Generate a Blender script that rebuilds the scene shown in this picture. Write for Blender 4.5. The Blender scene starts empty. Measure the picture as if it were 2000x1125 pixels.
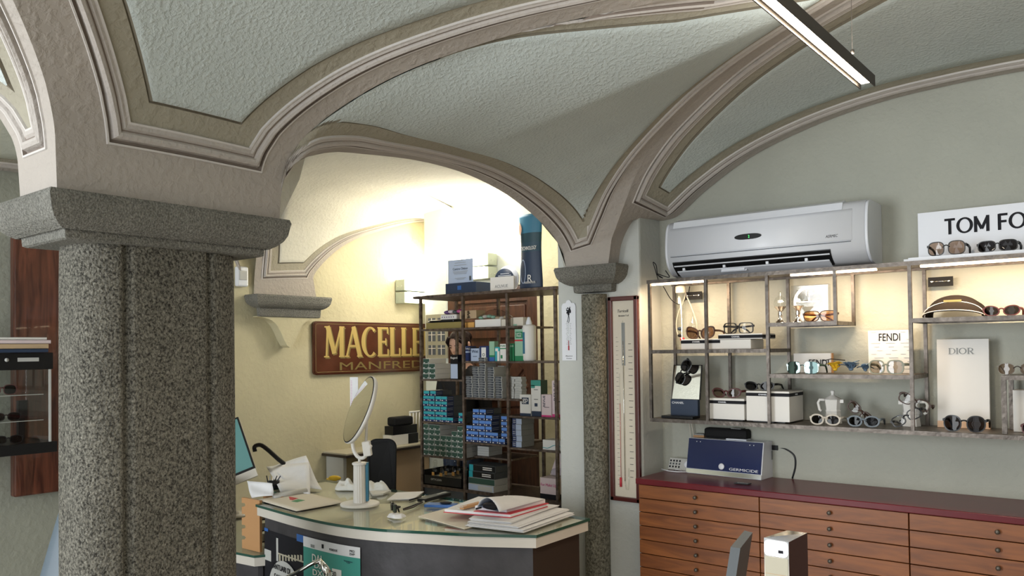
import bpy, bmesh, math, random
from mathutils import Vector, Matrix, Euler
R = math.radians
random.seed(7)
SC = bpy.context.scene
COL = SC.collection

# ------------------------------------------------------------------ camera
EYE = 1.5
ALPHA = R(38.7); PITCH = R(1.1); ROLL = 0.013
F = 1570.0; U0 = 1000.0; V0 = 654.0
_f0 = Vector((-math.sin(ALPHA), math.cos(ALPHA), 0)); _r0 = Vector((math.cos(ALPHA), math.sin(ALPHA), 0))
_fw = _f0*math.cos(PITCH) + Vector((0, 0, 1))*math.sin(PITCH)
_u0 = -_f0*math.sin(PITCH) + Vector((0, 0, 1))*math.cos(PITCH)
_rt = _r0*math.cos(ROLL) - _u0*math.sin(ROLL)
_up = _u0*math.cos(ROLL) + _r0*math.sin(ROLL)
CAMP = Vector((0, 0, EYE))
cd = bpy.data.cameras.new('camera'); cam = bpy.data.objects.new('camera', cd); COL.objects.link(cam)
m3 = Matrix((_rt, _up, -_fw)).transposed()
cam.matrix_world = Matrix.Translation(CAMP) @ m3.to_4x4()
cd.sensor_width = 36; cd.lens = F*36/2000; cd.shift_y = (V0-562.5)/2000; cd.clip_start = .02
SC.camera = cam

def ray(u, v):
    return (_fw + _rt*((u-U0)/F) - _up*((v-V0)/F))
def P(u, v, X=None, Y=None, Z=None):          # where the sight line of a photo point meets a plane of the room
    d = ray(u, v)
    if X is not None: t = X/d.x
    elif Y is not None: t = Y/d.y
    else: t = (Z-EYE)/d.z
    return CAMP + d*t
def PV(u, v, a, b):                            # ... meets the vertical plane through plan points a and b
    d = ray(u, v); n = Vector((b[1]-a[1], -(b[0]-a[0]), 0))
    t = n.dot(Vector((a[0], a[1], 0)) - Vector((0, 0, 0)))/n.dot(d)
    return CAMP + d*t

# ------------------------------------------------------------------ world, lights, exposure
w = bpy.data.worlds.new('world'); SC.world = w; w.use_nodes = True
bg = w.node_tree.nodes['Background']; bg.inputs[0].default_value = (.86, .93, 1, 1); bg.inputs[1].default_value = .60
SC.view_settings.view_transform = 'Standard'; SC.view_settings.look = 'None'
SC.view_settings.exposure = 0.50; SC.view_settings.gamma = 1; SC.view_settings.use_curve_mapping = False
def area(name, loc, to, sx, sy, power, col, spread=180):
    l = bpy.data.lights.new(name, 'AREA'); l.shape = 'RECTANGLE'; l.size = sx; l.size_y = sy; l.energy = power; l.color = col
    l.spread = R(spread)
    o = bpy.data.objects.new(name, l); COL.objects.link(o); o.location = loc
    o.rotation_euler = (Vector(to)-Vector(loc)).to_track_quat('-Z', 'Y').to_euler(); return o
def point(name, loc, power, col, rad=.05):
    l = bpy.data.lights.new(name, 'POINT'); l.energy = power; l.color = col; l.shadow_soft_size = rad
    o = bpy.data.objects.new(name, l); COL.objects.link(o); o.location = loc; return o
area('window_daylight', (-2.9, -2.9, 1.5), (-2.3, 1.0, 1.5), 1.6, 2.2, 115, (.92, .97, 1))
area('shopfront_daylight', (.3, -2.9, 1.5), (-1.3, 3.4, 1.3), 2.2, 2.2, 30, (.93, .97, 1))
# (lamp light of the sconces, the ceiling bar and the shelf strips is set in their builders)

# ------------------------------------------------------------------ materials
def nodes(name):
    m = bpy.data.materials.new(name); m.use_nodes = True; nt = m.node_tree
    return m, nt, nt.nodes['Principled BSDF']
def mat(name, col, rough=.5, metal=0, bump=0, bscale=60, vary=0, vscale=8, coat=0, emit=None, estr=0, detail=4, spec=.5):
    m, nt, b = nodes(name); N = nt.nodes; L = nt.links
    b.inputs['Base Color'].default_value = (*col, 1); b.inputs['Roughness'].default_value = rough; b.inputs['Metallic'].default_value = metal
    b.inputs['Coat Weight'].default_value = coat; b.inputs['Specular IOR Level'].default_value = spec
    if emit: b.inputs['Emission Color'].default_value = (*emit, 1); b.inputs['Emission Strength'].default_value = estr
    if bump or vary:
        tc = N.new('ShaderNodeTexCoord')
    if bump:
        n = N.new('ShaderNodeTexNoise'); n.inputs['Scale'].default_value = bscale; n.inputs['Detail'].default_value = detail
        L.new(tc.outputs['Object'], n.inputs['Vector'])
        bp = N.new('ShaderNodeBump'); bp.inputs['Strength'].default_value = bump; bp.inputs['Distance'].default_value = .01
        L.new(n.outputs['Fac'], bp.inputs['Height']); L.new(bp.outputs[0], b.inputs['Normal'])
    if vary:
        n = N.new('ShaderNodeTexNoise'); n.inputs['Scale'].default_value = vscale; n.inputs['Detail'].default_value = 5
        L.new(tc.outputs['Object'], n.inputs['Vector'])
        r = N.new('ShaderNodeValToRGB'); r.color_ramp.elements[0].position = .3; r.color_ramp.elements[1].position = .7
        r.color_ramp.elements[0].color = (*[c*(1-vary) for c in col], 1); r.color_ramp.elements[1].color = (*[min(1, c*(1+vary)) for c in col], 1)
        L.new(n.outputs['Fac'], r.inputs[0]); L.new(r.outputs[0], b.inputs['Base Color'])
    return m
def glassy(name, tint=(1, 1, 1), refl=.08, rough=.0):
    m, nt, b = nodes(name); N = nt.nodes; L = nt.links; N.remove(b)
    t = N.new('ShaderNodeBsdfTransparent'); t.inputs[0].default_value = (*tint, 1)
    g = N.new('ShaderNodeBsdfGlossy'); g.inputs['Roughness'].default_value = rough
    fr = N.new('ShaderNodeFresnel'); fr.inputs[0].default_value = 1.45
    ad = N.new('ShaderNodeMath'); ad.operation = 'ADD'; ad.use_clamp = True; ad.inputs[1].default_value = refl
    mx = N.new('ShaderNodeMixShader'); L.new(fr.outputs[0], ad.inputs[0])
    ge = N.new('ShaderNodeNewGeometry'); inv = N.new('ShaderNodeMath'); inv.operation = 'SUBTRACT'; inv.inputs[0].default_value = 1; L.new(ge.outputs['Backfacing'], inv.inputs[1])
    mu = N.new('ShaderNodeMath'); mu.operation = 'MULTIPLY'; L.new(ad.outputs[0], mu.inputs[0]); L.new(inv.outputs[0], mu.inputs[1]); L.new(mu.outputs[0], mx.inputs[0])
    L.new(t.outputs[0], mx.inputs[1]); L.new(g.outputs[0], mx.inputs[2]); L.new(mx.outputs[0], N['Material Output'].inputs[0])
    return m
def plaster(name, col, strength=.5, scale=55):
    m, nt, b = nodes(name); N = nt.nodes; L = nt.links
    b.inputs['Roughness'].default_value = .85; b.inputs['Specular IOR Level'].default_value = .25
    tc = N.new('ShaderNodeTexCoord')
    n1 = N.new('ShaderNodeTexNoise'); n1.inputs['Scale'].default_value = scale; n1.inputs['Detail'].default_value = 4; n1.inputs['Distortion'].default_value = .25
    r = N.new('ShaderNodeValToRGB'); r.color_ramp.elements[0].position = .42; r.color_ramp.elements[1].position = .72
    n2 = N.new('ShaderNodeTexNoise'); n2.inputs['Scale'].default_value = 3; n2.inputs['Detail'].default_value = 4
    bp = N.new('ShaderNodeBump'); bp.inputs['Strength'].default_value = strength; bp.inputs['Distance'].default_value = .006
    cr = N.new('ShaderNodeValToRGB'); cr.color_ramp.elements[0].position = .3; cr.color_ramp.elements[1].position = .75
    cr.color_ramp.elements[0].color = (*[c*.94 for c in col], 1); cr.color_ramp.elements[1].color = (*[min(1, c*1.05) for c in col], 1)
    for n in (n1, n2): L.new(tc.outputs['Object'], n.inputs['Vector'])
    L.new(n1.outputs['Fac'], r.inputs[0]); L.new(r.outputs[0], bp.inputs['Height']); L.new(bp.outputs[0], b.inputs['Normal'])
    L.new(n2.outputs['Fac'], cr.inputs[0]); L.new(cr.outputs[0], b.inputs['Base Color'])
    return m
def stone(name, dark, light, scale=60, bump=.9):
    m, nt, b = nodes(name); N = nt.nodes; L = nt.links
    b.inputs['Roughness'].default_value = .8; b.inputs['Specular IOR Level'].default_value = .35
    tc = N.new('ShaderNodeTexCoord')
    mp = N.new('ShaderNodeMapping'); L.new(tc.outputs['Object'], mp.inputs[0]); mp.inputs['Scale'].default_value = (1, 1, .85)
    n1 = N.new('ShaderNodeTexNoise'); n1.inputs['Scale'].default_value = scale*1.5; n1.inputs['Detail'].default_value = 6; n1.inputs['Roughness'].default_value = .75; n1.inputs['Distortion'].default_value = .4
    n2 = N.new('ShaderNodeTexVoronoi'); n2.inputs['Scale'].default_value = scale*1.6
    n3 = N.new('ShaderNodeTexNoise'); n3.inputs['Scale'].default_value = 5; n3.inputs['Detail'].default_value = 3
    for n in (n1, n2, n3): L.new(mp.outputs[0], n.inputs['Vector'])
    r = N.new('ShaderNodeValToRGB'); e = r.color_ramp.elements; e[0].position = .40; e[0].color = (*dark, 1); e[1].position = .64; e[1].color = (*light, 1)
    k = e.new(.5); k.color = (*[(a*.55+c*.45) for a, c in zip(dark, light)], 1)
    L.new(n1.outputs['Fac'], r.inputs[0])
    mx = N.new('ShaderNodeMix'); mx.data_type = 'RGBA'; mx.blend_type = 'MULTIPLY'; mx.inputs[0].default_value = .5
    r3 = N.new('ShaderNodeValToRGB'); r3.color_ramp.elements[0].position = .3; r3.color_ramp.elements[0].color = (.55, .55, .52, 1); r3.color_ramp.elements[1].position = .7
    L.new(n3.outputs['Fac'], r3.inputs[0]); L.new(r.outputs[0], mx.inputs[6]); L.new(r3.outputs[0], mx.inputs[7]); L.new(mx.outputs[2], b.inputs['Base Color'])
    ma = N.new('ShaderNodeMath'); ma.operation = 'ADD'; L.new(n1.outputs['Fac'], ma.inputs[0]); L.new(n2.outputs['Distance'], ma.inputs[1])
    bp = N.new('ShaderNodeBump'); bp.inputs['Strength'].default_value = bump; bp.inputs['Distance'].default_value = .006
    L.new(ma.outputs[0], bp.inputs['Height']); L.new(bp.outputs[0], b.inputs['Normal'])
    return m
def wood(name, c1, c2, scale=6, stretch=(1, 12, 12), rough=.45, coat=0):
    m, nt, b = nodes(name); N = nt.nodes; L = nt.links
    b.inputs['Roughness'].default_value = rough; b.inputs['Coat Weight'].default_value = coat
    tc = N.new('ShaderNodeTexCoord'); mp = N.new('ShaderNodeMapping'); mp.inputs['Scale'].default_value = stretch
    oi = N.new('ShaderNodeObjectInfo'); va = N.new('ShaderNodeVectorMath'); va.operation = 'ADD'
    ml = N.new('ShaderNodeVectorMath'); ml.operation = 'SCALE'; ml.inputs[3].default_value = 13
    cb = N.new('ShaderNodeCombineXYZ')
    for i in range(3): L.new(oi.outputs['Random'], cb.inputs[i])
    L.new(cb.outputs[0], ml.inputs[0]); L.new(tc.outputs['Object'], mp.inputs[0]); L.new(mp.outputs[0], va.inputs[0]); L.new(ml.outputs[0], va.inputs[1])
    n = N.new('ShaderNodeTexNoise'); n.inputs['Scale'].default_value = scale; n.inputs['Detail'].default_value = 6; n.inputs['Distortion'].default_value = 1.2
    L.new(va.outputs[0], n.inputs['Vector'])
    r = N.new('ShaderNodeValToRGB'); r.color_ramp.elements[0].position = .32; r.color_ramp.elements[0].color = (*c1, 1)
    r.color_ramp.elements[1].position = .7; r.color_ramp.elements[1].color = (*c2, 1)
    L.new(n.outputs['Fac'], r.inputs[0]); L.new(r.outputs[0], b.inputs['Base Color'])
    return m
M = dict(
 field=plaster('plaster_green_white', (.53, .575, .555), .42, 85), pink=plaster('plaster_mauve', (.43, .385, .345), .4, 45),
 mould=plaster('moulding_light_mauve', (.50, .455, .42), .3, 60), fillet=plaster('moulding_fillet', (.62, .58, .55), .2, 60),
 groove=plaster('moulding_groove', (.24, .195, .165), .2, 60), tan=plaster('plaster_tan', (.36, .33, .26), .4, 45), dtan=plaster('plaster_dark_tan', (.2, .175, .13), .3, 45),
 cream=plaster('plaster_cream', (.66, .64, .56), .35, 40),
 wall_n=plaster('wall_pale_green', (.46, .462, .40), .28, 40), wall_w=plaster('wall_cream_yellow', (.60, .545, .365), .3, 26), pier=plaster('wall_grey_white', (.56, .57, .54), .2, 40),
 wall_g=plaster('wall_grey_olive', (.33, .335, .28), .3, 30), wall_b=plaster('wall_greenish_white', (.62, .64, .56), .2, 30), floor=mat('floor_tile', (.50, .46, .41), .4, vary=.15),
 stone=stone('granite', (.03, .027, .022), (.355, .335, .28), 100), stone2=stone('granite_column', (.085, .08, .06), (.36, .345, .28), 60), stonecap=stone('granite_dressed', (.13, .125, .11), (.36, .35, .31), 130, .8),
 white=mat('white_plastic', (.80, .82, .88), .35), white2=mat('white_card', (.78, .76, .73), .6), paper=mat('paper', (.74, .74, .76), .7, vary=.03, vscale=20), paperw=mat('paper_cream', (.68, .62, .52), .7),
 black=mat('black_plastic', (.010, .010, .011), .30, spec=.3), blackm=mat('black_matte', (.014, .014, .015), .7, spec=.2), ink=mat('ink_black', (.014, .014, .018), .6, spec=.15), dgrey=mat('dark_grey_plastic', (.07, .08, .09), .45), grey=mat('grey_card', (.28, .29, .29), .6),
 steel=mat('brushed_steel', (.11, .093, .08), .40, .7, bump=.2, bscale=50, vary=.3, vscale=40), shelf=mat('shelf_steel_plate', (.20, .17, .145), .45, .5, vary=.4, vscale=30),
 rack=mat('rack_dark_steel', (.14, .105, .085), .45, .6, vary=.5, vscale=35), chrome=mat('chrome', (.8, .78, .74), .08, 1), mirror=mat('mirror_glass', (.86, .88, .86), .01, 1),
 burg=mat('burgundy_lacquer', (.125, .011, .017), .28, spec=.3, vary=.15, vscale=5), wooddr=wood('drawer_wood', (.145, .042, .009), (.27, .088, .020), 3.2, (1.2, 10, 9), .42), darkgap=mat('dark_carcass', (.045, .014, .009), .7),
 bwood=wood('brown_door_wood', (.045, .016, .008), (.10, .038, .018), 5, (9, 9, 1), .4), bwood2=wood('brown_door_light', (.08, .032, .015), (.15, .065, .032), 5, (9, 9, 1), .4), redwood=wood('reddish_frame_wood', (.05, .014, .009), (.17, .055, .03), 4, (7, 7, .8), .3, .4),
 mahog=mat('mahogany', (.085, .016, .014), .3, coat=.4), knob=mat('knob_pewter', (.11, .095, .08), .4, .6),
 cream2=mat('laminate_cream', (.62, .58, .52), .35), topc=mat('desk_top_cream', (.66, .62, .52), .35), slate=mat('slate_panel', (.045, .042, .047), .55, bump=.35, bscale=14, vary=.35, vscale=7), dbrown=mat('dark_brown_panel', (.032, .022, .017), .5),
 gglass=glassy('desk_glass', (.97, .985, .965), .0), gedge=mat('glass_edge_green', (.02, .075, .055), .15), clear=glassy('clear_glass', (.96, .97, .96), .05), acryl=glassy('acrylic', (.88, .90, .93), .02, .05),
 gold=mat('gold_paint', (.60, .44, .15), .35, .2), signred=mat('sign_maroon', (.09, .026, .012), .3, coat=.5, vary=.25, vscale=9), goldd=mat('gold_outline', (.26, .20, .07), .45, .3), cloth=mat('white_cloth', (.66, .66, .63), .85, bump=.4, bscale=25),
 led=mat('led_diffuser', (1, .9, .75), .5, emit=(1, .84, .62), estr=16), ledw=mat('shelf_led', (1, .85, .65), .5, emit=(1, .78, .52), estr=9), ledcase=mat('lamp_bar_case', (.075, .065, .058), .5, .4),
 sconce=mat('sconce_metal', (.48, .52, .40), .5), sconcel=mat('sconce_glass', (1, .95, .85), .5, emit=(1, .95, .84), estr=7),
 skin=mat('skin', (.56, .33, .24), .55), hair=mat('hair_dark', (.016, .009, .007), .7, bump=.4, bscale=90, spec=.15), lips=mat('lips', (.36, .12, .10), .5),
)
def cm(name, col, rough=.5, **k):
    if name not in M: M[name] = mat(name, col, rough, **k)
    return M[name]
for n_, c_ in dict(teal=(.03, .36, .42), dteal=(.01, .05, .07), bluec=(.10, .24, .62), dblue=(.01, .025, .11), navy=(.018, .035, .075), dgreen=(.028, .075, .055), lgreen=(.30, .50, .36), green=(.02, .22, .09), gold2=(.28, .22, .07), orange=(.72, .38, .10),
                   purple=(.14, .07, .22), pinkc=(.55, .10, .28), lpink=(.72, .60, .62), magenta=(.62, .05, .22), kraft=(.50, .36, .22), wblue=(.42, .50, .66), yellow=(.78, .50, .03), red=(.55, .03, .05), blue=(.03, .12, .38), sky=(.035, .17, .27), wgrey=(.50, .50, .48), label=(.045, .052, .065),
                   dsky=(.012, .05, .08), posterteal=(.05, .30, .25), beige=(.46, .42, .32), tortoise=(.05, .018, .008), amber=(.42, .20, .06), sage=(.30, .31, .24), ivory=(.60, .54, .46), greyblue=(.15, .18, .21), wine=(.085, .012, .012), denim=(.10, .13, .16), wood=(.50, .27, .12), cable=(.62, .58, .50), flower=(.12, .19, .28), dor=(.75, .48, .30), screen=(.07, .16, .16)).items():
    cm(n_, c_)
def lensm(name, tint, refl=.1): M[name] = glassy(name, tint, refl); return M[name]
lensm('lens_brown', (.26, .15, .09), .0); lensm('lens_dark', (.035, .03, .03), -.02); lensm('lens_clear', (.93, .93, .92), -.01); lensm('lens_amber', (.78, .42, .16), .0); lensm('lens_grey', (.42, .38, .32), .02); lensm('lens_grad', (.42, .30, .22), .0)
M['lens_mirror'] = mat('lens_mirror', (.13, .19, .18), .06, .9)
sc_ = M['screen']; sc_.node_tree.nodes['Principled BSDF'].inputs['Emission Color'].default_value = (.16, .5, .46, 1); sc_.node_tree.nodes['Principled BSDF'].inputs['Emission Strength'].default_value = .12
cm('green_led', (.02, .3, .05), emit=(.1, 1, .2), estr=1.2)

# ------------------------------------------------------------------ mesh building
class MB:
    def __init__(s): s.v = []; s.f = []; s.m = []; s.ml = []; s.sm = []; s.T = Matrix.Identity(4)
    def mi(s, mm):
        mm = M[mm] if isinstance(mm, str) else mm
        if mm not in s.ml: s.ml.append(mm)
        return s.ml.index(mm)
    def add(s, vs, fs, mm, smooth=False):
        o = len(s.v); s.v += [s.T @ Vector(p) for p in vs]; k = s.mi(mm)
        for f in fs: s.f.append([i+o for i in f]); s.m.append(k); s.sm.append(smooth)
        return s
    def box(s, c, d, mm, rot=None, bev=0):
        x, y, z = d[0]/2, d[1]/2, d[2]/2
        if bev:
            b = min(bev, x*.9, y*.9, z*.9); bm = bmesh.new(); bmesh.ops.create_cube(bm, size=1)
            for q in bm.verts: q.co = Vector((q.co.x*2*x, q.co.y*2*y, q.co.z*2*z))
            bmesh.ops.bevel(bm, geom=list(bm.edges), offset=b, segments=2, affect='EDGES', profile=.5)
            vs = [q.co.copy() for q in bm.verts]; bm.verts.index_update(); fs = [[q.index for q in f.verts] for f in bm.faces]; bm.free()
        else:
            vs = [Vector((i*x, j*y, k*z)) for i in (-1, 1) for j in (-1, 1) for k in (-1, 1)]
            fs = [(0, 1, 3, 2), (4, 6, 7, 5), (0, 4, 5, 1), (2, 3, 7, 6), (0, 2, 6, 4), (1, 5, 7, 3)]
        if rot is not None: vs = [rot @ q for q in vs]
        return s.add([q+Vector(c) for q in vs], fs, mm)
    def bb(s, a, b, mm, bev=0):     # box from corner to corner
        return s.box([(p+q)/2 for p, q in zip(a, b)], [abs(q-p) for p, q in zip(a, b)], mm, bev=bev)
    def tube(s, pts, r, mm, n=8, cap=True, flat=1, closed=False, up=None):
        pts = [Vector(p) for p in pts]; N_ = len(pts); rs = r if isinstance(r, (list, tuple)) else [r]*N_
        vs = []; prev = None
        for i, p in enumerate(pts):
            if closed: t = pts[(i+1) % N_]-pts[i-1]
            else: t = pts[min(i+1, N_-1)]-pts[max(i-1, 0)]
            t.normalize()
            if prev is None:
                a = Vector(up) if up is not None else (Vector((0, 0, 1)) if abs(t.z) < .9 else Vector((1, 0, 0)))
            else: a = prev
            a = (a-t*a.dot(t)); a.normalize(); prev = a; b = t.cross(a)
            for k in range(n):
                an = 2*math.pi*k/n; vs.append(p+(a*math.cos(an)*flat+b*math.sin(an))*rs[i])
        fs = []
        for i in range(N_ if closed else N_-1):
            j = (i+1) % N_
            for k in range(n): fs.append((i*n+k, i*n+(k+1) % n, j*n+(k+1) % n, j*n+k))
        if cap and not closed: fs.append(list(range(n))[::-1]); fs.append([(N_-1)*n+k for k in range(n)])
        return s.add(vs, fs, mm, True)
    def bar(s, a, b, wd, mm, ht=None): # square bar between points
        a = Vector(a); b = Vector(b); d = b-a; q = d.to_track_quat('Z', 'Y').to_matrix()
        if abs(d.normalized().z) > .99: q = Matrix.Identity(3)
        return s.box((a+b)/2, (wd, ht or wd, d.length), mm, rot=q)
    def cyl(s, c, r, h, mm, n=24, r2=None, bev=0):   # along z from c
        r2 = r if r2 is None else r2
        prof = [(0, 0), (r, 0), (r2, h), (0, h)]
        if bev: prof = [(0, 0), (r-bev, 0), (r, bev), (r2, h-bev), (r2-bev, h), (0, h)]
        return s.lathe(c, prof, mm, n)
    def lathe(s, c, prof, mm, n=24, smooth=True, sx=1, sy=1):
        vs = []; fs = []; c = Vector(c); K = len(prof)
        for (r, z) in prof:
            for k in range(n):
                a = 2*math.pi*k/n; vs.append(c+Vector((r*math.cos(a)*sx, r*math.sin(a)*sy, z)))
        for i in range(K-1):
            for k in range(n): fs.append((i*n+k, i*n+(k+1) % n, (i+1)*n+(k+1) % n, (i+1)*n+k))
        return s.add(vs, fs, mm, smooth)
    def prism(s, poly, z0, z1, mm, side=None, smooth=False): # poly xy
        n = len(poly); vs = [(x, y, z0) for x, y in poly]+[(x, y, z1) for x, y in poly]
        s.add(vs, [list(range(n))[::-1], [n+i for i in range(n)]], mm)
        return s.add(vs, [(i, (i+1) % n, n+(i+1) % n, n+i) for i in range(n)], side or mm, smooth)
    def grid(s, rows, mm, smooth=True):
        n = len(rows[0]); vs = [p for r in rows for p in r]
        return s.add(vs, [(i*n+j, i*n+j+1, (i+1)*n+j+1, (i+1)*n+j) for i in range(len(rows)-1) for j in range(n-1)], mm, smooth)
    def ell(s, c, r, mm, n=16, k=10):
        prof = [(math.sin(math.pi*i/k), -math.cos(math.pi*i/k)) for i in range(k+1)]
        vs = []; fs = []
        for (a, z) in prof:
            for j in range(n):
                t = 2*math.pi*j/n; vs.append(Vector(c)+Vector((a*math.cos(t)*r[0], a*math.sin(t)*r[1], z*r[2])))
        for i in range(k):
            for j in range(n): fs.append((i*n+j, i*n+(j+1) % n, (i+1)*n+(j+1) % n, (i+1)*n+j))
        return s.add(vs, fs, mm, True)
    def build(s, name, parent=None, loc=None, kind=None, rot=None):
        me = bpy.data.meshes.new(name); me.from_pydata([tuple(v) for v in s.v], [], s.f)
        for mm in s.ml: me.materials.append(mm)
        me.polygons.foreach_set('material_index', s.m); me.polygons.foreach_set('use_smooth', s.sm); me.update()
        bm = bmesh.new(); bm.from_mesh(me); bmesh.ops.remove_doubles(bm, verts=bm.verts, dist=1e-6)
        bmesh.ops.recalc_face_normals(bm, faces=bm.faces); bm.to_mesh(me); bm.free()
        o = bpy.data.objects.new(name, me); COL.objects.link(o)
        if parent: o.parent = parent
        if loc is not None: o.location = loc
        if rot is not None: o.rotation_euler = rot
        if kind: o['kind'] = kind
        return o
def tag(o, label, cat, group=None, kind=None):
    o['label'] = label; o['category'] = cat
    if group: o['group'] = group
    if kind: o['kind'] = kind
    return o
def thing(name, label, cat, loc=(0, 0, 0), rz=0, group=None):
    o = bpy.data.objects.new(name, None); o.empty_display_size = .05; COL.objects.link(o); o.location = loc; o.rotation_euler = (0, 0, rz)
    return tag(o, label, cat, group)
def part(name, parent, fn, *a, **k):
    b = MB(); fn(b, *a, **k); return b.build(name, parent)
def copytree(o, parent=None):
    c = o.copy(); COL.objects.link(c); c.parent = parent
    for ch in list(o.children): copytree(ch, c)
    return c
XZ = Matrix(((1, 0, 0, 0), (0, 0, -1, 0), (0, 1, 0, 0), (0, 0, 0, 1)))      # text in the x-z plane, read from -y
def frame(o, rx, up):      # matrix whose x is rx, y is up, z faces the reader
    x = Vector(rx).normalized(); y = Vector(up).normalized(); z = x.cross(y)
    m = Matrix((x, y, z)).transposed().to_4x4(); m.translation = Vector(o); return m
def text(body, mtx, w, h, mm, parent, off=0.0, ex=.0004, name='lettering', bold=0, align='C', shear=0):
    if 'M' in body: bold = 0
    cu = bpy.data.curves.new('t', 'FONT'); cu.body = body; cu.size = 1; cu.extrude = .01; cu.offset = bold*.45; cu.resolution_u = 3; cu.shear = shear; cu.space_line = .9; cu.align_x = 'CENTER'
    to = bpy.data.objects.new('t', cu); COL.objects.link(to); dg = bpy.context.evaluated_depsgraph_get()
    me = bpy.data.meshes.new_from_object(to.evaluated_get(dg)); bpy.data.objects.remove(to)
    xs = [v.co.x for v in me.vertices]; ys = [v.co.y for v in me.vertices]
    x0, x1, y0, y1 = min(xs), max(xs), min(ys), max(ys)
    if w is None: w = h*(x1-x0)/(y1-y0)
    if h is None: h = w*(y1-y0)/(x1-x0)
    for v in me.vertices:
        c = v.co; c.x = ((c.x-x0)/(x1-x0)-.5)*w; c.y = ((c.y-y0)/(y1-y0)-.5)*h; c.z = off+(ex if c.z > 0 else -ex)
    me.transform(mtx)
    me.materials.clear(); me.materials.append(M[mm]); me.name = name
    o = bpy.data.objects.new(name, me); COL.objects.link(o); o.parent = parent
    return o
# strokes of a simple roman capital face: (x0,y0,x1,y1,width) and arcs (cx,cy,rx,ry,a0,a1,w0,w1)
ROMAN = {
 'M': (.95, [(.12, 0, .18, 1, .07), (.18, 1, .47, .12, .17), (.47, .12, .78, 1, .07), (.80, 0, .80, 1, .17)], [], [(.02, .24), (.68, .92)], [(.04, .26), (.7, .93)]),
 'A': (.80, [(.08, 0, .40, 1, .07), (.40, 1, .70, 0, .17), (.18, .36, .58, .36, .07)], [], [(0, .2), (.56, .82)], []),
 'C': (.72, [], [(.40, .5, .33, .48, 50, 310, .07, .17)], [], []),
 'E': (.62, [(.16, 0, .16, 1, .17), (.16, .965, .56, .965, .07), (.16, .5, .46, .5, .07), (.16, .035, .58, .035, .07), (.55, .78, .55, 1, .06), (.46, .38, .46, .62, .05), (.57, 0, .57, .25, .06)], [], [(.04, .3)], [(.04, .3)]),
 'L': (.60, [(.16, 0, .16, 1, .17), (.16, .035, .56, .035, .07), (.55, 0, .55, .28, .06)], [], [(.04, .3)], [(.04, .3)]),
 'R': (.74, [(.16, 0, .16, 1, .17), (.16, .965, .38, .965, .07), (.16, .5, .38, .5, .07), (.36, .5, .64, 0, .17)], [(.38, .73, .22, .235, -90, 90, .07, .17)], [(.04, .3), (.56, .76)], [(.04, .3)]),
 'I': (.32, [(.16, 0, .16, 1, .17)], [], [(.04, .28)], [(.04, .28)]),
 'D': (.80, [(.16, 0, .16, 1, .17), (.16, .965, .36, .965, .07), (.16, .035, .36, .035, .07)], [(.36, .5, .36, .465, -90, 90, .07, .17)], [(.04, .3)], [(.04, .3)]),
 'O': (.86, [], [(.42, .5, .35, .47, 0, 360, .17, .17)], [], []),
}
SANS = {
 'T': (.78, [(.38, 0, .38, .95, .19), (.06, .94, .70, .94, .155)], [], [], []), 'O': (.98, [], [(.48, .5, .40, .45, 0, 360, .19, .19)], [], []),
 'M': (1.02, [(.14, 0, .14, 1, .19), (.14, .93, .49, .18, .18), (.49, .18, .84, .93, .18), (.84, 0, .84, 1, .19)], [], [], []), ' ': (.34, [], [], [], []),
 'F': (.66, [(.14, 0, .14, 1, .19), (.14, .94, .60, .94, .155), (.14, .52, .54, .52, .155)], [], [], []), 'R': (.78, [(.14, 0, .14, 1, .19), (.14, .94, .40, .94, .155), (.14, .48, .40, .48, .155), (.40, .48, .66, 0, .19)], [(.40, .71, .22, .23, -90, 90, .15, .19)], [], []),
 'D': (.84, [(.14, 0, .14, 1, .19), (.14, .94, .38, .94, .155), (.14, .06, .38, .06, .155)], [(.38, .5, .36, .44, -90, 90, .15, .19)], [], []),
}
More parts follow.
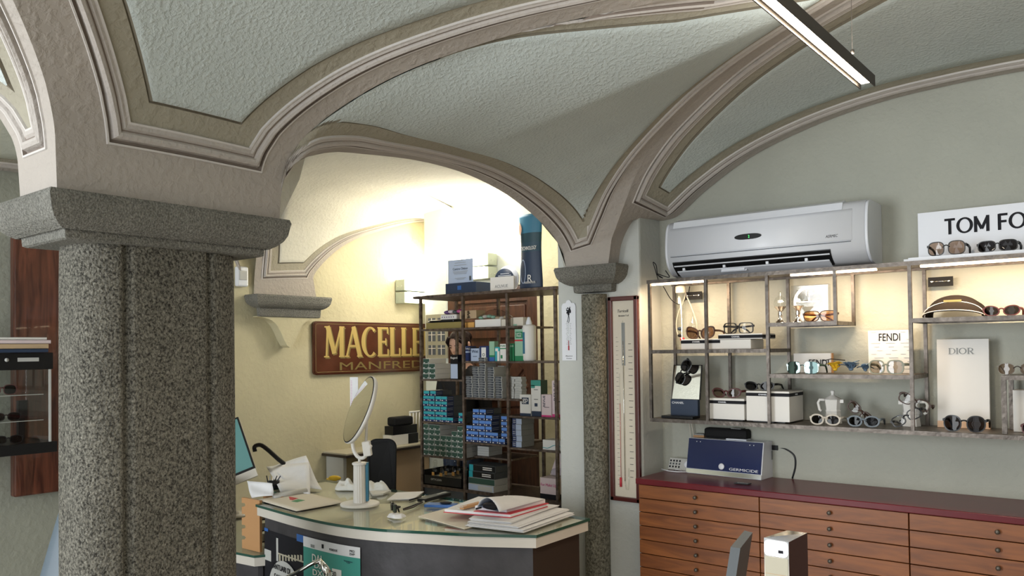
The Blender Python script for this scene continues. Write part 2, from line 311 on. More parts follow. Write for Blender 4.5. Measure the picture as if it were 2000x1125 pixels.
def roman(txt, mtx, w, h, mm, parent, name='lettering', ex=.002, fat=1.0, off=0):
    font = SANS if name == 'sans_lettering' else ROMAN
    b = MB(); x = 0; adv = sum(font[c][0] for c in txt); k = w/adv
    for c in txt:
        a, st, arcs, bs, ts = font[c]
        def q(px, py): return Vector((((x+px)*k-w/2), py*h-h/2, off))
        for si, (x0, y0, x1, y1, wd) in enumerate(st):
            p0, p1 = q(x0, y0), q(x1, y1); d = (p1-p0); n = Vector((-d.y, d.x, 0)).normalized()*(wd*k*fat/2)
            b.prism([((p0+n).x, (p0+n).y), ((p0-n).x, (p0-n).y), ((p1-n).x, (p1-n).y), ((p1+n).x, (p1+n).y)], off, off+ex+si*.00008, mm)
        for (cx, cy, rx, ry, a0, a1, w0, w1) in arcs:
            n_ = 24; ins = []; outs = []
            for i in range(n_+1):
                an = R(a0+(a1-a0)*i/n_); ww = (w0+(w1-w0)*abs(math.cos(an)))*fat*.5
                e = Vector((math.cos(an), math.sin(an)))
                pi_, po = q(cx+(rx-ww)*e.x, cy+(ry-ww*.6)*e.y), q(cx+(rx+ww)*e.x, cy+(ry+ww*.6)*e.y)
                ins.append(pi_); outs.append(po)
            for zz in (off, off+ex):
                pass
            vs = [(p.x, p.y, off+ex) for p in ins]+[(p.x, p.y, off+ex) for p in outs]+[(p.x, p.y, off) for p in outs]+[(p.x, p.y, off) for p in ins]
            N1 = n_+1; fs = []
            for i in range(n_):
                for r_ in range(3): fs.append((r_*N1+i, r_*N1+i+1, (r_+1)*N1+i+1, (r_+1)*N1+i))
            b.add(vs, fs, mm)
        for lst, yy in ((bs, 0), (ts, 1)):
            for (s0, s1) in lst:
                p0 = q(s0, yy); p1 = q(s1, yy); t = h*.045*(1 if yy == 0 else -1)
                b.prism([(p0.x, p0.y), (p1.x, p0.y), (p1.x, p0.y+t), (p0.x, p0.y+t)], off, off+ex+.0009, mm)
        x += a
    b.v = [mtx @ v for v in b.v]
    return b.build(name, parent)
# ------------------------------------------------------------------ room shell
ZS = 1.915                                   # springing of all the vaults
b = MB(); b.bb((-5.3, -3.2, -.1), (1.8, 7.2, 0), 'floor'); b.build('floor', kind='structure')
b = MB(); b.bb((-5.3, -3.2, 2.80), (1.8, 7.2, 2.9), 'cream'); b.build('ceiling', kind='structure')
b = MB(); b.bb((-5.2, -3.2, 0), (-5.0, 2.6, 2.8), 'wall_g'); b.bb((-5.2, 2.6, 0), (-5.0, 7.2, 2.8), 'wall_w'); b.build('wall_west', kind='structure')
b = MB(); b.bb((-1.955, 3.65, 0), (1.8, 3.85, 2.8), 'wall_n'); b.build('wall_north', kind='structure')
b = MB(); b.bb((1.6, -3.2, 0), (1.8, 3.65, 2.8), 'wall_n'); b.build('wall_east', kind='structure')
b = MB(); b.bb((-2.446, 3.44, 0), (-1.955, 4.0, 2.8), 'pier', bev=.012); b.build('wall_pier', kind='structure')
b = MB()   # back wall with the brown door, its left end free standing
DX0, DX1 = -4.545, -3.617
b.bb((-4.80, 4.82, 0), (DX0, 5.02, 2.9), 'wall_b', bev=.01); b.bb((DX1, 4.82, 0), (-2.40, 5.02, 2.9), 'wall_w'); b.bb((DX0, 4.82, 2.0), (DX1, 5.02, 2.9), 'wall_b')
b.build('wall_back', kind='structure')
b = MB(); b.bb((-2.43, 4.0, 0), (-2.2, 5.02, 2.8), 'wall_w'); b.build('wall_return', kind='structure')
b = MB(); b.bb((-5.2, 6.9, 0), (-2.2, 7.1, 2.8), 'wall_w'); b.build('wall_far', kind='structure')

# ------------------------------------------------------------------ painted, moulded vault webs
def profile(w):
    # (distance, relief towards the room, material of the zone that starts here)
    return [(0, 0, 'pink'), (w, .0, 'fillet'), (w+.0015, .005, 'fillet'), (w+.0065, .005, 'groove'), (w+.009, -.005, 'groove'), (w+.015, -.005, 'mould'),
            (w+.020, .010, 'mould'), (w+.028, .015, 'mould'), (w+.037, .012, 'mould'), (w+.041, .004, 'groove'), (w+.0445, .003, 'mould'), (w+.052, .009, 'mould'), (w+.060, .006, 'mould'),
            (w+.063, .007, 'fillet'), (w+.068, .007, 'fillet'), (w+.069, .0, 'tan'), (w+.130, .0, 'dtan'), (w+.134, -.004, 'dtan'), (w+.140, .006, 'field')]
def prof_at(pr, d):
    if d >= pr[-1][0]: return pr[-1][1], pr[-1][2]
    for i in range(len(pr)-1):
        if d < pr[i+1][0]-1e-9:
            k = (d-pr[i][0])/(pr[i+1][0]-pr[i][0]); return pr[i][1]*(1-k)+pr[i+1][1]*k, pr[i][2]
    return pr[-1][1], pr[-1][2]
def path(pts):         # smooth arclength curve through points
    pts = [Vector(p) for p in pts]; out = []
    n = len(pts)
    for i in range(n-1):
        p0 = pts[max(i-1, 0)]; p1 = pts[i]; p2 = pts[i+1]; p3 = pts[min(i+2, n-1)]
        l0 = max((p1-p0).length, 1e-5)**.5; l1 = max((p2-p1).length, 1e-5)**.5; l2 = max((p3-p2).length, 1e-5)**.5
        m1 = (p2-p1)*1.0; m2 = (p2-p1)*1.0
        if i > 0: m1 = ((p1-p0)/l0-(p2-p0)/(l0+l1)+(p2-p1)/l1)*l1
        if i < n-2: m2 = ((p2-p1)/l1-(p3-p1)/(l1+l2)+(p3-p2)/l2)*l1
        for k in range(12):
            t = k/12; out.append(p1*(2*t**3-3*t*t+1)+m1*(t**3-2*t*t+t)+p2*(-2*t**3+3*t*t)+m2*(t**3-t*t))
    out.append(pts[-1]); L = [0]
    for a, c in zip(out, out[1:]): L.append(L[-1]+(c-a).length)
    def f(t):
        x = max(0, min(1, t))*L[-1]; lo, hi = 0, len(L)-1
        while hi-lo > 1:
            m_ = (lo+hi)//2
            if L[m_] <= x: lo = m_
            else: hi = m_
        k = (x-L[lo])/max(L[hi]-L[lo], 1e-9); return out[lo].lerp(out[hi], k)
    f.length = L[-1]; f.pts = out; f.L = L
    return f
def joined(paths, cuts):     # several paths one after another, each given its share of t
    def f(t):
        t = max(0, min(1, t))
        for i, p in enumerate(paths):
            if t <= cuts[i+1]+1e-9: return p((t-cuts[i])/(cuts[i+1]-cuts[i]))
        return paths[-1](1)
    return f
def web(name, A, B, wA, wB, n=60, bulge=.05, extra=None, slideB=None, start=None, end=None, m=14, parent=None, field='field', kindof='structure', upv=Vector((0, 0, 1)), prA=True, prB=True, lenA=None):
    pa = profile(wA) if prA else None; pb = profile(wB) if prB else None
    def surf(t, s):
        a, c = A(t), B(t); L = (c-a).length
        return a.lerp(c, s)+upv*(bulge*L*4*s*(1-s)*min(1, t*4)+(extra(t, s)*L if extra else 0))
    # arclength along A
    K = 240; la = [0]
    for i in range(K): la.append(la[-1]+((A((i+1)/K)-A(i/K)).length+(B((i+1)/K)-B(i/K)).length)/2)
    def t_at(d):
        for i in range(K):
            if la[i+1] >= d: return (i+(d-la[i])/(la[i+1]-la[i]))/K
        return 1
    ds = []
    if start is not None: ps = profile(start); ds += [q[0] for q in ps]+[ps[-1][0]+.03]
    total = la[-1]; d0 = ds[-1] if ds else 0
    if end is not None: pe = profile(end); tail = sorted(total-q[0] for q in pe)
    else: tail = [total]
    k = n
    mids = [d0+(tail[0]-d0)*i/k for i in range(1 if ds else 0, k+1)]
    ds += mids + tail[1:] if end is not None else mids
    rows = []; info = []
    dA = [q[0] for q in pa] if pa else [0]; dB = [q[0] for q in pb] if pb else [0]
    for d in ds:
        t = t_at(d); L = max((B(t)-A(t)).length, 1e-5)
        sA = [min(x/L, .5-.001*(len(dA)-i)) for i, x in enumerate(dA)]; gB = slideB(t) if slideB else 0; sB = [1-min(max(x-gB, 1e-5*i)/L, .5-.001*(len(dB)-i)) for i, x in enumerate(dB)][::-1]
        mid = [sA[-1]+(sB[0]-sA[-1])*i/m for i in range(1, m)]
        ss = sA+mid+sB; row = []; inf = []
        for s in ss:
            p = surf(t, s); e = 2e-3
            du = surf(min(t+e, 1), s)-surf(max(t-e, 0), s); dv = surf(t, min(s+e, 1))-surf(t, max(s-e, 0)); nn = du.cross(dv)
            if nn.length < 1e-12: nn = Vector((0, 0, -1))
            nn.normalize()
            if nn.z > 0.02 or (abs(nn.z) <= .02 and nn.dot(CAMP-p) < 0): nn = -nn
            row.append((p, nn, s*L, (1-s)*L)); inf.append(0)
        rows.append((d, L, row, t))
    MBk = MB(); W = len(rows[0][2])
    def val(d, x, y, t=0):
        if slideB: y = y+slideB(t)
        c = []
        if pa: c.append((x, pa))
        if pb: c.append((y, pb))
        if start is not None: c.append((d, ps))
        if end is not None: c.append((total-d, pe))
        best = None
        for x_, pr in c:
            rem = pr[-1][0]-x_
            if best is None or rem > best[0]: best = (rem, x_, pr)
        return prof_at(best[2], best[1]) if best else (0, field)
    V = []
    for (d, L, row, tt) in rows:
        for (p, nn, x, y) in row:
            r_, _ = val(d, x, y, tt); V.append(p+nn*r_)
    base = len(MBk.v); MBk.v += V
    for i in range(len(rows)-1):
        for j in range(W-1):
            d = (rows[i][0]+rows[i+1][0])/2; x = (rows[i][2][j][2]+rows[i][2][j+1][2]+rows[i+1][2][j][2]+rows[i+1][2][j+1][2])/4
            y = (rows[i][2][j][3]+rows[i][2][j+1][3]+rows[i+1][2][j][3]+rows[i+1][2][j+1][3])/4
            zone = val(d, x, y, rows[i][3])[1]
            if zone == 'field': zone = field
            f = [i*W+j, i*W+j+1, (i+1)*W+j+1, (i+1)*W+j]
            k = MBk.mi(zone); MBk.f.append(f); MBk.m.append(k); MBk.sm.append(zone == field)
    return MBk.build(name, parent, kind=kindof)

C0 = Vector((-.5, 2.45, EYE+1.10))
NE = Vector((-2.14, 1.51, ZS)); SE = Vector((-2.14, .856, ZS)); SW = Vector((-2.37, .856, ZS)); NW = Vector((-2.37, 1.51, ZS))
def hp(x, y, h): return Vector((x, y, EYE+h))
# arris c: from the granite column to the crown of the bay
dc = (Vector((C0.x, C0.y))-Vector((NE.x, NE.y))); dl = dc.length; dc.normalize()
cprof = [(0, .415), (.004, .50), (.02, .58), (.06, .65), (.14, .72), (.27, .797), (.42, .862), (.63, .923), (.83, .965), (1.15, 1.01), (1.5, 1.06), (dl, 1.10)]
c_path = path([hp(NE.x+dc.x*s, NE.y+dc.y*s, h) for s, h in cprof])
dS = Vector((.75, -.66)).normalized()
cS = path([hp(SE.x+dS.x*s, SE.y+dS.y*s, h) for s, h in cprof])
# arris b: from the slender column
b0 = (-2.07, 3.34)
bpts = [hp(-2.07, 3.34, .415), hp(-2.062, 3.34, .50)]+[PV(u, v, b0, (C0.x, C0.y)) for u, v in ((1203, 444), (1220, 398), (1244, 338), (1289, 270), (1333, 222), (1422, 139), (1484, 92), (1555, 44))]+[C0]
b_path = path(bpts)
# arris a: the flat arch between both columns
a0, a1 = (-2.32, 3.34), (-2.14, 1.51)
apts = [hp(-2.32, 3.34, .415)]+[PV(u, v, a0, a1) for u, v in ((1099, 494), (1083, 465), (1053, 431), (1020, 402), (982, 375), (911, 340), (822, 315), (711, 301), (640, 298))]+[hp(-2.145, 1.56, .60), hp(-2.142, 1.52, .52), hp(-2.14, 1.51, .415)]
a_path = path(apts)
apex_t = .56
# wall arch e on the north wall
epts = [hp(-1.948, 3.645, .645)]+[P(u, v, Y=3.645) for u, v in ((1320, 424), (1378, 373), (1467, 307), (1600, 242), (1733, 196), (1867, 164))]+[hp(-.5, 3.645, 1.052)]
epts = epts+[Vector((-1.0-p.x, p.y, p.z)) for p in epts[::-1][1:]]
e_path = path(epts)
bm_ = [Vector((-1.0-p.x, p.y, p.z)) for p in b_path.pts[::12]]
b_mir = path(bm_[::-1])
B3 = joined([b_path, path([c_path(1-i/24) for i in range(25)])], [0, .5, 1])
A3 = joined([lambda t: a_path(t*apex_t), lambda t: a_path(apex_t+t*(1-apex_t))], [0, .5, 1])
def dome(t, s):
    k = max(0, min(1, (t-.50)/.34)); return .17*k*k*(3-2*k)*s*s*max(0, 1-s)**.62
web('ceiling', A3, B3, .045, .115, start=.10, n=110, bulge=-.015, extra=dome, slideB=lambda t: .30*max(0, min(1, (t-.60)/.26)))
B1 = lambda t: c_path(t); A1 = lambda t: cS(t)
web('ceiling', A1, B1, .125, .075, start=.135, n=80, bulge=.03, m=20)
sw_path = path([hp(SW.x-dS.x*s, SW.y+dS.y*s, h) for s, h in cprof])
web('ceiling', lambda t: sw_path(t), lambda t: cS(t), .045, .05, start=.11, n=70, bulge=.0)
# web towards the north wall
nb = 5
bfrac = 0
for i in range(400):
    if b_path(i/400).z >= EYE+.64: bfrac = i/400; break
B2 = joined([lambda t: b_path(bfrac+(1-bfrac)*t), lambda t: b_mir(t*(1-bfrac))], [0, .5, 1])
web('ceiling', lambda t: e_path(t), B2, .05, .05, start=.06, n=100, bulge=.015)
# plain springer flank that carries it down to the slender column
low = [hp(-2.075, 3.44, .415), hp(-2.055, 3.44, .518), hp(-2.01, 3.44, .60), hp(-1.955, 3.44, .655), hp(-1.948, 3.645, .645)]
lp = path(low)
rows = []
for i in range(25):
    t = i/24; A_ = lp(t); B_ = b_path(bfrac*t); rows.append([A_.lerp(B_, k/6) for k in range(7)])
q = MB(); q.grid(rows, 'pink')
# west flank of the same springer, behind the flat arch
q.grid([[hp(-2.32, 3.34, .415).lerp(hp(-2.40, 3.44, .415), k/4) for k in range(5)], [a_path(.07).lerp(hp(-2.43, 3.44, .55), k/4) for k in range(5)], [a_path(.16).lerp(hp(-2.446, 3.5, .75), k/4) for k in range(5)]], 'pier')
q.build('ceiling', kind='structure')
# the rest of the bay (towards the east wall) and the bays behind the photographer
q = MB()
q.grid([[c_path(1-i/20), Vector((1.6, c_path(1-i/20).y, 2.62))] for i in range(1)]+[[C0, Vector((1.6, 2.45, 2.62))], [Vector((-.5, -3.2, 2.66)), Vector((1.6, -3.2, 2.66))]], 'cream')
q.grid([[cS(1), Vector((-.5, 0, 2.62))], [Vector((-1.8, -3.2, 2.66)), Vector((-.5, -3.2, 2.66))]], 'cream')
q.build('ceiling', kind='structure')

# ------------------------------------------------------------------ aisle vault beyond, springing from the corbel
dpts = [hp(-4.985, 3.845, .415), hp(-4.985, 3.835, .50)]+[P(u, v, X=-4.985) for u, v in ((612, 542), (644, 501), (685, 472), (747, 450), (828, 433))]+[hp(-4.985, 5.5, 1.13), hp(-4.985, 6.2, 1.06), hp(-4.985, 6.9, .8)]
d_path = path(dpts)
l_path = path([hp(-4.985, 3.30, .415), hp(-4.975, 3.30, .55), hp(-4.93, 3.29, .72), hp(-4.80, 3.22, .90), hp(-4.5, 3.05, 1.03), hp(-4.1, 2.8, 1.12), hp(-3.6, 2.5, 1.17)])
web('ceiling', lambda t: l_path(t), lambda t: d_path(t*.8), .06, .055, start=.13, n=80, bulge=.02, field='cream')
# remaining surface between the flat arch and the corbel web
q = MB(); rows = []
N_ = 30
for i in range(N_+1):
    t = i/N_; a = a_path(1-t) ; far = l_path(min(1, .02+t*0+.98)) if False else None
    y = a.y; rows.append([a]+[Vector((a.x-(a.x+3.6)*(1-math.cos(k/8*math.pi/2)), a.y+(2.3+1.2*t-a.y)*k/8, a.z+(EYE+1.19-a.z)*math.sin(k/8*math.pi/2))) for k in range(1, 9)])
q.grid(rows, 'cream')
q.grid([[Vector((-3.62, y, EYE+1.17)), Vector((-2.44, y, EYE+1.17))] for y in (2.2, 3.5, 5.0, 6.9)], 'cream')
q.grid([[Vector((-3.6, 2.2, EYE+1.185)), Vector((-3.6, 6.9, EYE+1.185))], [Vector((-5, 2.2, EYE+1.19)), Vector((-5, 6.9, EYE+1.19))]], 'cream')
q.build('ceiling', kind='structure')
# bay further left: wall arch on the west wall and its web
g = [hp(-4.985, 3.20, .415), hp(-4.985, 3.18, .58), hp(-4.985, 3.05, .76), hp(-4.985, 2.75, .92), hp(-4.985, 2.3, 1.02), hp(-4.985, 1.85, 1.04), hp(-4.985, 1.4, 1.0), hp(-4.985, .9, .86), hp(-4.985, .6, .66), hp(-4.985, .5, .415)]
g_path = path(g)
h_path = path([hp(-4.97, 3.18, .60), hp(-4.8, 3.0, .85), hp(-4.3, 2.7, 1.10), hp(-3.6, 2.3, 1.18), hp(-3.6, 1.7, 1.19), hp(-3.6, 1.2, 1.18), hp(-4.2, .9, 1.05), hp(-4.8, .6, .8)])
web('ceiling', lambda t: g_path(.02+.96*t), lambda t: h_path(t), .06, .02, n=60, bulge=.02, field='wall_b', prB=False)
q = MB(); q.grid([[Vector((-3.7, y, EYE+1.175)), Vector((-2.37, y, EYE+1.0))] for y in (-3.2, .5, 2.3)], 'cream'); q.grid([[Vector((-5, y, 2.68)), Vector((-3.6, y, 2.69))] for y in (-3.2, .6, 1.5)], 'cream'); q.build('ceiling', kind='structure')

# ------------------------------------------------------------------ columns
def capital(bm, x0, x1, y0, y1, top, mm, k=1.0, out=.085, h1=.105, h2=.07, wall=None):
    # rings from the top down: slab with a rounded undercut, then a plain block
    def ring(o, z):
        yy = y1+o if wall is None else wall
        return [(x0-o, y0-o, z), (x1+o, y0-o, z), (x1+o, yy, z), (x0-o, yy, z)]
    prof = [(out, top), (out+.004, top-.012), (out, top-.03), (out*.93, top-.05*k), (out*.75, top-.068*k), (out*.45, top-.083*k), (out*.16, top-.092*k), (0, top-h1*k), (0, top-h1*k-.004), (-.004, top-(h1+h2)*k+.004), (-.012, top-(h1+h2)*k)]
    rr = [ring(o, z) for o, z in prof]
    vs = [p for r_ in rr for p in r_]; n = len(rr); fs = [(0, 1, 2, 3), tuple(4*(n-1)+i for i in range(4))]
    for i in range(n-1):
        for j in range(4): fs.append((4*i+j, 4*i+(j+1) % 4, 4*(i+1)+(j+1) % 4, 4*(i+1)+j))
    bm.add(vs, fs, mm)
col = thing('stone_column', 'massive grey granite column with fluted shaft and square moulded capital in the left foreground', 'column', (-2.27, 1.18, 0))
q = MB(); capital(q, -.165, .118, -.302, .288, ZS, 'stonecap', 1.0, out=.052, h1=.056, h2=.060)
q.build('capital', col)
# shaft: rounded oblong with shallow flutes at the corners of its broad face
def shaft_ring(k):
    pts = []
    hx, hy, r = .125, .238, .11
    n = 288
    for i in range(n):
        a = 2*math.pi*i/n; c, s = math.cos(a), math.sin(a)
        e = 3.4
        rr_ = (abs(c/hx)**e+abs(s/hy)**e)**(-1/e)
        x, y = rr_*c, rr_*s
        g_ = 0
        for y0_ in (-.128, .118):
            if x > .04: g_ += .020*math.exp(-((y-y0_)/.0085)**2)
            if x < -.04: g_ += .020*math.exp(-((y-y0_)/.0085)**2)
        pts.append((x*k-(g_ if x > 0 else -g_)-.022, y*k-.005))
    return pts
def shaft(bm):
    n = 288; lv = [(0, 1.06), (.12, 1.06), (.16, 1.0), (.6, 1.0), (1.2, 1.0), (1.7, .995), (ZS-.116, .99)]
    vs = [(x, y, z) for z, k in lv for x, y in shaft_ring(k)]
    fs = [(i*n+j, i*n+(j+1) % n, (i+1)*n+(j+1) % n, (i+1)*n+j) for i in range(len(lv)-1) for j in range(n)]+[tuple(range(n))]
    bm.add(vs, fs, 'stone', True)
part('shaft', col, shaft)
col2 = thing('stone_column', 'slender rough granite half column with square capital against the pier beside the framed barometer', 'column', (-2.2, 3.41, 0))
q = MB(); capital(q, -.115, .115, -.02, .03, ZS, 'stonecap', 1.0, out=.065, h1=.075, h2=.055, wall=.03); q.build('capital', col2)
q = MB(); q.lathe((0, 0, 0), [(.078, 0), (.078, .08), (.064, .1), (.062, .9), (.064, ZS-.14)], 'stone2', 28); q.build('shaft', col2)
# corbel on the west wall
cb_ = thing('stone_corbel', 'grey stone corbel block with plastered drop below, on the yellow west wall', 'corbel', (-4.998, 3.55, 0))
q = MB()
capital(q, .058, .10, -.26, .27, ZS, 'stonecap', 1.0, out=.055, h1=.085, h2=.07)
q.build('block', cb_)
q = MB(); prof = []
for i in range(21):
    t = i/20; prof.append((-.25+.5*t, ZS-.155-.19*math.exp(-((t-.5)/.17)**2)-.03*math.sin(math.pi*t)))
vs = [(.085, y, z) for y, z in prof]+[(.085, y, ZS-.15) for y, z in prof]+[(0, y, z) for y, z in prof]+[(0, y, ZS-.15) for y, z in prof]
fs = []
for i in range(20): fs += [(i, i+1, 22+i, 21+i), (i, i+1, 43+i, 42+i)]
fs += [(0, 21, 63, 42), (20, 41, 83, 62)]
q.add(vs, fs, 'wall_w'); q.build('drop', cb_)
# ------------------------------------------------------------------ shop fittings on the north wall
YF, YR = 3.37, 3.62
SZ = dict(top=1.822, mid=1.492, low=1.172, glass=1.602, fendi=1.384)
PX = [-1.863, -1.578, -1.296, -1.014, -.735, -.444, -.16]
sh = thing('metal_shelf', 'raw steel wall shelf of square bars and thin plates holding the sunglasses', 'shelf', (0, 0, 0))
T = .013
def plate(b, x0, x1, z, mm='shelf', y0=YF, y1=YR):
    b.bb((x0, y0+.004, z-.006), (x1, y1, z), 'shelf')
    b.bb((x0, y0-T/2, z-.016), (x1, y0+T/2, z+.0005), 'steel'); b.bb((x0, y1-T/2, z-.016), (x1, y1+T/2, z+.0005), 'steel')
for nm, x0, x1, z in (('top_shelf', PX[0]-.012, 1.2, SZ['top']), ('shelf_board', PX[0], PX[2], SZ['mid']), ('shelf_board', PX[2], PX[3], SZ['glass']), ('shelf_board', PX[2], PX[4], SZ['fendi']),
                      ('shelf_board', PX[4], 1.2, SZ['glass']), ('shelf_board', PX[0]-.004, 1.2, SZ['low'])):
    q = MB(); plate(q, x0, x1, z); q.build(nm, sh)
zlow, ztop = SZ['low'], SZ['top']-.016
spans = [(PX[0], zlow, ztop), (PX[1], zlow, ztop), (PX[2], zlow, ztop), (PX[3], SZ['glass']-.016, ztop), (PX[4], zlow, ztop), (.3, zlow, ztop)]
for x, z0, z1 in spans:
    for y in (YF, YR):
        q = MB(); q.bb((x-T/2, y-T/2-.001, z0), (x+T/2, y+T/2, z1), 'steel'); q.build('post', sh)
for x, z in ((PX[2], SZ['mid']), (PX[4], SZ['fendi']), (PX[3], SZ['glass']), (PX[0], SZ['mid']), (PX[4], SZ['glass'])):
    q = MB(); q.bb((x-T/2, YF, z-.016), (x+T/2, YR, z), 'steel'); q.build('side_rail', sh)
for x0, x1 in ((-1.862, -1.60), (-1.20, -.86), (-.70, .2)): q = MB(); q.bb((x0, YF+.012, SZ['top']-.024), (x1, YF+.03, SZ['top']-.0165), 'ledw'); q.build('led_strip', sh)
for x0, x1, e in ((-1.862, -1.60, 1.7), (-1.20, -.86, 2.0), (-.70, .2, 5.0)):
    area('shelf_lamp', ((x0+x1)/2, YF+.03, SZ['top']-.03), ((x0+x1)/2, YF+.19, 1.3), x1-x0, .02, e*1.0, (1, .74, .48))
def rackplate(x, label):
    t = thing('steel_connector', label, 'bracket', (x, YR-.012, 1.755))
    q = MB(); q.bb((-.045, -.006, -.02), (.045, 0, .018), 'blackm'); q.build('plate', t)
    q = MB(); q.tube([(-.03, -.009, 0), (.03, -.009, 0)], .0015, 'chrome'); q.ell((-.03, -.01, 0), (.006, .003, .006), 'chrome'); q.ell((.03, -.01, 0), (.006, .003, .006), 'chrome'); q.build('rod', t)
rackplate(P(1353, 562, Y=3.6).x, 'small dark connector plate with chrome rod under the left end of the top shelf')
rackplate(P(1836, 530, Y=3.6).x, 'small dark connector plate with chrome rod hanging near the visor cap')
# small display table at the right end
tb = thing('display_table', 'small low steel table riser standing at the right end of the bottom shelf', 'riser', (-.444, 0, zlow+.001))
q = MB(); plate(q, 0, .42, .212, y0=YF+.03, y1=YR-.03); q.build('tabletop', tb)
for x in (.008, .41):
    for y in (YF+.03, YR-.03): q = MB(); q.bb((x-.008, y-.008, 0), (x+.008, y+.008, .197), 'steel'); q.build('leg', tb)

# air conditioner
ac = thing('air_conditioner', 'white split air conditioner with green digit display resting above the steel shelf', 'air conditioner', (-1.355, 3.65, 1.838))
AW = .455
def acprof(b, x0, x1, mm, pts): # extruded yz outline along x
    n = len(pts); vs = [(x0, y, z) for y, z in pts]+[(x1, y, z) for y, z in pts]
    b.add(vs, [tuple(range(n)), tuple(range(n, 2*n))], mm); b.add(vs, [(i, (i+1) % n, n+(i+1) % n, n+i) for i in range(n)], mm, n > 14)
body = [(-.002, 0.005)]+[(p.y, p.z) for p in path([(0, -.10, 0), (0, -.155, .01), (0, -.20, .045), (0, -.215, .075), (0, -.222, .11), (0, -.22, .17), (0, -.21, .225), (0, -.195, .25), (0, -.17, .262)]).pts[::3]]+[(-.002, .262)]
q = MB(); acprof(q, -AW+.012, AW-.012, 'white', body)
for s in (-1, 1):
    inner = [(y*.985-.001, .131+(z-.131)*.985) for y, z in body]
    acprof(q, s*(AW-.012), s*AW, 'white', inner)
q.build('body', ac)
q = MB()
fq = [(p.y, p.z) for p in path([(0, -.222, .095), (0, -.2245, .115), (0, -.2225, .17), (0, -.2125, .225)]).pts[::3]]; fp = fq+[(y+.008, z) for y, z in fq[::-1]]
acprof(q, -AW+.025, AW-.06, 'white', fp); q.build('front_panel', ac)
q = MB(); acprof(q, -AW+.04, AW-.10, 'white', [(-.16, .2635), (-.20, .25), (-.206, .236), (-.214, .225), (-.209, .238), (-.203, .256), (-.16, .270)]); q.build('intake_lid', ac)
q = MB(); acprof(q, -AW+.035, AW-.15, 'black', [(-.157, .0045), (-.203, .040), (-.2155, .062), (-.2155, .066), (-.205, .068), (-.19, .05), (-.15, .02)]); q.bb((-AW+.03, -.2245, .089), (AW-.065, -.218, .0915), 'dgrey')
q.build('air_outlet', ac)
q = MB(); acprof(q, -AW+.05, AW-.16, 'white', [(-.135, -.008), (-.193, .020), (-.196, .025), (-.137, -.002)])
acprof(q, -AW+.04, AW-.155, 'white', [(-.206, .044), (-.209, .049), (-.207, .051), (-.203, .046)]); q.build('flap', ac)
for x in (-.37, -.17, .03, .2):
    q = MB(); q.bb((x-.006, -.20, .026), (x+.006, -.186, .044), 'white'); q.build('louvre_clip', ac)
q = MB(); q.bb((-.19, -.186, .006), (-.07, -.176, .014), 'white'); q.bb((-.185, -.196, .009), (-.075, -.18, .018), 'white'); q.build('flap_hinge', ac)
# display
q = MB(); vs = []; n = 28; cx = -.045
for i in range(n):
    a = 2*math.pi*i/n; c, s_ = math.cos(a), math.sin(a); x = .062*math.copysign(abs(c)**.7, c); z = .0125*math.copysign(abs(s_)**1.0, s_)
    vs.append((cx+x, -.2262, .152+z))
vs2 = [(x, -.221, z) for x, y, z in vs]; q.add(vs+vs2, [tuple(range(n))]+[(i, (i+1) % n, n+(i+1) % n, n+i) for i in range(n)], 'black'); dsp = q.build('display', ac)
text('2', frame((-.04, -.2266, .152), (1, 0, 0), (0, 0, 1)), .006, .012, 'green_led', dsp)
text('AERMEC', frame((AW-.14, -.2248, .118), (1, 0, 0), (0, 0, 1)), .050, .0115, 'ink', ac, shear=.25)

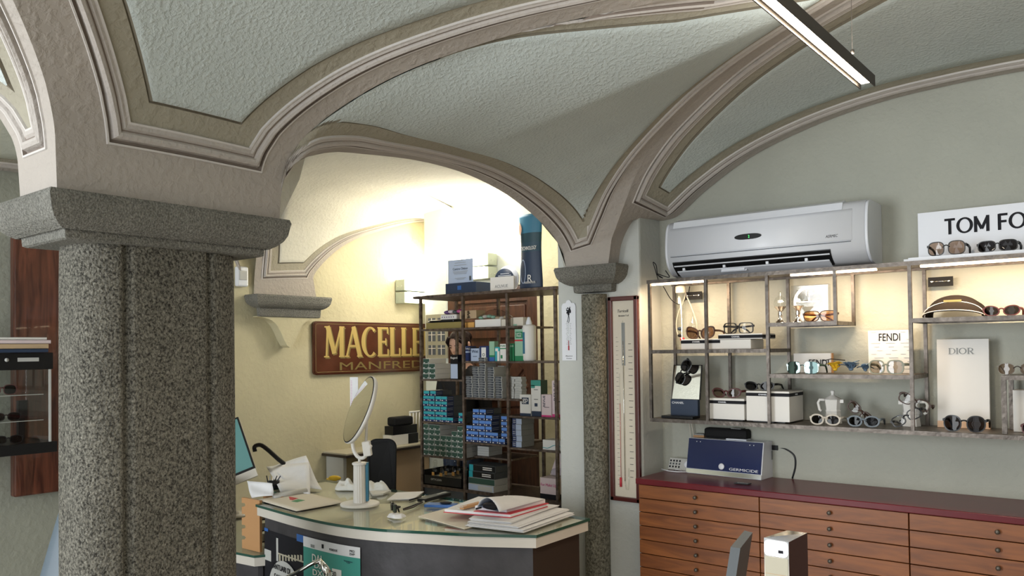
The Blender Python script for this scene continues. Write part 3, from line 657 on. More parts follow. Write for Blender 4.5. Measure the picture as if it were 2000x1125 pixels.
# ---- eyewear
def outline(w_, h_, n=2.6, tilt=0, drop=0, k=40, brow=0):
    pts = []
    for i in range(k):
        a = 2*math.pi*i/k; c, s = math.cos(a), math.sin(a)
        x = w_/2*math.copysign(abs(c)**(2/n), c); z = h_/2*math.copysign(abs(s)**(2/n), s)
        z += tilt*x/(w_/2)*h_/2*(1 if z > 0 else .45); x *= 1-drop*(0 if z > 0 else -z/(h_/2)); z -= brow*h_*(x/(w_/2))**2 if z > 0 else 0
        pts.append((x, z))
    return pts
def glasses(label, loc, rz=0, w_=.054, h_=.044, n=2.6, tilt=.0, drop=0, gap=.018, rim=.004, fr='tortoise', ln='lens_brown', arm='tortoise', fold=False, pitch=0, group=None, shield=False, thick=.005, armh=.012, roll=0, bridge=.5, armlen=.125, cat='glasses', name='sunglasses'):
    t = thing(name, label, cat, loc, rz, group)
    RM = Matrix.Rotation(roll, 4, 'Y') @ Matrix.Rotation(pitch, 4, 'X')
    base = h_/2+rim if not roll else 0
    allz = []
    q = MB(); off = (w_+gap)/2
    for s in (-1, 1):
        o = [(s*x+s*off, z) for x, z in outline(w_, h_, n, tilt, drop)]
        cx = s*off
        k = len(o)
        def wrap(x): return abs(x)**2*1.9
        inn = [(x, wrap(x), z) for x, z in o]
        ou = [(cx+(x-cx)*(1+2*rim/w_), wrap(x), z*(1+2*rim/h_)) for x, z in o]
        vs = [(x, y-thick/2, z+base) for x, y, z in ou]+[(x, y-thick/2, z+base) for x, y, z in inn]+[(x, y+thick/2, z+base) for x, y, z in inn]+[(x, y+thick/2, z+base) for x, y, z in ou]
        fs = [(r*k+i, r*k+(i+1) % k, ((r+1) % 4)*k+(i+1) % k, ((r+1) % 4)*k+i) for r in range(4) for i in range(k)]
        q.add(vs, fs, fr)
    bz = base+h_*.5*(bridge-.15)
    q.tube([(-gap/2-.003, .002, bz-.004), (-gap/4, -.001, bz+.002), (0, -.002, bz+.003), (gap/4, -.001, bz+.002), (gap/2+.003, .002, bz-.004)], max(rim*.75, .0022), fr, n=8)
    xe = off+w_/2+rim*.6; ye = (xe**2)*1.9
    for s in (-1, 1): q.box((s*(xe+.001), ye+.002, base+h_*.22), (.007, .008, armh*.75), fr)
    q.v = [RM @ v for v in q.v]; q.build('frame', t)
    for s in (-1, 1):
        q = MB(); o = [(s*x+s*off, z) for x, z in outline(w_, h_, n, tilt, drop)]; k = len(o)
        vs = [(x, x*x*1.9-.0004-.0022*(1-((x-s*off)/(w_/2))**2), z+base) for x, z in o]+[(x, x*x*1.9+.0006, z+base) for x, z in o]+[(s*off, off*off*1.9-.003, base)]
        q.add(vs, [(i, (i+1) % k, 2*k) for i in range(k)], ln, True); q.v = [RM @ v for v in q.v]; q.build('lens', t)
    for s in (-1, 1):
        q = MB(); x0 = s*(xe+.001); y0 = ye+.004; z0 = base+h_*.22
        if fold: yb = y0+.008+(.006 if s > 0 else 0); pts = [(x0, y0, z0), (x0-s*.01, yb, z0), (x0-s*armlen*.62, yb+.004, z0-.006), (x0-s*armlen*.8, yb+.004, z0-.018), (x0-s*armlen*.92, yb+.004, max(z0-.034, .003))]
        else: pts = [(x0, y0, z0), (x0+s*.001, y0+.04, z0), (x0, y0+armlen*.68, z0-.004), (x0-s*.003, y0+armlen*.85, z0-.016), (x0-s*.006, y0+armlen, max(z0-.034, .003))]
        q.tube(pts, [armh*.42, armh*.42, armh*.36, armh*.34, armh*.26], arm, n=8, flat=1, up=(0, 0, 1))
        # flatten sideways
        q.v = [RM @ v for v in q.v]; q.build('temple', t)
    return t
def at(u, v, Y): return P(u, v, Y=Y)
YS = 3.44
# objects upper left bay: z = mid
def strip(b, c, d, mm): b.box(c, d, mm)
def cbox(label, u0, u1, vtop, Yc, z, depth, band=None, group='monochrome perfume style display boxes', rz=0, hh=None, w_=None, base=None):
    x0 = P(u0, 600, Y=Yc).x; x1 = P(u1, 600, Y=Yc).x; w2 = w_ or x1-x0
    h = hh or P((u0+u1)/2, vtop, Y=Yc).z-z
    t = thing('display_box', label, 'box', ((x0+x1)/2, Yc+depth/2, z), rz, group)
    q = MB(); q.bb((-w2/2, -depth/2, 0), (w2/2, depth/2, h), 'white2', bev=.002); q.build('body', t)
    if band:
        q = MB(); q.bb((-w2/2-.0008, -depth/2-.0008, h-band-.014), (w2/2+.0008, depth/2+.0008, h-band), 'ink'); bd = q.build('band', t)
        text('CHANEL', frame((-.0 if w2 < .12 else -.02, -depth/2-.0012, h-band-.007), (1, 0, 0), (0, 0, 1)), .038, .0065, 'white', bd, bold=.03)
        text('CHANEL', frame((w2/2+.0012, -.0, h-band-.007), (0, 1, 0), (0, 0, 1)), .03, .0055, 'white', bd, bold=.03)
    return t, h
G1 = 'white display boxes with a black lettered band'
SM = SZ['mid']+.001; SL = SZ['low']+.001
q = MB()
ca, ha = cbox('flat white box with black CHANEL band, under the brown cat-eye sunglasses', 1329, 1405, 662, 3.40, SM, .15, .006, G1)
cb1, hb = cbox('thick white slab with no band under the black clear-lens glasses', 1404, 1465, 663, 3.40, SM, .15, None, G1)
cb2, hc = cbox('thin white box with black CHANEL band lying on the white slab', 1402, 1488, 655, 3.395, SM+hb+.001, .15, .006, G1, hh=.024)
cc, hd = cbox('smaller white cube box with black CHANEL band under the dark red cat-eye sunglasses', 1382, 1450, 778, 3.40, SL+.006, .16, .01, G1)
ce, he = cbox('largest white cube box with black CHANEL band under the black oval sunglasses', 1454, 1538, 764, 3.395, SL+.006, .17, .008, G1)
for x_, nm in ((cc, 'cube'), (ce, 'cube')):
    q = MB(); q.bb((-.07, -.07, -.006), (.07, .09, .0), 'black'); q.build('foot', x_)
glasses('brown butterfly sunglasses on the flat white banded box, upper left bay', (P(1367, 670, Y=3.43).x, 3.43, SM+ha), w_=.057, h_=.046, n=2.7, tilt=.34, drop=.12, fr='tortoise', ln='lens_brown', rim=.005)
glasses('black angular glasses with clear lenses on the thin banded box', (P(1441, 645, Y=3.43).x, 3.43, SM+hb+.024+.002), w_=.056, h_=.042, n=4.5, fr='black', ln='lens_clear', arm='black', fold=True, rim=.0035, name='eyeglasses', thick=.006)
glasses('wine red cat-eye sunglasses on the smaller white cube box', (P(1418, 770, Y=3.44).x, 3.44, SL+hd+.006), w_=.054, h_=.034, n=2.1, tilt=.25, fr='wine', ln='lens_grad', arm='wine', rim=.005)
glasses('black oval sunglasses on the largest white cube box', (P(1482, 757, Y=3.43).x, 3.43, SL+he+.006), w_=.052, h_=.032, n=2.2, tilt=.15, fr='black', ln='lens_dark', arm='black', rim=.004)
# Galileo thermometer
g0 = P(1327, 600, Y=3.55)
t = thing('glass_tube_thermometer', 'tall clear glass cylinder thermometer with coloured floats at the left end of the shelf', 'thermometer', (g0.x+.012, 3.54, SM))
q = MB(); q.lathe((0, 0, 0), [(0, 0), (.028, 0), (.028, .02), (.026, .028), (0, .028)], 'clear', 20); q.lathe((0, 0, .028), [(.026, 0), (.026, .235), (.022, .245)], 'clear', 20); q.build('cylinder', t)
q = MB(); q.cyl((0, 0, .272), .024, .035, 'cable', 20, bev=.004); q.build('cap', t)
for k_, (z_, c_) in enumerate(((.05, 'red'), (.068, 'black'), (.088, 'clear'), (.10, 'navy'))):
    q = MB(); q.ell((.006*(-1)**k_, 0, z_), (.012, .012, .009), c_); q.build('float', t)
g0 = P(1350, 600, Y=3.57)
t = thing('storm_glass', 'small clear glass bottle shaped barometer with a thin neck behind the brown sunglasses', 'bottle', (g0.x, 3.585, SM)); q = MB()
q.lathe((0, 0, 0), [(0, 0), (.018, 0), (.02, .02), (.02, .11), (.016, .13), (.006, .145), (.004, .175), (0, .18)], 'clear', 20); q.build('glass', t)
q = MB(); q.lathe((0, 0, .14), [(.010, 0), (.011, .003), (.007, .008)], 'clear', 16); q.build('rim', t)
# cable coil hanging at the left
pts = []
for i in range(30):
    t_ = i/29; a = math.pi*(1.0+t_)*1.0
    pts.append((-1.845+.05*math.cos(a+math.pi*0)+.06, 3.60, 1.60+.05*math.sin(a)))
cabp = [(-1.79, 3.6, 1.79), (-1.80, 3.6, 1.74), (-1.835, 3.6, 1.67), (-1.845, 3.6, 1.60), (-1.83, 3.6, 1.555), (-1.79, 3.6, 1.54), (-1.75, 3.6, 1.555), (-1.735, 3.6, 1.60), (-1.755, 3.6, 1.68), (-1.785, 3.6, 1.75), (-1.80, 3.6, 1.79)]
q = MB(); q.tube(path(cabp).pts[::3], .0032, 'cable', n=8); tag(q.build('cable'), 'beige cable loop hanging inside the left end of the steel shelf', 'cable')
q = MB(); q.tube(path([(-1.80, 3.625, 1.165), (-1.79, 3.63, 1.05), (-1.775, 3.63, .93)]).pts[::3], .003, 'cable', n=8); q.tube(path([(-1.79, 3.625, 1.165), (-1.775, 3.632, 1.05), (-1.765, 3.63, .93)]).pts[::3], .003, 'cable', n=8)
tag(q.build('cable'), 'pair of thin beige wires running down the wall below the shelf to the socket strip', 'cable')
q = MB(); q.tube(path([(-1.86, 3.45, 1.83), (-1.87, 3.44, 1.88), (-1.88, 3.44, 1.915), (-1.865, 3.44, 1.90), (-1.855, 3.44, 1.85), (-1.83, 3.44, 1.835), (-1.87, 3.45, 1.86), (-1.80, 3.45, 1.838), (-1.815, 3.44, 1.87)]).pts[::2], .0022, 'ink', n=6)
q.tube(path([(-1.86, 3.5, 1.80), (-1.85, 3.58, 1.73), (-1.82, 3.6, 1.715), (-1.78, 3.6, 1.76), (-1.77, 3.6, 1.80)]).pts[::2], .0022, 'ink', n=6)
tag(q.build('cable'), 'tangled thin black cables at the left end of the air conditioner', 'cable')
# black CHANEL display with mirror
t = thing('display_stand', 'black CHANEL display with tilted mirror back holding folded black sunglasses', 'display', (P(1330, 800, Y=3.45).x+.02, 3.45, SL))
W_ = .155
q = MB(); q.bb((-W_/2-.015, -.06, 0), (W_/2-.01, .02, .012), 'black', bev=.002); q.bb((-W_/2+.004, -.0, .012), (W_/2-.012, .022, .085), 'navy'); q.build('base', t)
q = MB(); q.T = Matrix.Translation((0, .012, .085)) @ Matrix.Rotation(R(-10), 4, 'X'); q.bb((-W_/2+.002, 0, 0), (W_/2-.006, .006, .165), 'black'); q.bb((-W_/2+.006, -.0012, .002), (W_/2-.010, 0, .161), 'mirror'); q.build('mirror', t)
text('CHANEL', frame((-.035, -.0008, .07), (1, 0, 0), (0, 0, 1)), .062, .010, 'white', t, bold=.03)
glasses('black sunglasses hanging upright against the mirror of the black display', (P(1331, 735, Y=3.43).x, 3.445, SL+.215), w_=.05, h_=.04, n=2.4, fr='black', ln='lens_dark', arm='black', roll=R(-62), pitch=R(0), fold=True, armlen=.08)
# radiometers
for u, lab in ((1524, 'glass bulb radiometer on a silver foot, left one of the two'), (1558, 'glass bulb radiometer on a silver foot, right one in front of the clear block')):
    t = thing('radiometer', lab, 'radiometer', (P(u, 600, Y=3.47).x, 3.47, SZ['glass']+.001), 0, 'glass bulb radiometers')
    q = MB(); q.lathe((0, 0, 0), [(0, 0), (.026, 0), (.025, .003), (.014, .012), (.008, .022), (.010, .03), (.012, .04), (.010, .048), (.014, .058), (.028, .072)], 'chrome', 24); q.build('foot', t)
    q = MB(); q.lathe((0, 0, .062), [(.012, 0), (.022, .008), (.028, .022), (.028, .032), (.02, .047), (.008, .055), (.006, .06), (.0065, .07), (.003, .078), (0, .079)], 'clear', 24); q.build('bulb', t)
    q = MB(); q.box((0, 0, .095), (.022, .001, .012), 'white'); q.box((0, 0, .095), (.001, .022, .012), 'white'); q.tube([(0, 0, .075), (0, 0, .13)], .0008, 'white', n=6); q.build('vane', t)
# acrylic block clock
x_ = P(1580, 600, Y=3.52).x
t = thing('acrylic_clock', 'square clear acrylic block with a pale blue clock ring behind the radiometers', 'clock', (x_, 3.53, SZ['glass']+.001))
q = MB(); q.bb((-.082, 0, 0), (.082, .028, .165), 'acryl', bev=.003); q.build('block', t)
q = MB()
n = 48; vs = []
for r_ in (.058, .070):
    for i in range(n): a = 2*math.pi*i/n; vs.append((r_*math.cos(a), -.001, .09+r_*math.sin(a)))
q.add(vs, [(i, (i+1) % n, n+(i+1) % n, n+i) for i in range(n)], 'white'); q.build('dial_ring', t)
text('12', frame((0, -.0016, .128), (1, 0, 0), (0, 0, 1)), .03, .018, 'white', t, bold=.01)
q = MB(); q.bb((-.045, -.002, .088), (.045, -.001, .094), 'white'); q.bb((-.004, -.003, .09), (.004, -.001, .11), 'white'); q.build('hand', t)
t = glasses('large amber shield sunglasses with brown frame in front of the clear block', (P(1602, 625, Y=3.42).x, 3.415, SZ['glass']+.001), w_=.064, h_=.040, n=3.4, fr='tortoise', ln='lens_amber', arm='tortoise', gap=.006, fold=True, rim=.003, drop=.18)
# FENDI shelf
SFz = SZ['fendi']+.001
def board(label, u0, u1, vt, Yc, z, th=.012, lean=0, name='brand_card', mm='white2', cat='sign'):
    x0 = P(u0, 600, Y=Yc).x; x1 = P(u1, 600, Y=Yc).x; h = P((u0+u1)/2, vt, Y=Yc).z-z
    t = thing(name, label, cat, ((x0+x1)/2, Yc, z)); W2 = (x1-x0)/2
    q = MB(); q.T = Matrix.Rotation(-lean, 4, 'X'); q.bb((-W2, 0, 0), (W2, th, h), mm, bev=.001); q.build('panel', t); return t, W2, h
t, W2, h = board('white block with FENDI lettering behind the mirrored visor sunglasses', 1548, 1621, 690, 3.575, SFz, .022)
q = MB(); q.bb((W2, 0, 0), (W2+.004, .022, h), 'wood'); q.build('side', t)
text('FENDI', frame((W2*.36, -.001, h*.52), (1, 0, 0), (0, 0, 1)), W2*1.05, .027, 'ink', t, bold=.025)
t, W2, h = board('tall white FENDI panel with rows of short grey lines behind the grey-green sunglasses', 1694, 1779, 645, 3.575, SFz, .01)
text('FENDI', frame((0, -.001, h*.84), (1, 0, 0), (0, 0, 1)), W2*.98, .031, 'ink', t, bold=.02)
q = MB()
for r_ in range(11):
    if r_ in (1,): continue
    for k_ in range(3):
        z_ = h*(.95-.085*r_); x_ = -W2*.86+k_*W2*.68+(r_ % 3)*.012
        if abs(z_-h*.84) < .02 and k_ == 1: continue
        q.bb((x_, -.0012, z_), (x_+(.036 if r_ % 4 == 3 else .02), 0, z_+.0012), 'grey')
q.build('printed_lines', t)
glasses('mirrored wrap-around visor sunglasses in front of the small FENDI block', (P(1567, 725, Y=3.41).x, 3.41, SFz), w_=.052, h_=.048, n=3.5, gap=.022, fr='lens_mirror', ln='lens_mirror', arm='dgreen', rim=.002, tilt=0)
glasses('large square grey-green sunglasses before the tall FENDI panel', (P(1730, 722, Y=3.42).x, 3.42, SFz), rz=R(-4), w_=.052, h_=.048, n=2.9, fr='sage', ln='lens_grey', arm='sage', rim=.005, armh=.014)
def flower(label, u, v, Yc, mm, r, z):
    p = P(u, v, Y=Yc); t = thing('fabric_flower', label, 'flower', (p.x, Yc, z)); random.seed(int(u))
    for k_ in range(11):
        q = MB(); a = k_/11*2*math.pi; el = .45+.75*random.random(); L_ = r*(.8+.35*random.random())
        q.T = Matrix.Translation((0, 0, r*.36)) @ Matrix.Rotation(a, 4, 'Z') @ Matrix.Rotation(-el+.35, 4, 'Y')
        rows = [[(L_*s_, w2*L_*.42*math.sin(math.pi*min(1, s_*.92+.06))**.7, .010*math.sin(3*s_)+.004*w2*w2) for w2 in (-1, -.5, 0, .5, 1)] for s_ in [i/6 for i in range(7)]]
        q.grid(rows, mm)
        q.v = [Vector((v_.x, v_.y, max(v_.z, .001))) for v_ in q.v]; q.build('petal', t)
    q = MB(); q.ell((0, 0, r*.42), (r*.2, r*.2, r*.14), mm); q.build('centre', t)
flower('yellow cloth flower brooch lying on the middle shelf', 1631, 720, 3.43, 'yellow', .044, SFz)
flower('blue-grey cloth flower on the middle shelf, beside the yellow one', 1662, 716, 3.43, 'flower', .047, SFz)
flower('second blue-grey cloth flower, nearest the large square sunglasses', 1690, 718, 3.45, 'flower', .036, SFz)
q = MB(); p = P(1625, 702, Y=3.44); q.tube([(p.x-.035, 3.42, p.z-.006), (p.x, 3.43, p.z+.002), (p.x+.05, 3.45, p.z-.004)], .0018, 'ink', n=6)
o = q.build('hair_pin'); tag(o, 'thin dark stem lying across the yellow cloth flower', 'pin')
# bottom shelf: moka pots and glasses
def moka(label, u, Yc, rz):
    t = thing('ceramic_moka_pot', label, 'coffee pot', (P(u, 800, Y=Yc).x, Yc, SL), rz, 'white ceramic moka pots')
    q = MB(); q.lathe((0, 0, 0), [(0, 0), (.036, 0), (.036, .004), (.031, .04), (.030, .046)], 'white2', 8, smooth=False); q.build('base', t)
    q = MB(); q.lathe((0, 0, .046), [(.030, 0), (.032, .006), (.029, .012), (.034, .052), (.036, .056), (.03, .057)], 'white2', 8, smooth=False); q.box((-.038, 0, .094), (.014, .012, .014), 'white2'); q.build('jug', t)
    q = MB(); q.lathe((0, 0, .103), [(.035, 0), (.012, .014), (.008, .016), (.006, .02), (.009, .03), (.008, .035), (0, .036)], 'white2', 12); q.build('lid', t)
    q = MB(); q.tube([(.034, 0, .098), (.055, 0, .098), (.062, 0, .085), (.056, 0, .055), (.048, 0, .05)], .006, 'white2'); q.build('handle', t)
moka('white ceramic moka pot with its handle to the left, behind the ivory oval sunglasses', 1627, 3.52, R(180))
moka('white ceramic moka pot half hidden behind the steel post and the stacked black frames', 1779, 3.545, R(0))
GL = SL
glasses('ivory oval sunglasses with dark lenses in front of the left moka pot', (P(1611, 828, Y=3.41).x, 3.41, GL), w_=.046, h_=.034, n=2.2, fr='ivory', ln='lens_dark', arm='ivory', rim=.006)
glasses('blue-grey oval sunglasses with black lenses beneath the tilted tortoise frame', (P(1686, 830, Y=3.41).x, 3.41, GL), rz=R(3), w_=.046, h_=.034, n=2.2, fr='greyblue', ln='lens_dark', arm='greyblue', rim=.006)
glasses('dark tortoise glasses standing on edge, leaning behind the blue-grey pair', (P(1680, 808, Y=3.50).x, 3.50, GL+.05), w_=.046, h_=.036, n=3, fr='tortoise', ln='lens_clear', arm='tortoise', roll=R(42), fold=True, name='eyeglasses', armlen=.11)
glasses('dark tortoise glasses slanting at the top over the right moka pot', (P(1785, 785, Y=3.44).x, 3.44, GL+.105), w_=.046, h_=.036, n=3, fr='tortoise', ln='lens_clear', arm='tortoise', roll=R(24), fold=False, name='eyeglasses', armlen=.10)
glasses('black glasses resting tilted on the shelf before the right moka pot', (P(1770, 815, Y=3.41).x, 3.41, GL+.045), w_=.046, h_=.034, n=3, fr='black', ln='lens_clear', arm='black', roll=R(-28), fold=False, name='eyeglasses', armlen=.10)
# DIOR panel
t, W2, h = board('tall ivory DIOR panel with orange foot strip leaning on the wall', 1826, 1928, 662, 3.555, SL, .02, R(3), mm='white2')
q = MB(); q.T = Matrix.Rotation(-R(3), 4, 'X'); q.bb((-W2-.0005, -.001, 0), (W2+.0005, .0205, .026), 'dor'); q.build('foot_strip', t)
roman('DIOR', Matrix.Rotation(-R(3), 4, 'X') @ frame((-.005, -.0012, h*.865), (1, 0, 0), (0, 0, 1)), .09, .024, 'grey', t, fat=.8, ex=.0006)
glasses('large round black sunglasses in front of the ivory DIOR panel', (P(1883, 835, Y=3.40).x, 3.40, GL), w_=.054, h_=.054, n=2.3, fr='black', ln='lens_dark', arm='black', gap=.024, rim=.004)
q = MB(); x_ = P(1976, 700, Y=3.5).x; q.bb((x_, 3.50, SL), (x_+.16, 3.58, SL+.155), 'white2', bev=.002); tag(q.build('display_box'), 'plain white box standing under the small steel table riser', 'box')
glasses('thin wine coloured glasses at the right edge beneath the table riser', (P(1993, 828, Y=3.41).x+.065, 3.415, GL), w_=.05, h_=.036, n=3, fr='wine', ln='lens_dark', arm='wine')
glasses('thin wire aviator sunglasses with olive lenses on top of the table riser', (P(1960, 722, Y=3.46).x+.045, 3.45, SL+.213), w_=.052, h_=.04, n=2.3, fr='knob', ln='lens_grad', arm='knob', rim=.0015, thick=.002, armh=.003)
# visor cap + small sunglasses on the right upper shelf
SGz = SZ['glass']+.001
p = P(1862, 620, Y=3.46)
M['visorblack'] = mat('visor_black', (.018, .014, .012), .95, spec=.08)
t = thing('visor_cap', 'black sun visor with white piping lying on the upper right shelf', 'visor', (p.x, 3.48, SGz), R(0))
q = MB(); rows = []
for i in range(21):
    a = -math.pi/2+math.pi*i/20*1.0
    x = .105*math.sin(a); rows.append([(x*(1+.0*k_), -.015-.085*math.cos(a)*k_/6-.01, .004+.055*math.cos(a)**1.0*(1-(k_/6)**1.6*.62)) for k_ in range(7)])
q.grid(rows, 'visorblack'); br = q.build('brim', t)
br.modifiers.new('s', 'SOLIDIFY').thickness = .003
q = MB(); q.tube([Vector(r_[6])+Vector((0, -.001, .002)) for r_ in rows], .0018, 'white2', n=6, up=(0, 1, 0)); q.tube([Vector(r_[0])+Vector((0, -.002, .003)) for r_ in rows], .0016, 'white2', n=6, up=(0, 1, 0)); q.build('piping', t)
q = MB(); rows = []
for i in range(25):
    a = -math.pi/2+math.pi*i/24; x = .098*math.sin(a)
    rows.append([(x, -.02+.03*k_/3+.0*math.cos(a), .004+(.058+.026*k_/3)*math.cos(a)**.8) for k_ in range(4)])
q.grid(rows, 'visorblack'); q.grid([[(p_[0]*1.0, p_[1]+.10*j/5, p_[2]*(1-.1*j/5)) for j in range(6)] for p_ in [r_[3] for r_ in rows]], 'visorblack')
bd = q.build('headband', t); bd.modifiers.new('s', 'SOLIDIFY').thickness = .003
q = MB(); q.bb((-.03, -.034, .060), (.03, -.028, .068), 'gold2'); q.build('badge', t)
glasses('small brown oval sunglasses to the right of the black visor', (P(1956, 615, Y=3.43).x, 3.43, SGz), w_=.046, h_=.031, n=2.2, tilt=.15, fr='wine', ln='lens_dark', arm='wine', rim=.004)
# TOM FORD
t = thing('brand_sign', 'long white TOM FORD sign standing on the top shelf', 'sign', (P(1793, 450, Y=3.56).x, 3.56, SZ['top']+.018))
h = P(1793, 417, Y=3.56).z-SZ['top']-.018
q = MB(); q.bb((0, 0, 0), (.62, .012, h), 'white'); q.build('panel', t)
q = MB(); q.bb((-.02, -.16, -.017), (.62, .02, -.006), 'white'); q.bb((-.005, -.155, -.006), (.62, .02, -.001), 'white'); q.build('base_plate', t)
roman('TOM FORD', frame((.105+.175, -.001, h*.66), (1, 0, 0), (0, 0, 1)), .375, .062, 'ink', t, name='sans_lettering', ex=.0005)
TZ = SZ['top']+.0185
glasses('large square black sunglasses with pale gradient lenses before the white sign', (P(1848, 490, Y=3.42).x, 3.42, TZ), w_=.052, h_=.048, n=2.9, fr='black', ln='lens_grad', arm='black', rim=.003)
glasses('low wide black wrap sunglasses on the top shelf before the white sign', (P(1948, 488, Y=3.42).x, 3.42, TZ), w_=.054, h_=.036, n=3.2, fr='black', ln='lens_dark', arm='black', rim=.003, gap=.014)

# ------------------------------------------------------------------ credenza with drawers
cr = thing('drawer_cabinet', 'long wooden plan cabinet of many shallow drawers under the sunglasses shelf', 'cabinet', (-1.885, 3.29, 0))
q = MB(); q.bb((0, .004, 0), (3.4, .355, .872), 'darkgap'); q.build('carcass', cr)
q = MB(); q.bb((-.012, -.022, .874), (3.42, .357, .900), 'burg', bev=.003); q.build('worktop', cr)
rowh = .0632
for c_ in range(3):
    x0 = c_*.5745+.002; x1 = x0+.5705
    if c_ == 0: x0 = .002
    for r_ in range(13):
        z1 = .8715-r_*rowh; z0 = z1-rowh+.0035
        q = MB(); q.bb((x0, -.016, z0), (x1, .004, z1), 'wooddr', bev=.0012); d = q.build('drawer', cr)
        q = MB(); q.tube([((x0+x1)/2, -.016, (z0+z1)/2), ((x0+x1)/2, -.020, (z0+z1)/2), ((x0+x1)/2, -.024, (z0+z1)/2), ((x0+x1)/2, -.030, (z0+z1)/2), ((x0+x1)/2, -.034, (z0+z1)/2)], [.005, .0045, .0085, .0085, .005], 'knob', n=14, up=(0, 0, 1)); q.build('knob', d)
WT = .901
# germicide box
p0 = P(1340, 923, Z=WT); p1 = P(1487, 938, Z=WT)
gx = (p1-p0); gl = gx.length; ang = math.atan2(gx.y, gx.x)
t = thing('uv_sterilizer', 'white metal sterilizer with blue glass front lettered GERMICIDE on the red worktop', 'sterilizer', (p0.x, p0.y, WT), ang)
hG = .165
def wedge(b, x0, x1, mm, pts): acprof(b, x0, x1, mm, pts)
q = MB(); wedge(q, 0, gl, 'white', [(0, 0), (.175, 0), (.175, hG), (.035, hG)]); q.build('body', t)
sl = Vector((0, .035, hG)).normalized()
fm = frame((gl/2, -.0015+.0175, hG/2), (1, 0, 0), sl)
q = MB(); q.T = fm; q.bb((-gl/2+.002, -hG/2+.022, 0), (gl/2-.004, hG/2, .002), 'blueglass' if 'blueglass' in M else cm('blueglass', (.005, .014, .085), .12)); fr_ = q.build('front_glass', t)
q = MB(); q.T = fm; q.bb((-gl/2, -hG/2, 0), (gl/2, -hG/2+.02, .0022), 'chrome'); q.build('chrome_strip', t)
text('GERMICIDE', fm @ frame((gl*.27, -.048, .0026), (1, 0, 0), (0, 1, 0)), gl*.37, .012, 'white', fr_, bold=.03)
q = MB(); q.T = fm; q.cyl((.0-.006, -.04, .002), .0145, .006, 'white', 24, bev=.002); q.build('knob', t)
q = MB(); q.T = fm
for x_ in (-gl*.38, -gl*.33, gl*.33, gl*.38): q.ell((x_, hG/2-.014, .003), (.0025, .0025, .001), 'white')
q.build('screws', t)
q = MB(); q.bb((gl, .11, .08), (gl+.002, .15, .12), 'grey'); q.build('label', t)
q = MB(); q.box((gl+.012, .13, .135), (.03, .024, .022), 'black'); q.tube(path([(gl+.02, .13, .135), (gl+.06, .13, .132), (gl+.10, .13, .105), (gl+.105, .13, .06), (gl+.09, .13, .0), ]).pts[::2], .0052, 'black'); q.build('power_plug', t)
# things on it
t2 = thing('glasses_case', 'black soft case lying on top of the sterilizer', 'case', (p0.x+.175, p0.y+.11, WT+hG+.001), ang)
q = MB(); q.bb((-.11, -.05, 0), (.11, .045, .048), 'blackm', bev=.012); q.build('body', t2); q = MB(); q.bb((.03, -.045, .049), (.08, .02, .052), 'grey'); q.build('flap', t2)
q = MB(); q.bb((0, 0, 0), (.055, .05, .010), 'wood', bev=.001); q.bb((.003, .003, .010), (.053, .047, .016), 'grey'); o = q.build('small_tin', loc=(p0.x+.012, p0.y+.06, WT+hG+.001)); tag(o, 'small wooden and grey tin at the left end of the sterilizer top', 'tin')
q = MB(); q.bb((0, 0, 0), (.10, .05, .006), 'white', bev=.001); o = q.build('remote_control', loc=(p0.x+.19, p0.y+.035, WT+hG+.001)); tag(o, 'flat white remote lying before the black case on the sterilizer', 'remote')
p = P(1450, 945, Z=WT)
q = MB(); q.bb((-.032, -.018, 0), (.032, .022, .003), 'black'); o = q.build('card'); o.location = (p.x, p.y, WT+.0005); tag(o, 'small dark glossy card lying in front of the sterilizer', 'card')
text('GERMI', Matrix.Translation((0, .002, .0034)), .05, .008, 'wgrey', o)
# socket strip
p = P(1325, 905, Y=3.575); p.y = 3.575
t = thing('socket_strip', 'grey multi socket strip leaning at the wall left of the sterilizer', 'power strip', (p.x, p.y, WT), 0)
q = MB(); q.T = Matrix.Rotation(R(-25), 4, 'X'); q.bb((-.06, 0, .003), (.08, .025, .065), 'wgrey', bev=.003); q.build('body', t)
q = MB(); q.T = Matrix.Rotation(R(-25), 4, 'X')
for i in range(4):
    for k_ in range(3): q.bb((-.05+i*.016-.004, -.001, .015+k_*.015), (-.05+i*.016+.004, .0, .024+k_*.015), 'ink' if k_ % 2 == 0 else 'dgrey')
q.build('socket', t)
q = MB(); q.T = Matrix.Rotation(R(-25), 4, 'X'); q.lathe((0, 0, 0), [(.016, 0), (.018, .003)], 'white', 16); q.T = Matrix.Rotation(R(-25), 4, 'X') @ Matrix.Translation((.045, -.003, .035)) @ Matrix.Rotation(R(90), 4, 'X'); q.lathe((0, 0, 0), [(0, 0), (.012, 0), (.018, .004), (.018, 0)], 'white', 20); q.build('dial', t)
q = MB(); q.tube([(p.x-.08, p.y-.02, WT+.004), (p.x-.03, p.y-.05, WT+.004), (p.x+.02, p.y-.055, WT+.004), (p.x+.06, p.y-.03, WT+.004)], .003, 'white', n=8); tag(q.build('cable'), 'short white cable lying before the socket strip', 'cable')

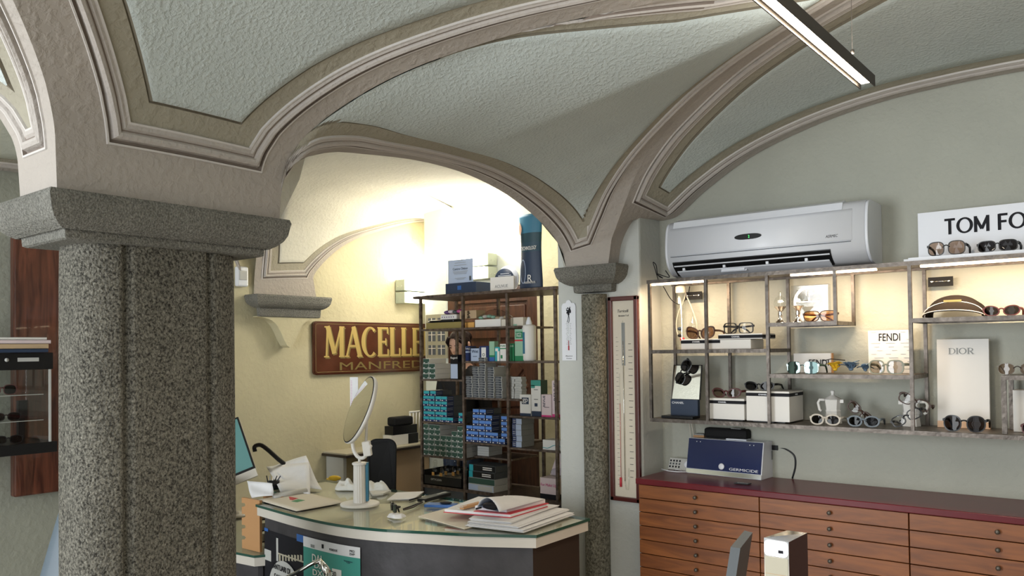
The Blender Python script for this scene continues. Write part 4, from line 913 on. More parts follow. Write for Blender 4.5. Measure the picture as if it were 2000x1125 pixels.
# ------------------------------------------------------------------ barometer, small thermometer on the pier
bx0 = P(1191, 600, Y=3.44).x; bx1 = P(1249, 600, Y=3.44).x; bz1 = P(1219, 579, Y=3.44).z; bz0 = P(1228, 979, Y=3.44).z
t = thing('framed_barometer', 'tall narrow mercury barometer in a mahogany frame hanging on the pier', 'barometer', ((bx0+bx1)/2, 3.438, bz0))
bw = (bx1-bx0)/2; bh = bz1-bz0
q = MB()
for a_, c_ in (((-bw, -.022, 0), (-bw+.022, 0, bh)), ((bw-.022, -.022, 0), (bw, 0, bh)), ((-bw, -.022, 0), (bw, 0, .022)), ((-bw, -.022, bh-.022), (bw, 0, bh))): q.bb(a_, c_, 'mahog', bev=.004)
q.build('frame', t)
q = MB(); q.bb((-bw+.02, -.008, .02), (bw-.02, -.002, bh-.02), 'paperw'); sc2 = q.build('scale_plate', t)
q = MB(); q.tube([(-.003, -.013, .10), (-.003, -.013, bh-.12)], .0028, 'clear'); q.tube([(-.003, -.013, .10), (-.003, -.013, bh-.22)], .0018, 'chrome'); q.tube([(-.003, -.013, .105), (.004, -.014, .06), (.016, -.014, .06), (.02, -.014, .10), (.02, -.014, .165)], .0035, 'clear'); q.build('barometer_tube', t)
q = MB(); q.tube([(-.025, -.013, .11), (-.025, -.013, bh-.38)], .002, 'clear'); q.tube([(-.025, -.0135, .115), (-.025, -.0135, .48)], .0011, 'red'); q.tube([(-.027, -.013, .07), (-.027, -.013, .115)], .006, 'red'); q.build('thermometer_tube', t)
q = MB(); q.bb((-.012, -.0105, bh-.34), (.006, -.008, bh-.13), 'grey'); q.build('vernier', t)
text('Torricelli', frame((-.002, -.0088, bh-.072), (1, 0, 0), (0, 0, 1)), .062, .014, 'ink', sc2, shear=.3); text('Barometro T e B', frame((0, -.0088, bh-.095), (1, 0, 0), (0, 0, 1)), .058, .008, 'ink', sc2, shear=.3)
q = MB(); random.seed(3)
for i in range(34):
    z_ = .08+i*(bh-.26)/34; q.bb((-.046, -.0088, z_), (-.036 if i % 2 else -.031, -.0078, z_+.0012), 'ink')
for i in range(22): z_ = .12+i*.031; w__ = .014+.012*random.random(); q.bb((.024, -.0088, z_), (.024+w__, -.0078, z_+.0022), 'ink')
q.build('scale_marks', sc2)
tx0 = P(1099, 650, Y=3.44).x; tx1 = P(1126, 650, Y=3.44).x; tz1 = P(1112, 586, Y=3.44).z; tz0 = P(1113, 704, Y=3.44).z; tw = (tx1-tx0)/2; th = tz1-tz0
t = thing('wall_thermometer', 'small white enamel thermometer with a black figure print left of the slender column', 'thermometer', ((tx0+tx1)/2, 3.438, tz0))
pl = [(-tw, 0), (tw, 0), (tw, th*.90), (tw*.82, th*.945), (tw*.42, th*.95), (tw*.25, th*.99), (0, th), (-tw*.25, th*.99), (-tw*.42, th*.95), (-tw*.82, th*.945), (-tw, th*.90)]
q = MB(); n = len(pl); vs = [(x, -.005, z) for x, z in pl]+[(x, 0, z) for x, z in pl]; q.add(vs, [tuple(range(n)), tuple(range(n, 2*n))]+[(i, (i+1) % n, n+(i+1) % n, n+i) for i in range(n)], 'white'); pb = q.build('plate', t)
q = MB(); random.seed(5)
for x_, z_, a_, b_ in ((0, .80, .0085, .012), (.006, .845, .006, .008), (-.004, .865, .004, .005), (-.010, .83, .005, .004), (.012, .81, .004, .010), (.0, .765, .006, .008), (-.010, .79, .003, .007), (.009, .875, .003, .004), (-.012, .855, .004, .002)):
    q.ell((x_, -.0052, th*z_), (a_, .0008, b_), 'ink', 12, 6)
q.tube([(0, -.0055, th*.74), (-.004, -.0055, th*.67), (-.010, -.0055, th*.63)], .0015, 'ink'); q.tube([(.002, -.0055, th*.74), (.005, -.0055, th*.67), (.0, -.0055, th*.62)], .0015, 'ink')
for i in range(13):
    for s_ in (-1, 1): z_ = th*.27+i*th*.028; q.bb((s_*.006, -.0056, z_), (s_*(.013 if i % 3 else .017), -.005, z_+.0012), 'ink')
q.build('print', pb)
q = MB(); q.tube([(0, -.008, th*.2), (0, -.008, th*.66)], .0022, 'clear'); q.tube([(0, -.0085, th*.2), (0, -.0085, th*.33)], .0014, 'red'); q.tube([(0, -.008, th*.17), (0, -.008, th*.24)], .0032, 'red'); q.build('tube', t)
text('Buono', frame((0, -.0055, th*.075), (1, 0, 0), (0, 0, 1)), tw*1.0, .006, 'ink', pb, shear=.3); text('Terme', frame((0, -.0055, th*.035), (1, 0, 0), (0, 0, 1)), tw*.8, .005, 'ink', pb, shear=.3)

# ------------------------------------------------------------------ hanging light bar
e0 = Vector((-.635, 2.44, EYE+.755)); e1 = P(1497, -6, Z=EYE+.755); dv = (e1-e0); dv.z = 0; dv.normalize(); e1 = e0+dv*1.6
yaw = math.atan2(dv.y, dv.x)
t = thing('pendant_light_bar', 'long slim dark linear lamp hanging on a thin wire below the vault', 'lamp', e0, yaw)
q = MB(); L_ = 1.6
q.bb((-.012, -.021, -.010), (L_, -.018, .022), 'ledcase'); q.bb((-.012, .018, -.010), (L_, .021, .022), 'ledcase'); q.bb((.004, -.018, .0), (L_, .018, .012), 'ledcase'); q.build('housing', t)
q = MB(); q.bb((.01, -.011, -.0025), (L_-.01, -.0015, 0.0), 'led'); q.bb((.01, .0015, -.0025), (L_-.01, .011, 0.0), 'led'); q.build('diffuser', t)
q = MB()
for x_ in (.13, 1.4): q.tube([(x_, 0, .012), (x_, 0, .42)], .0007, 'steel', n=5); q.cyl((x_, 0, .05), .005, .01, 'knob', 10)
q.build('suspension_wire', t)
area('bar_lamp', e0+dv*.8+Vector((0, 0, -.006)), e0+dv*.8+Vector((0, 0, -1)), 1.5, .03, 9, (1, .88, .70)).rotation_euler = (0, 0, yaw)
area('vault_fill', e0+dv*.8+Vector((0, 0, .028)), e0+dv*.8+Vector((0, 0, 1)), 1.5, .03, 4, (1, .93, .82)).rotation_euler = (math.pi, 0, yaw)  # added upward fill that brightens the vaults; the bar's diffuser faces down
# ------------------------------------------------------------------ back wall: door, picture, sconces, rack of lens boxes
t = thing('wooden_door', 'brown panelled wooden door with fanned boards behind the rack of lens boxes', 'door', (DX0, 4.83, 0))
dw = DX1-DX0
q = MB(); q.bb((.003, .02, 0), (dw-.003, .06, 1.997), 'bwood'); q.build('leaf', t)
q = MB()
for a_, c_ in (((.003, 0, 0), (.10, .02, 1.997)), ((dw-.10, 0, 0), (dw-.003, .02, 1.997)), ((.10, 0, 1.88), (dw-.10, .02, 1.997)), ((.10, 0, 1.60), (dw-.10, .02, 1.68)), ((.10, 0, .95), (dw-.10, .02, 1.05)), ((.10, 0, 0), (dw-.10, .02, .2))): q.bb(a_, c_, 'bwood')
q.build('door_frame', t)
q = MB(); q.bb((.13, .008, 1.71), (dw-.13, .022, 1.85), 'bwood', bev=.006); q.build('panel', t)
q = MB(); cx_ = dw/2
for i in range(9):
    a_ = R(12+i*19.5); L_ = min(.42, abs(.34/max(abs(math.cos(a_)), .01)), .50/max(math.sin(a_), .01))
    q.T = Matrix.Translation((cx_, .016, 1.06)) @ Matrix.Rotation(-a_, 4, 'Y'); w0 = .02; w1 = .058
    q.add([(.06, 0, -w0), (.06, 0, w0), (L_, 0, w1), (L_, 0, -w1), (.06, -.006, -w0*.8), (.06, -.006, w0*.8), (L_, -.006, w1*.85), (L_, -.006, -w1*.85)], [(4, 5, 6, 7), (0, 1, 5, 4), (1, 2, 6, 5), (2, 3, 7, 6), (3, 0, 4, 7)], 'bwood2' if i % 2 else 'bwood')
q.build('fan_panel', t)
q = MB(); q.tube([(dw-.09, -.02, 1.0), (dw-.09, -.04, 1.0), (dw-.14, -.045, 1.0), (dw-.17, -.04, .99)], .008, 'gold2'); q.lathe((0, 0, 0), [(0, 0)], 'gold2', 4) if False else None; q.build('handle', t)
# facade picture
cm('frame_beige', (.30, .275, .19))
p0 = P(832, 700, Y=4.80); p1 = P(872, 613, Y=4.80)
t = thing('framed_picture', 'beige framed picture of a building front with rows of windows, left of the brown door', 'picture', (p0.x, 4.815, p0.z))
w_, h_ = p1.x-p0.x, p1.z-p0.z
q = MB(); q.bb((0, -.012, 0), (w_, 0, h_), 'frame_beige'); q.build('frame', t)
for i in range(2):
    for j in range(3):
        x0 = w_*(.12+.45*i); z0 = h_*(.08+.31*j)
        q = MB(); q.bb((x0, -.0135, z0), (x0+w_*.34, -.012, z0+h_*.22), 'dgrey'); q.bb((x0+w_*.15, -.0155, z0), (x0+w_*.18, -.0135, z0+h_*.22), 'paperw'); q.bb((x0, -.0155, z0+h_*.14), (x0+w_*.34, -.0135, z0+h_*.155), 'paperw'); q.build('window_print', t)
def sconce(label, loc, rz, energy):
    t = thing('wall_sconce', label, 'wall lamp', loc, rz)
    for k_, z_ in enumerate((0, .085)):
        q = MB(); q.bb((-.13, -.10, z_), (.13, -.002, z_+.075), 'sconce', bev=.003)
        for y_ in (-.03, -.07): q.ell((.1305, y_, z_+.03), (.003, .004, .004), 'chrome'); q.ell((-.1305, y_, z_+.03), (.003, .004, .004), 'chrome')
        q.build('housing', t)
    q = MB(); q.bb((-.125, -.09, .162), (.125, -.01, .166), 'sconcel'); q.build('diffuser', t)
    q = MB(); q.bb((-.11, -.118, .005), (.11, -.102, .075), 'sconcel', bev=.002); q.bb((-.11, -.118, .09), (.11, -.102, .155), 'sconcel', bev=.002); q.build('front_glass', t)
    t.scale = (1.25, 1.1, 1.25)
    return t
s1 = sconce('metal box wall lamp glowing white on the yellow west wall above the painted shop sign', (-4.995, P(790, 590, X=-4.95).y+.10, P(790, 592, X=-4.9).z), R(90), 0)
s2p = P(931, 546, Y=4.72)
s2 = sconce('metal box wall lamp glowing white on the back wall above the rack', (s2p.x-.03, 4.815, s2p.z), 0, 0)
a_ = s1.location; point('sconce_lamp', (a_.x+.10, a_.y, a_.z+.30), 9, (1, .86, .60), .07); point('sconce_lamp', (a_.x+.22, a_.y, a_.z-.02), 1.6, (1, .86, .60), .05)
a_ = s2.location; point('sconce_lamp', (a_.x, a_.y-.13, a_.z+.30), 17, (1, .94, .82), .07); point('sconce_lamp', (a_.x, a_.y-.3, a_.z+.05), 4, (1, .94, .82), .05)
area('aisle_fill', (-3.4, 4.2, 2.55), (-3.5, 4.2, 0), .5, .3, 6, (1, .95, .85))  # added area light over the rack aisle, no lamp fixture belongs to it
# sign
sy0 = P(613, 680, X=-4.97).y; sz1 = P(613, 627, X=-4.97).z; sz0 = P(613, 733, X=-4.97).z; SWD = 1.66; shh = sz1-sz0
t = thing('shop_sign', 'old maroon painted tin shop sign reading MACELLERIA MANFREDI on the yellow wall', 'sign', (-4.998, sy0, sz0))
def rrect(x0, x1, z0, z1, r, k=6):
    pts = []
    for cx, cz, a0 in ((x1-r, z1-r, 0), (x0+r, z1-r, 90), (x0+r, z0+r, 180), (x1-r, z0+r, 270)):
        for i in range(k+1): a = R(a0+90*i/k); pts.append((cx+r*math.cos(a), cz+r*math.sin(a)))
    return pts
q = MB(); q.T = frame((0, 0, 0), (0, 1, 0), (0, 0, 1))
q.prism(rrect(0, SWD, 0, shh, .03), .004, .022, 'signred'); q.prism(rrect(.008, SWD-.008, .008, shh-.008, .025), .022, .026, 'signred'); q.build('panel', t)
q = MB(); q.T = frame((0, 0, 0), (0, 1, 0), (0, 0, 1)); o1 = rrect(.02, SWD-.02, .02, shh-.02, .02); q.tube([(x, y, .026) for x, y in o1], .0016, 'goldd', n=6, closed=True, up=(0, 0, 1)); q.build('border', t)
ly0 = P(632, 670, X=-4.97).y-sy0; ly1 = P(826, 670, X=-4.97).y-sy0; lw = (ly1-ly0)*sum(ROMAN[c][0] for c in 'MACELLERIA')/sum(ROMAN[c][0] for c in 'MACELLE')
zt = P(640, 637, X=-4.97).z-sz0; zb = P(640, 698, X=-4.97).z-sz0
fmt = frame((.0265, ly0+lw/2, (zt+zb)/2), (0, 1, 0), (0, 0, 1))
roman('MACELLERIA', fmt @ Matrix.Translation((.012, -.010, -.0004)), lw, zt-zb, 'goldd', t, name='letter_shadow', fat=1.15, ex=.001)
roman('MACELLERIA', fmt, lw, zt-zb, 'gold', t, fat=1.1, ex=.002)
my0 = P(664, 715, X=-4.97).y-sy0; my1 = P(819, 715, X=-4.97).y-sy0; mw = (my1-my0)*1.10
text('MANFREDI', frame((.0265, my0+mw/2, .062), (0, 1, 0), (0, 0, 1)), mw, .062, 'goldd', t, ex=.001)
# motion sensor and small plate on the wall
p = P(473, 543, X=-4.97)
t = thing('motion_sensor', 'small white motion sensor high on the wall left of the stone corbel', 'sensor', (-4.998, p.y, p.z-.06))
q = MB(); q.bb((0, -.045, 0), (.04, .045, .14), 'white', bev=.012); q.build('body', t)
q = MB(); q.bb((.038, -.03, .045), (.046, .03, .11), 'wgrey', bev=.006); q.build('lens', t)

# left: wooden frame and hanging glass showcase
y0 = P(23, 700, X=-4.97).y; z1 = P(60, 464, X=-4.97).z; z0 = P(60, 966, X=-4.97).z
t = thing('wooden_wall_cabinet', 'reddish brown wooden framed wall cabinet behind the glass showcase', 'cabinet', (-4.998, y0, z0)); hh = z1-z0; ww = 1.15
q = MB()
for a_, c_ in (((0, 0, 0), (.06, .30, hh)), ((0, ww-.30, 0), (.06, ww, hh)), ((0, .30, hh-.26), (.06, ww-.30, hh)), ((0, .3, 0), (.06, ww-.3, .26))): q.bb(a_, c_, 'redwood', bev=.01)
q.build('outer_frame', t)
q = MB(); fr0 = [(.012, .30, .26), (.012, ww-.30, .26), (.012, ww-.30, hh-.26), (.012, .30, hh-.26)]
q.tube([(.06, .30, .25), (.06, ww-.3, .25), (.06, ww-.3, hh-.25), (.06, .30, hh-.25)], .018, 'redwood', n=6, closed=True, up=(1, 0, 0)); q.build('moulding', t)
q = MB(); q.bb((0, .3, .26), (.012, ww-.3, hh-.26), 'beige'); q.build('back_panel', t)
XC = -4.55
ce0 = P(104, 800, X=XC)
ye = ce0.y; zt1 = P(60, 689, X=XC).z; zt0 = P(60, 722, X=XC).z; zb1 = P(60, 866, X=XC).z; zb0 = P(60, 887, X=XC).z
t = thing('glass_showcase', 'black framed glass eyewear showcase mounted on the wall at the far left', 'showcase', (-4.75, ye-.9, zb0))
cx0, cx1 = -.18, .20; H = zt1-zb0
q = MB(); q.bb((cx0, 0, zt0-zb0), (cx1, .90, H), 'black', bev=.002); q.build('top_bar', t)
q = MB(); q.bb((cx0, 0, 0), (cx1, .92, zb1-zb0), 'black', bev=.002); q.build('base_bar', t)
q = MB(); q.bb((cx1+.0, .50, H-.045), (cx1+.002, .62, H-.025), 'wgrey'); q.tube([(cx1, .68, H-.035), (cx1+.003, .68, H-.035)], .010, 'wgrey', n=16); q.bb((cx1, .73, H-.045), (cx1+.002, .83, H-.025), 'wgrey'); q.build('logo_plate', t)
shz = [P(50, 771, X=XC).z-zb0, P(50, 822, X=XC).z-zb0]
for z_ in shz: q = MB(); q.bb((cx0+.03, .02, z_-.004), (cx1-.02, .86, z_), 'gglass'); q.bb((cx1-.0205, .02, z_-.004), (cx1-.019, .86, z_), 'wgrey'); q.build('glass_shelf', t)
q = MB(); q.bb((cx1-.012, .005, zb1-zb0), (cx1-.008, .885, zt0-zb0), 'clear'); q.bb((cx0+.01, .885, zb1-zb0), (cx1-.008, .889, zt0-zb0), 'clear'); q.bb((cx1-.014, .882, zb1-zb0), (cx1-.004, .892, zt0-zb0), 'wgrey'); q.build('glass_pane', t)
q = MB(); q.bb((cx0, .86, zb1-zb0), (cx0+.03, .905, (zt0-zb0)*.6), 'black'); q.build('rear_post', t)
for k_, (z_, u_, lab, kw) in enumerate(((shz[0], 4, 'round dark sunglasses on the upper glass shelf of the wall showcase', dict(h_=.046)), (shz[1], 12, 'black sunglasses on the middle glass shelf of the wall showcase', dict(h_=.036)), (zb1-zb0, 16, 'square dark sunglasses at the bottom of the wall showcase', dict(h_=.036)))):
    pp = P(u_, 800, X=-4.62)
    glasses(lab, (-4.62, pp.y, zb0+z_+.001), rz=R(72), w_=.052, fr='wine' if k_ == 0 else 'black', ln='lens_dark', arm='black', **kw)
# books on the showcase
bz = zt1+.001
for k_, (mm_, hk, ub, lab) in enumerate((('navy', .020, 82, 'dark blue booklet, lowest of the stack on the showcase'), ('kraft', .026, 83, 'thick cream booklet, second from the bottom of the showcase stack'), ('lpink', .020, 88, 'pale pink booklet, second from the top of the showcase stack'), ('white2', .014, 81, 'white booklet on top of the showcase stack'))):
    yy = P(ub, 690, X=XC-.05).y
    t = thing('booklet', lab, 'book', (-4.60, yy-.30, bz), R(-3+2*k_), 'booklets stacked on the showcase')
    q = MB(); q.bb((-.10, 0, 0), (.075, .30, .002), mm_); q.bb((-.10, 0, hk-.003), (.075, .30, hk-.001), mm_); q.bb((.071, 0, 0), (.075, .30, hk-.001), mm_); q.build('cover', t)
    q = MB(); q.bb((-.097, .003, .002), (.071, .296, hk-.003), 'paperw'); q.build('pages', t)
    bz += hk
# cloth drape bottom left
t = thing('draped_cloth', 'faded blue-grey cloth draped over a stand behind the big granite column', 'cloth', (-2.92, 1.30, 0))
q = MB(); rows = []
for i in range(17):
    z_ = 1.25*(1-i/16); r_ = .02+.33*(i/16)**.8
    rows.append([(r_*math.cos(a)*(1+.06*math.sin(5*a+i*.3)), r_*math.sin(a)*(1+.06*math.sin(7*a)), max(z_, .01)) for a in [2*math.pi*k_/40 for k_ in range(41)]])
q.grid(rows, 'denim'); q.build('cloth', t)
q = MB(); q.tube([(0, 0, 0), (0, 0, 1.26)], .012, 'black'); q.build('pole', t)

# ------------------------------------------------------------------ rack
RF, RB = 4.0, 4.37
RX = [-4.022, -3.622, -3.240, -2.862]
rk = thing('steel_rack', 'dark steel rack of bars and shelves filled with contact lens boxes before the brown door', 'rack')
S = dict(top=1.885, up=1.655, reg=1.43, wh=1.307, gr=1.19, gp=1.084, teal=1.013, blue=.894, rsm=.882, low=.79, green=.778, base=.575)
def rshelf(x0, x1, z, y0=RF, y1=RB, nm='shelf_board', th=.012):
    q = MB(); q.bb((x0, y0-.006, z-th), (x1, y1+.006, z), 'rack'); q.build(nm, rk)
rshelf(RX[0]-.03, RX[3]+.04, S['top'], RF-.04, RB+.02, 'top_shelf', .018); rshelf(RX[0], RX[2], S['up']); rshelf(RX[1], RX[3]+.02, S['reg']); rshelf(RX[0], RX[1], S['wh']); rshelf(RX[1], RX[2]+.10, S['gr'])
rshelf(RX[2], RX[3]+.02, S['gp']); rshelf(RX[0], RX[1], S['teal']); rshelf(RX[1], RX[2], S['blue']); rshelf(RX[2], RX[3]+.02, S['rsm']); rshelf(RX[1], RX[2]-.05, S['low'], RF+.1); rshelf(RX[0], RX[1], S['green']); rshelf(RX[0], RX[3]+.04, S['base'], th=.02)
for i, x in enumerate(RX):
    for y in (RF, RB):
        q = MB(); q.bb((x-.009, y-.009, 0), (x+.009, y+.009, S['top']-.018), 'rack'); q.build('post', rk)
q = MB(); q.bb((RX[0], RF+.012, .02), (RX[3]+.03, RF+.02, S['base']-.021), 'dgrey'); q.build('lower_panel', rk)
def lensbox(nm, w_, h_, d_, front, top, side, lab2=None):
    q = MB(); q.bb((0, 0, 0), (w_, d_, h_), side); i0 = len(q.f)
    q.bb((.001, -.0006, h_*.42), (w_-.001, 0, h_-.0015), top); q.bb((.001, -.0006, .0015), (w_-.001, 0, h_*.42), front)
    q.bb((w_*.08, -.0012, h_*.10), (w_*.3, -.0006, h_*.26), 'white2'); q.bb((w_*.82, -.0012, h_*.12), (w_*.93, -.0006, h_*.34), 'white2')
    if lab2: 
        q.bb((w_, 0, .001), (w_+.0006, d_*lab2, h_-.001), front)
        for z_ in (.3, .62): q.bb((w_+.0006, d_*.04, h_*z_), (w_+.0012, d_*lab2*.9, h_*(z_+.12)), 'grey')
    return q
def fill(proto, cells, pw, ph, x0, z0, y0, label, cat, group, name, jit=.002):
    first = None; colsn = {}
    for (c, r_) in cells:
        if first is None: o = proto.build(name); first = o
        else: o = first.copy(); COL.objects.link(o)
        o.location = (x0+c*pw+random.uniform(0, jit), y0+random.uniform(0, .006), z0+r_*ph+.0005); tag(o, label, cat, group)
random.seed(11)
# teal
cells = [(c, r_) for r_ in range(5) for c in range(4)]+[(4, 0), (0.15, 5), (1.2, 5)]
fill(lensbox('t', .055, .0345, .16, 'dblue', 'teal', 'dgrey', .42), cells, .0575, .0355, RX[0]+.012, S['teal']+.001, RF-.002, 'teal and black contact lens box in the teal stack of the left rack bay', 'lens box', 'teal contact lens boxes in the rack', 'lens_box')
fill(lensbox('t', .044, .0345, .16, 'dblue', 'teal', 'dgrey'), [(0, 0), (0, 1)], .046, .0355, RX[1]-.056, S['teal']+.001, RF-.002, 'teal contact lens box in the short stack of two beside the rack post', 'lens box', 'two teal lens boxes beside the post', 'lens_box')
# white wrapped
fill(lensbox('w', .058, .0345, .17, 'dgreen', 'dgreen', 'white2'), [(c, r_) for r_ in range(3) for c in range(2)]+[(0, 3)], .060, .0355, RX[0]+.012, S['wh']+.001, RF, 'white lens box with dark green end in the upper left bay of the rack', 'lens box', 'white and green lens boxes, upper left bay', 'lens_box')
# green
cells = [(c, r_) for r_ in range(4) for c in range(7)]+[(c, 4) for c in (0, 1, 2, 5, 6)]+[(c, 5) for c in (0, 1, 2, 6)]
fill(lensbox('g', .0515, .0345, .17, 'dgreen', 'dgreen', 'wgrey'), cells, .0535, .0358, RX[0]+.012, S['green']+.001, RF-.001, 'dark green lens box with pale edges, lower left bay of the rack', 'lens box', 'dark green lens boxes, lower left bay', 'lens_box')
# blue
cells = [(c, 0) for c in range(6)]+[(c, 1) for c in range(5)]+[(0, 2), (1, 2), (2, 2), (3, 2)]+[(1, 3), (2, 3), (3, 3)]+[(1, 4), (2, 4), (3.1, 4)]+[(1.1, 5), (2.15, 5)]+[(5.5, r_) for r_ in range(1, 5)]
fill(lensbox('b', .0535, .0355, .16, 'dblue', 'bluec', 'dgrey', .5), [c for c in cells if c[0] < 5.4], .0555, .0368, RX[1]+.014, S['blue']+.001, RF-.002, 'blue and black contact lens box in the blue stack of the middle rack bay', 'lens box', 'blue contact lens boxes in the rack', 'lens_box')
fill(lensbox('b', .0535, .0355, .16, 'dblue', 'bluec', 'dgrey'), [(0, r_) for r_ in range(1, 5)], .0555, .0368, RX[2]-.066, S['blue']+.001, RF-.002, 'blue contact lens box in the single column beside the right post', 'lens box', 'blue lens boxes in a single column', 'lens_box')
# grey thin
colsn = [(0, 9), (1, 13), (2, 17), (3.25, 13), (4.4, 9)]
g1 = MB(); g1.bb((0, 0, 0), (.054, .11, .0152), 'wgrey'); g1.bb((.0006, -.0006, .0014), (.050, 0, .0145), 'label'); g1.bb((.006, -.0012, .006), (.03, -.0006, .0085), 'grey')
fill(g1, [(c, r_) for c, n_ in colsn for r_ in range(n_)], .058, .0155, RX[1]+.014, S['gr']+.001, RF, 'thin grey lens box with dark end label in the middle rack bay', 'lens box', 'thin grey lens boxes, middle bay', 'lens_box', jit=.005)
g2 = MB(); g2.bb((0, 0, 0), (.055, .05, .0148), 'wgrey'); g2.bb((.008, -.0006, .004), (.035, 0, .006), 'grey')
fill(g2, [(0, r_) for r_ in range(8)]+[(.3, 8)]+[(1.05, r_) for r_ in range(9)], .058, .0155, RX[2]-.032, S['gr']+.001, RF+.02, 'thin pale lens box seen from its side, right end of the grey stack', 'lens box', 'pale thin lens boxes, right end', 'lens_box', jit=.008)
fill(g2, [(0, r_) for r_ in range(6)], .058, .0155, RX[1]+.195, S['gr']+.115, RF+.115, 'thin pale lens box in the tall rear pile of the middle bay', 'lens box', 'pale thin lens boxes in the rear pile', 'lens_box', jit=.008)
q = MB(); q.bb((0, 0, 0), (.17, .06, .114), 'wgrey'); o = q.build('card_box', loc=(RX[1]+.13, RF+.115, S['gr']+.0)); tag(o, 'pale card box under the rear pile of thin lens boxes', 'box')
# side stack right bay
q = MB(); q.bb((0, 0, 0), (.075, .13, .0355), 'grey'); q.bb((-.0, -.0006, .001), (.03, 0, .0345), 'dblue'); q.bb((.004, -.0012, .01), (.026, -.0006, .014), 'wgrey'); q.bb((.004, -.0012, .022), (.026, -.0006, .026), 'wgrey'); q.bb((.0305, -.0006, .001), (.074, 0, .0345), 'wblue')
fill(q, [(0, r_) for r_ in range(5)], .07, .0365, RX[2]+.016, S['rsm']+.001, RF+.01, 'grey lens box with black printed end, stacked by the right post', 'lens box', 'grey and black lens boxes, right bay', 'lens_box')
# rear white boxes bottom mid bay
q = MB(); q.bb((0, 0, 0), (.10, .14, .031), 'wgrey'); q.bb((-.0, -.0006, .014), (.10, 0, .016), 'grey')
fill(q, [(0, r_) for r_ in range(2)], .1, .032, RX[1]+.014, S['low']+.001, RF+.11, 'plain pale box low in the middle bay below the blue stack', 'box', 'plain pale boxes below the blue stack', 'card_box')
# base shelf: black tray with pump bottles, book-like boxes
t = thing('display_tray', 'black lettered tray holding small pump bottles at the bottom left of the rack', 'tray', (RX[0]+.012, RF+.0, S['base']+.001))
q = MB(); q.bb((0, 0, 0), (.36, .25, .006), 'black'); q.bb((0, 0, 0), (.36, .006, .065), 'black'); q.bb((0, 0, 0), (.006, .25, .10), 'black'); q.bb((.354, 0, 0), (.36, .25, .10), 'black'); q.bb((0, .244, 0), (.36, .25, .10), 'black'); q.bb((.006, .02, .045), (.354, .244, .05), 'beige'); q.build('tray', t)
text('OPTYCLEAN', frame((.12, -.0008, .04), (1, 0, 0), (0, 0, 1)), .10, .014, 'wgrey', t)
for i, (x_, y_) in enumerate(((.075, .04), (.15, .04), (.12, .12), (.19, .12), (.17, .19), (.24, .19))):
    t2 = thing('pump_bottle', ('small clear pump bottle with orange label, left one at the front of the tray', 'small clear pump bottle with orange label, right one at the front of the tray', 'small clear pump bottle in the second row of the tray, left one', 'small clear pump bottle in the second row of the tray, right one', 'small clear pump bottle in the rear row of the tray, left one', 'small clear pump bottle in the rear row of the tray, right one')[i], 'bottle', (RX[0]+.012+x_, RF+y_, S['base']+.052), 0, 'small pump bottles in the black tray')
    q = MB(); q.lathe((0, 0, 0), [(0, 0), (.024, 0), (.025, .01), (.025, .05), (.018, .068), (.010, .074)], 'acryl', 20); q.build('body', t2)
    q = MB(); q.lathe((0, 0, .074), [(.010, 0), (.010, .012), (.013, .014), (.013, .035), (.008, .045), (0, .046)], 'clear', 16); q.build('cap', t2)
    q = MB(); q.box((0, -.0235, .022), (.022, .004, .026), 'orange'); q.build('label', t2)
bz_ = S['base']+.001
for k_, (mm_, m2, lab) in enumerate((('wblue', 'wgrey', 'pale blue and white flat box, lowest in the pile of four at the rack base'), ('dgreen', 'wgrey', 'green and white flat box, second in the pile at the rack base'), ('black', 'dgrey', 'black flat box with white text lines, third in the pile at the rack base'), ('black', 'dgrey', 'black flat box with white text lines, topmost of the pile at the rack base'))):
    t = thing('flat_box', lab, 'box', (RX[1]+.02, RF+.01+.004*k_, bz_), R(-3+2*(k_ % 2)), 'flat boxes piled at the rack base'); hk = .042
    q = MB(); q.bb((0, 0, 0), (.23, .16, hk-.001), m2); q.build('body', t)
    q = MB(); q.bb((.002, -.0008, .002), (.228, 0, hk-.003), mm_); 
    if k_ > 1: q.bb((.0, -.0014, 0), (.035, -.0008, hk-.001), 'teal'); q.bb((.12, -.0014, .012), (.20, -.0008, .018), 'white2'); q.bb((.12, -.0014, .024), (.20, -.0008, .030), 'white2')
    elif k_ == 0: q.bb((.09, -.0014, .004), (.22, -.0008, hk-.006), 'wgrey')
    q.build('front_print', t); bz_ += hk
# make up box
p = P(1073, 925, Y=3.9)
t = thing('makeup_display', 'pink and white card display lettered For Make Up at the right end of the rack', 'display', (-2.99, 4.05, S['base']+.001))
q = MB(); q.bb((-.03, -.02, 0), (.105, .14, .03), 'ink'); q.bb((-.027, -.022, .031), (.103, .13, .13), 'lpink'); q.build('box', t)
q = MB(); q.add([(.0, .05, .14), (.10, .05, .14), (.10, .07, .30), (.05, .07, .29)], [(0, 1, 2, 3)], 'lpink'); q.v += []; hc_ = q.build('header_card', t); hc_.modifiers.new('s', 'SOLIDIFY').thickness = .003
text('For Make Up', frame((.038, -.0232, .085), (1, 0, 0), (0, 0, 1)), .12, .022, 'magenta', t)
q = MB(); q.ell((.07, .03, .16), (.05, .03, .03), 'acryl'); q.build('bag', t)
q = MB(); q.bb((0, 0, 0), (.20, .10, .06), 'white2'); o = q.build('card_box', loc=(RX[3]-.125, RF+.02, S['rsm']+.001)); tag(o, 'white and teal pharmacy box on the lower right shelf of the rack', 'box')
q = MB(); q.tube(path([(.0, -.0015, .012), (.04, -.0015, .010), (.09, -.0015, .03), (.15, -.0015, .022)]).pts[::3], .0018, 'teal', n=6); x = q.build('print', o)
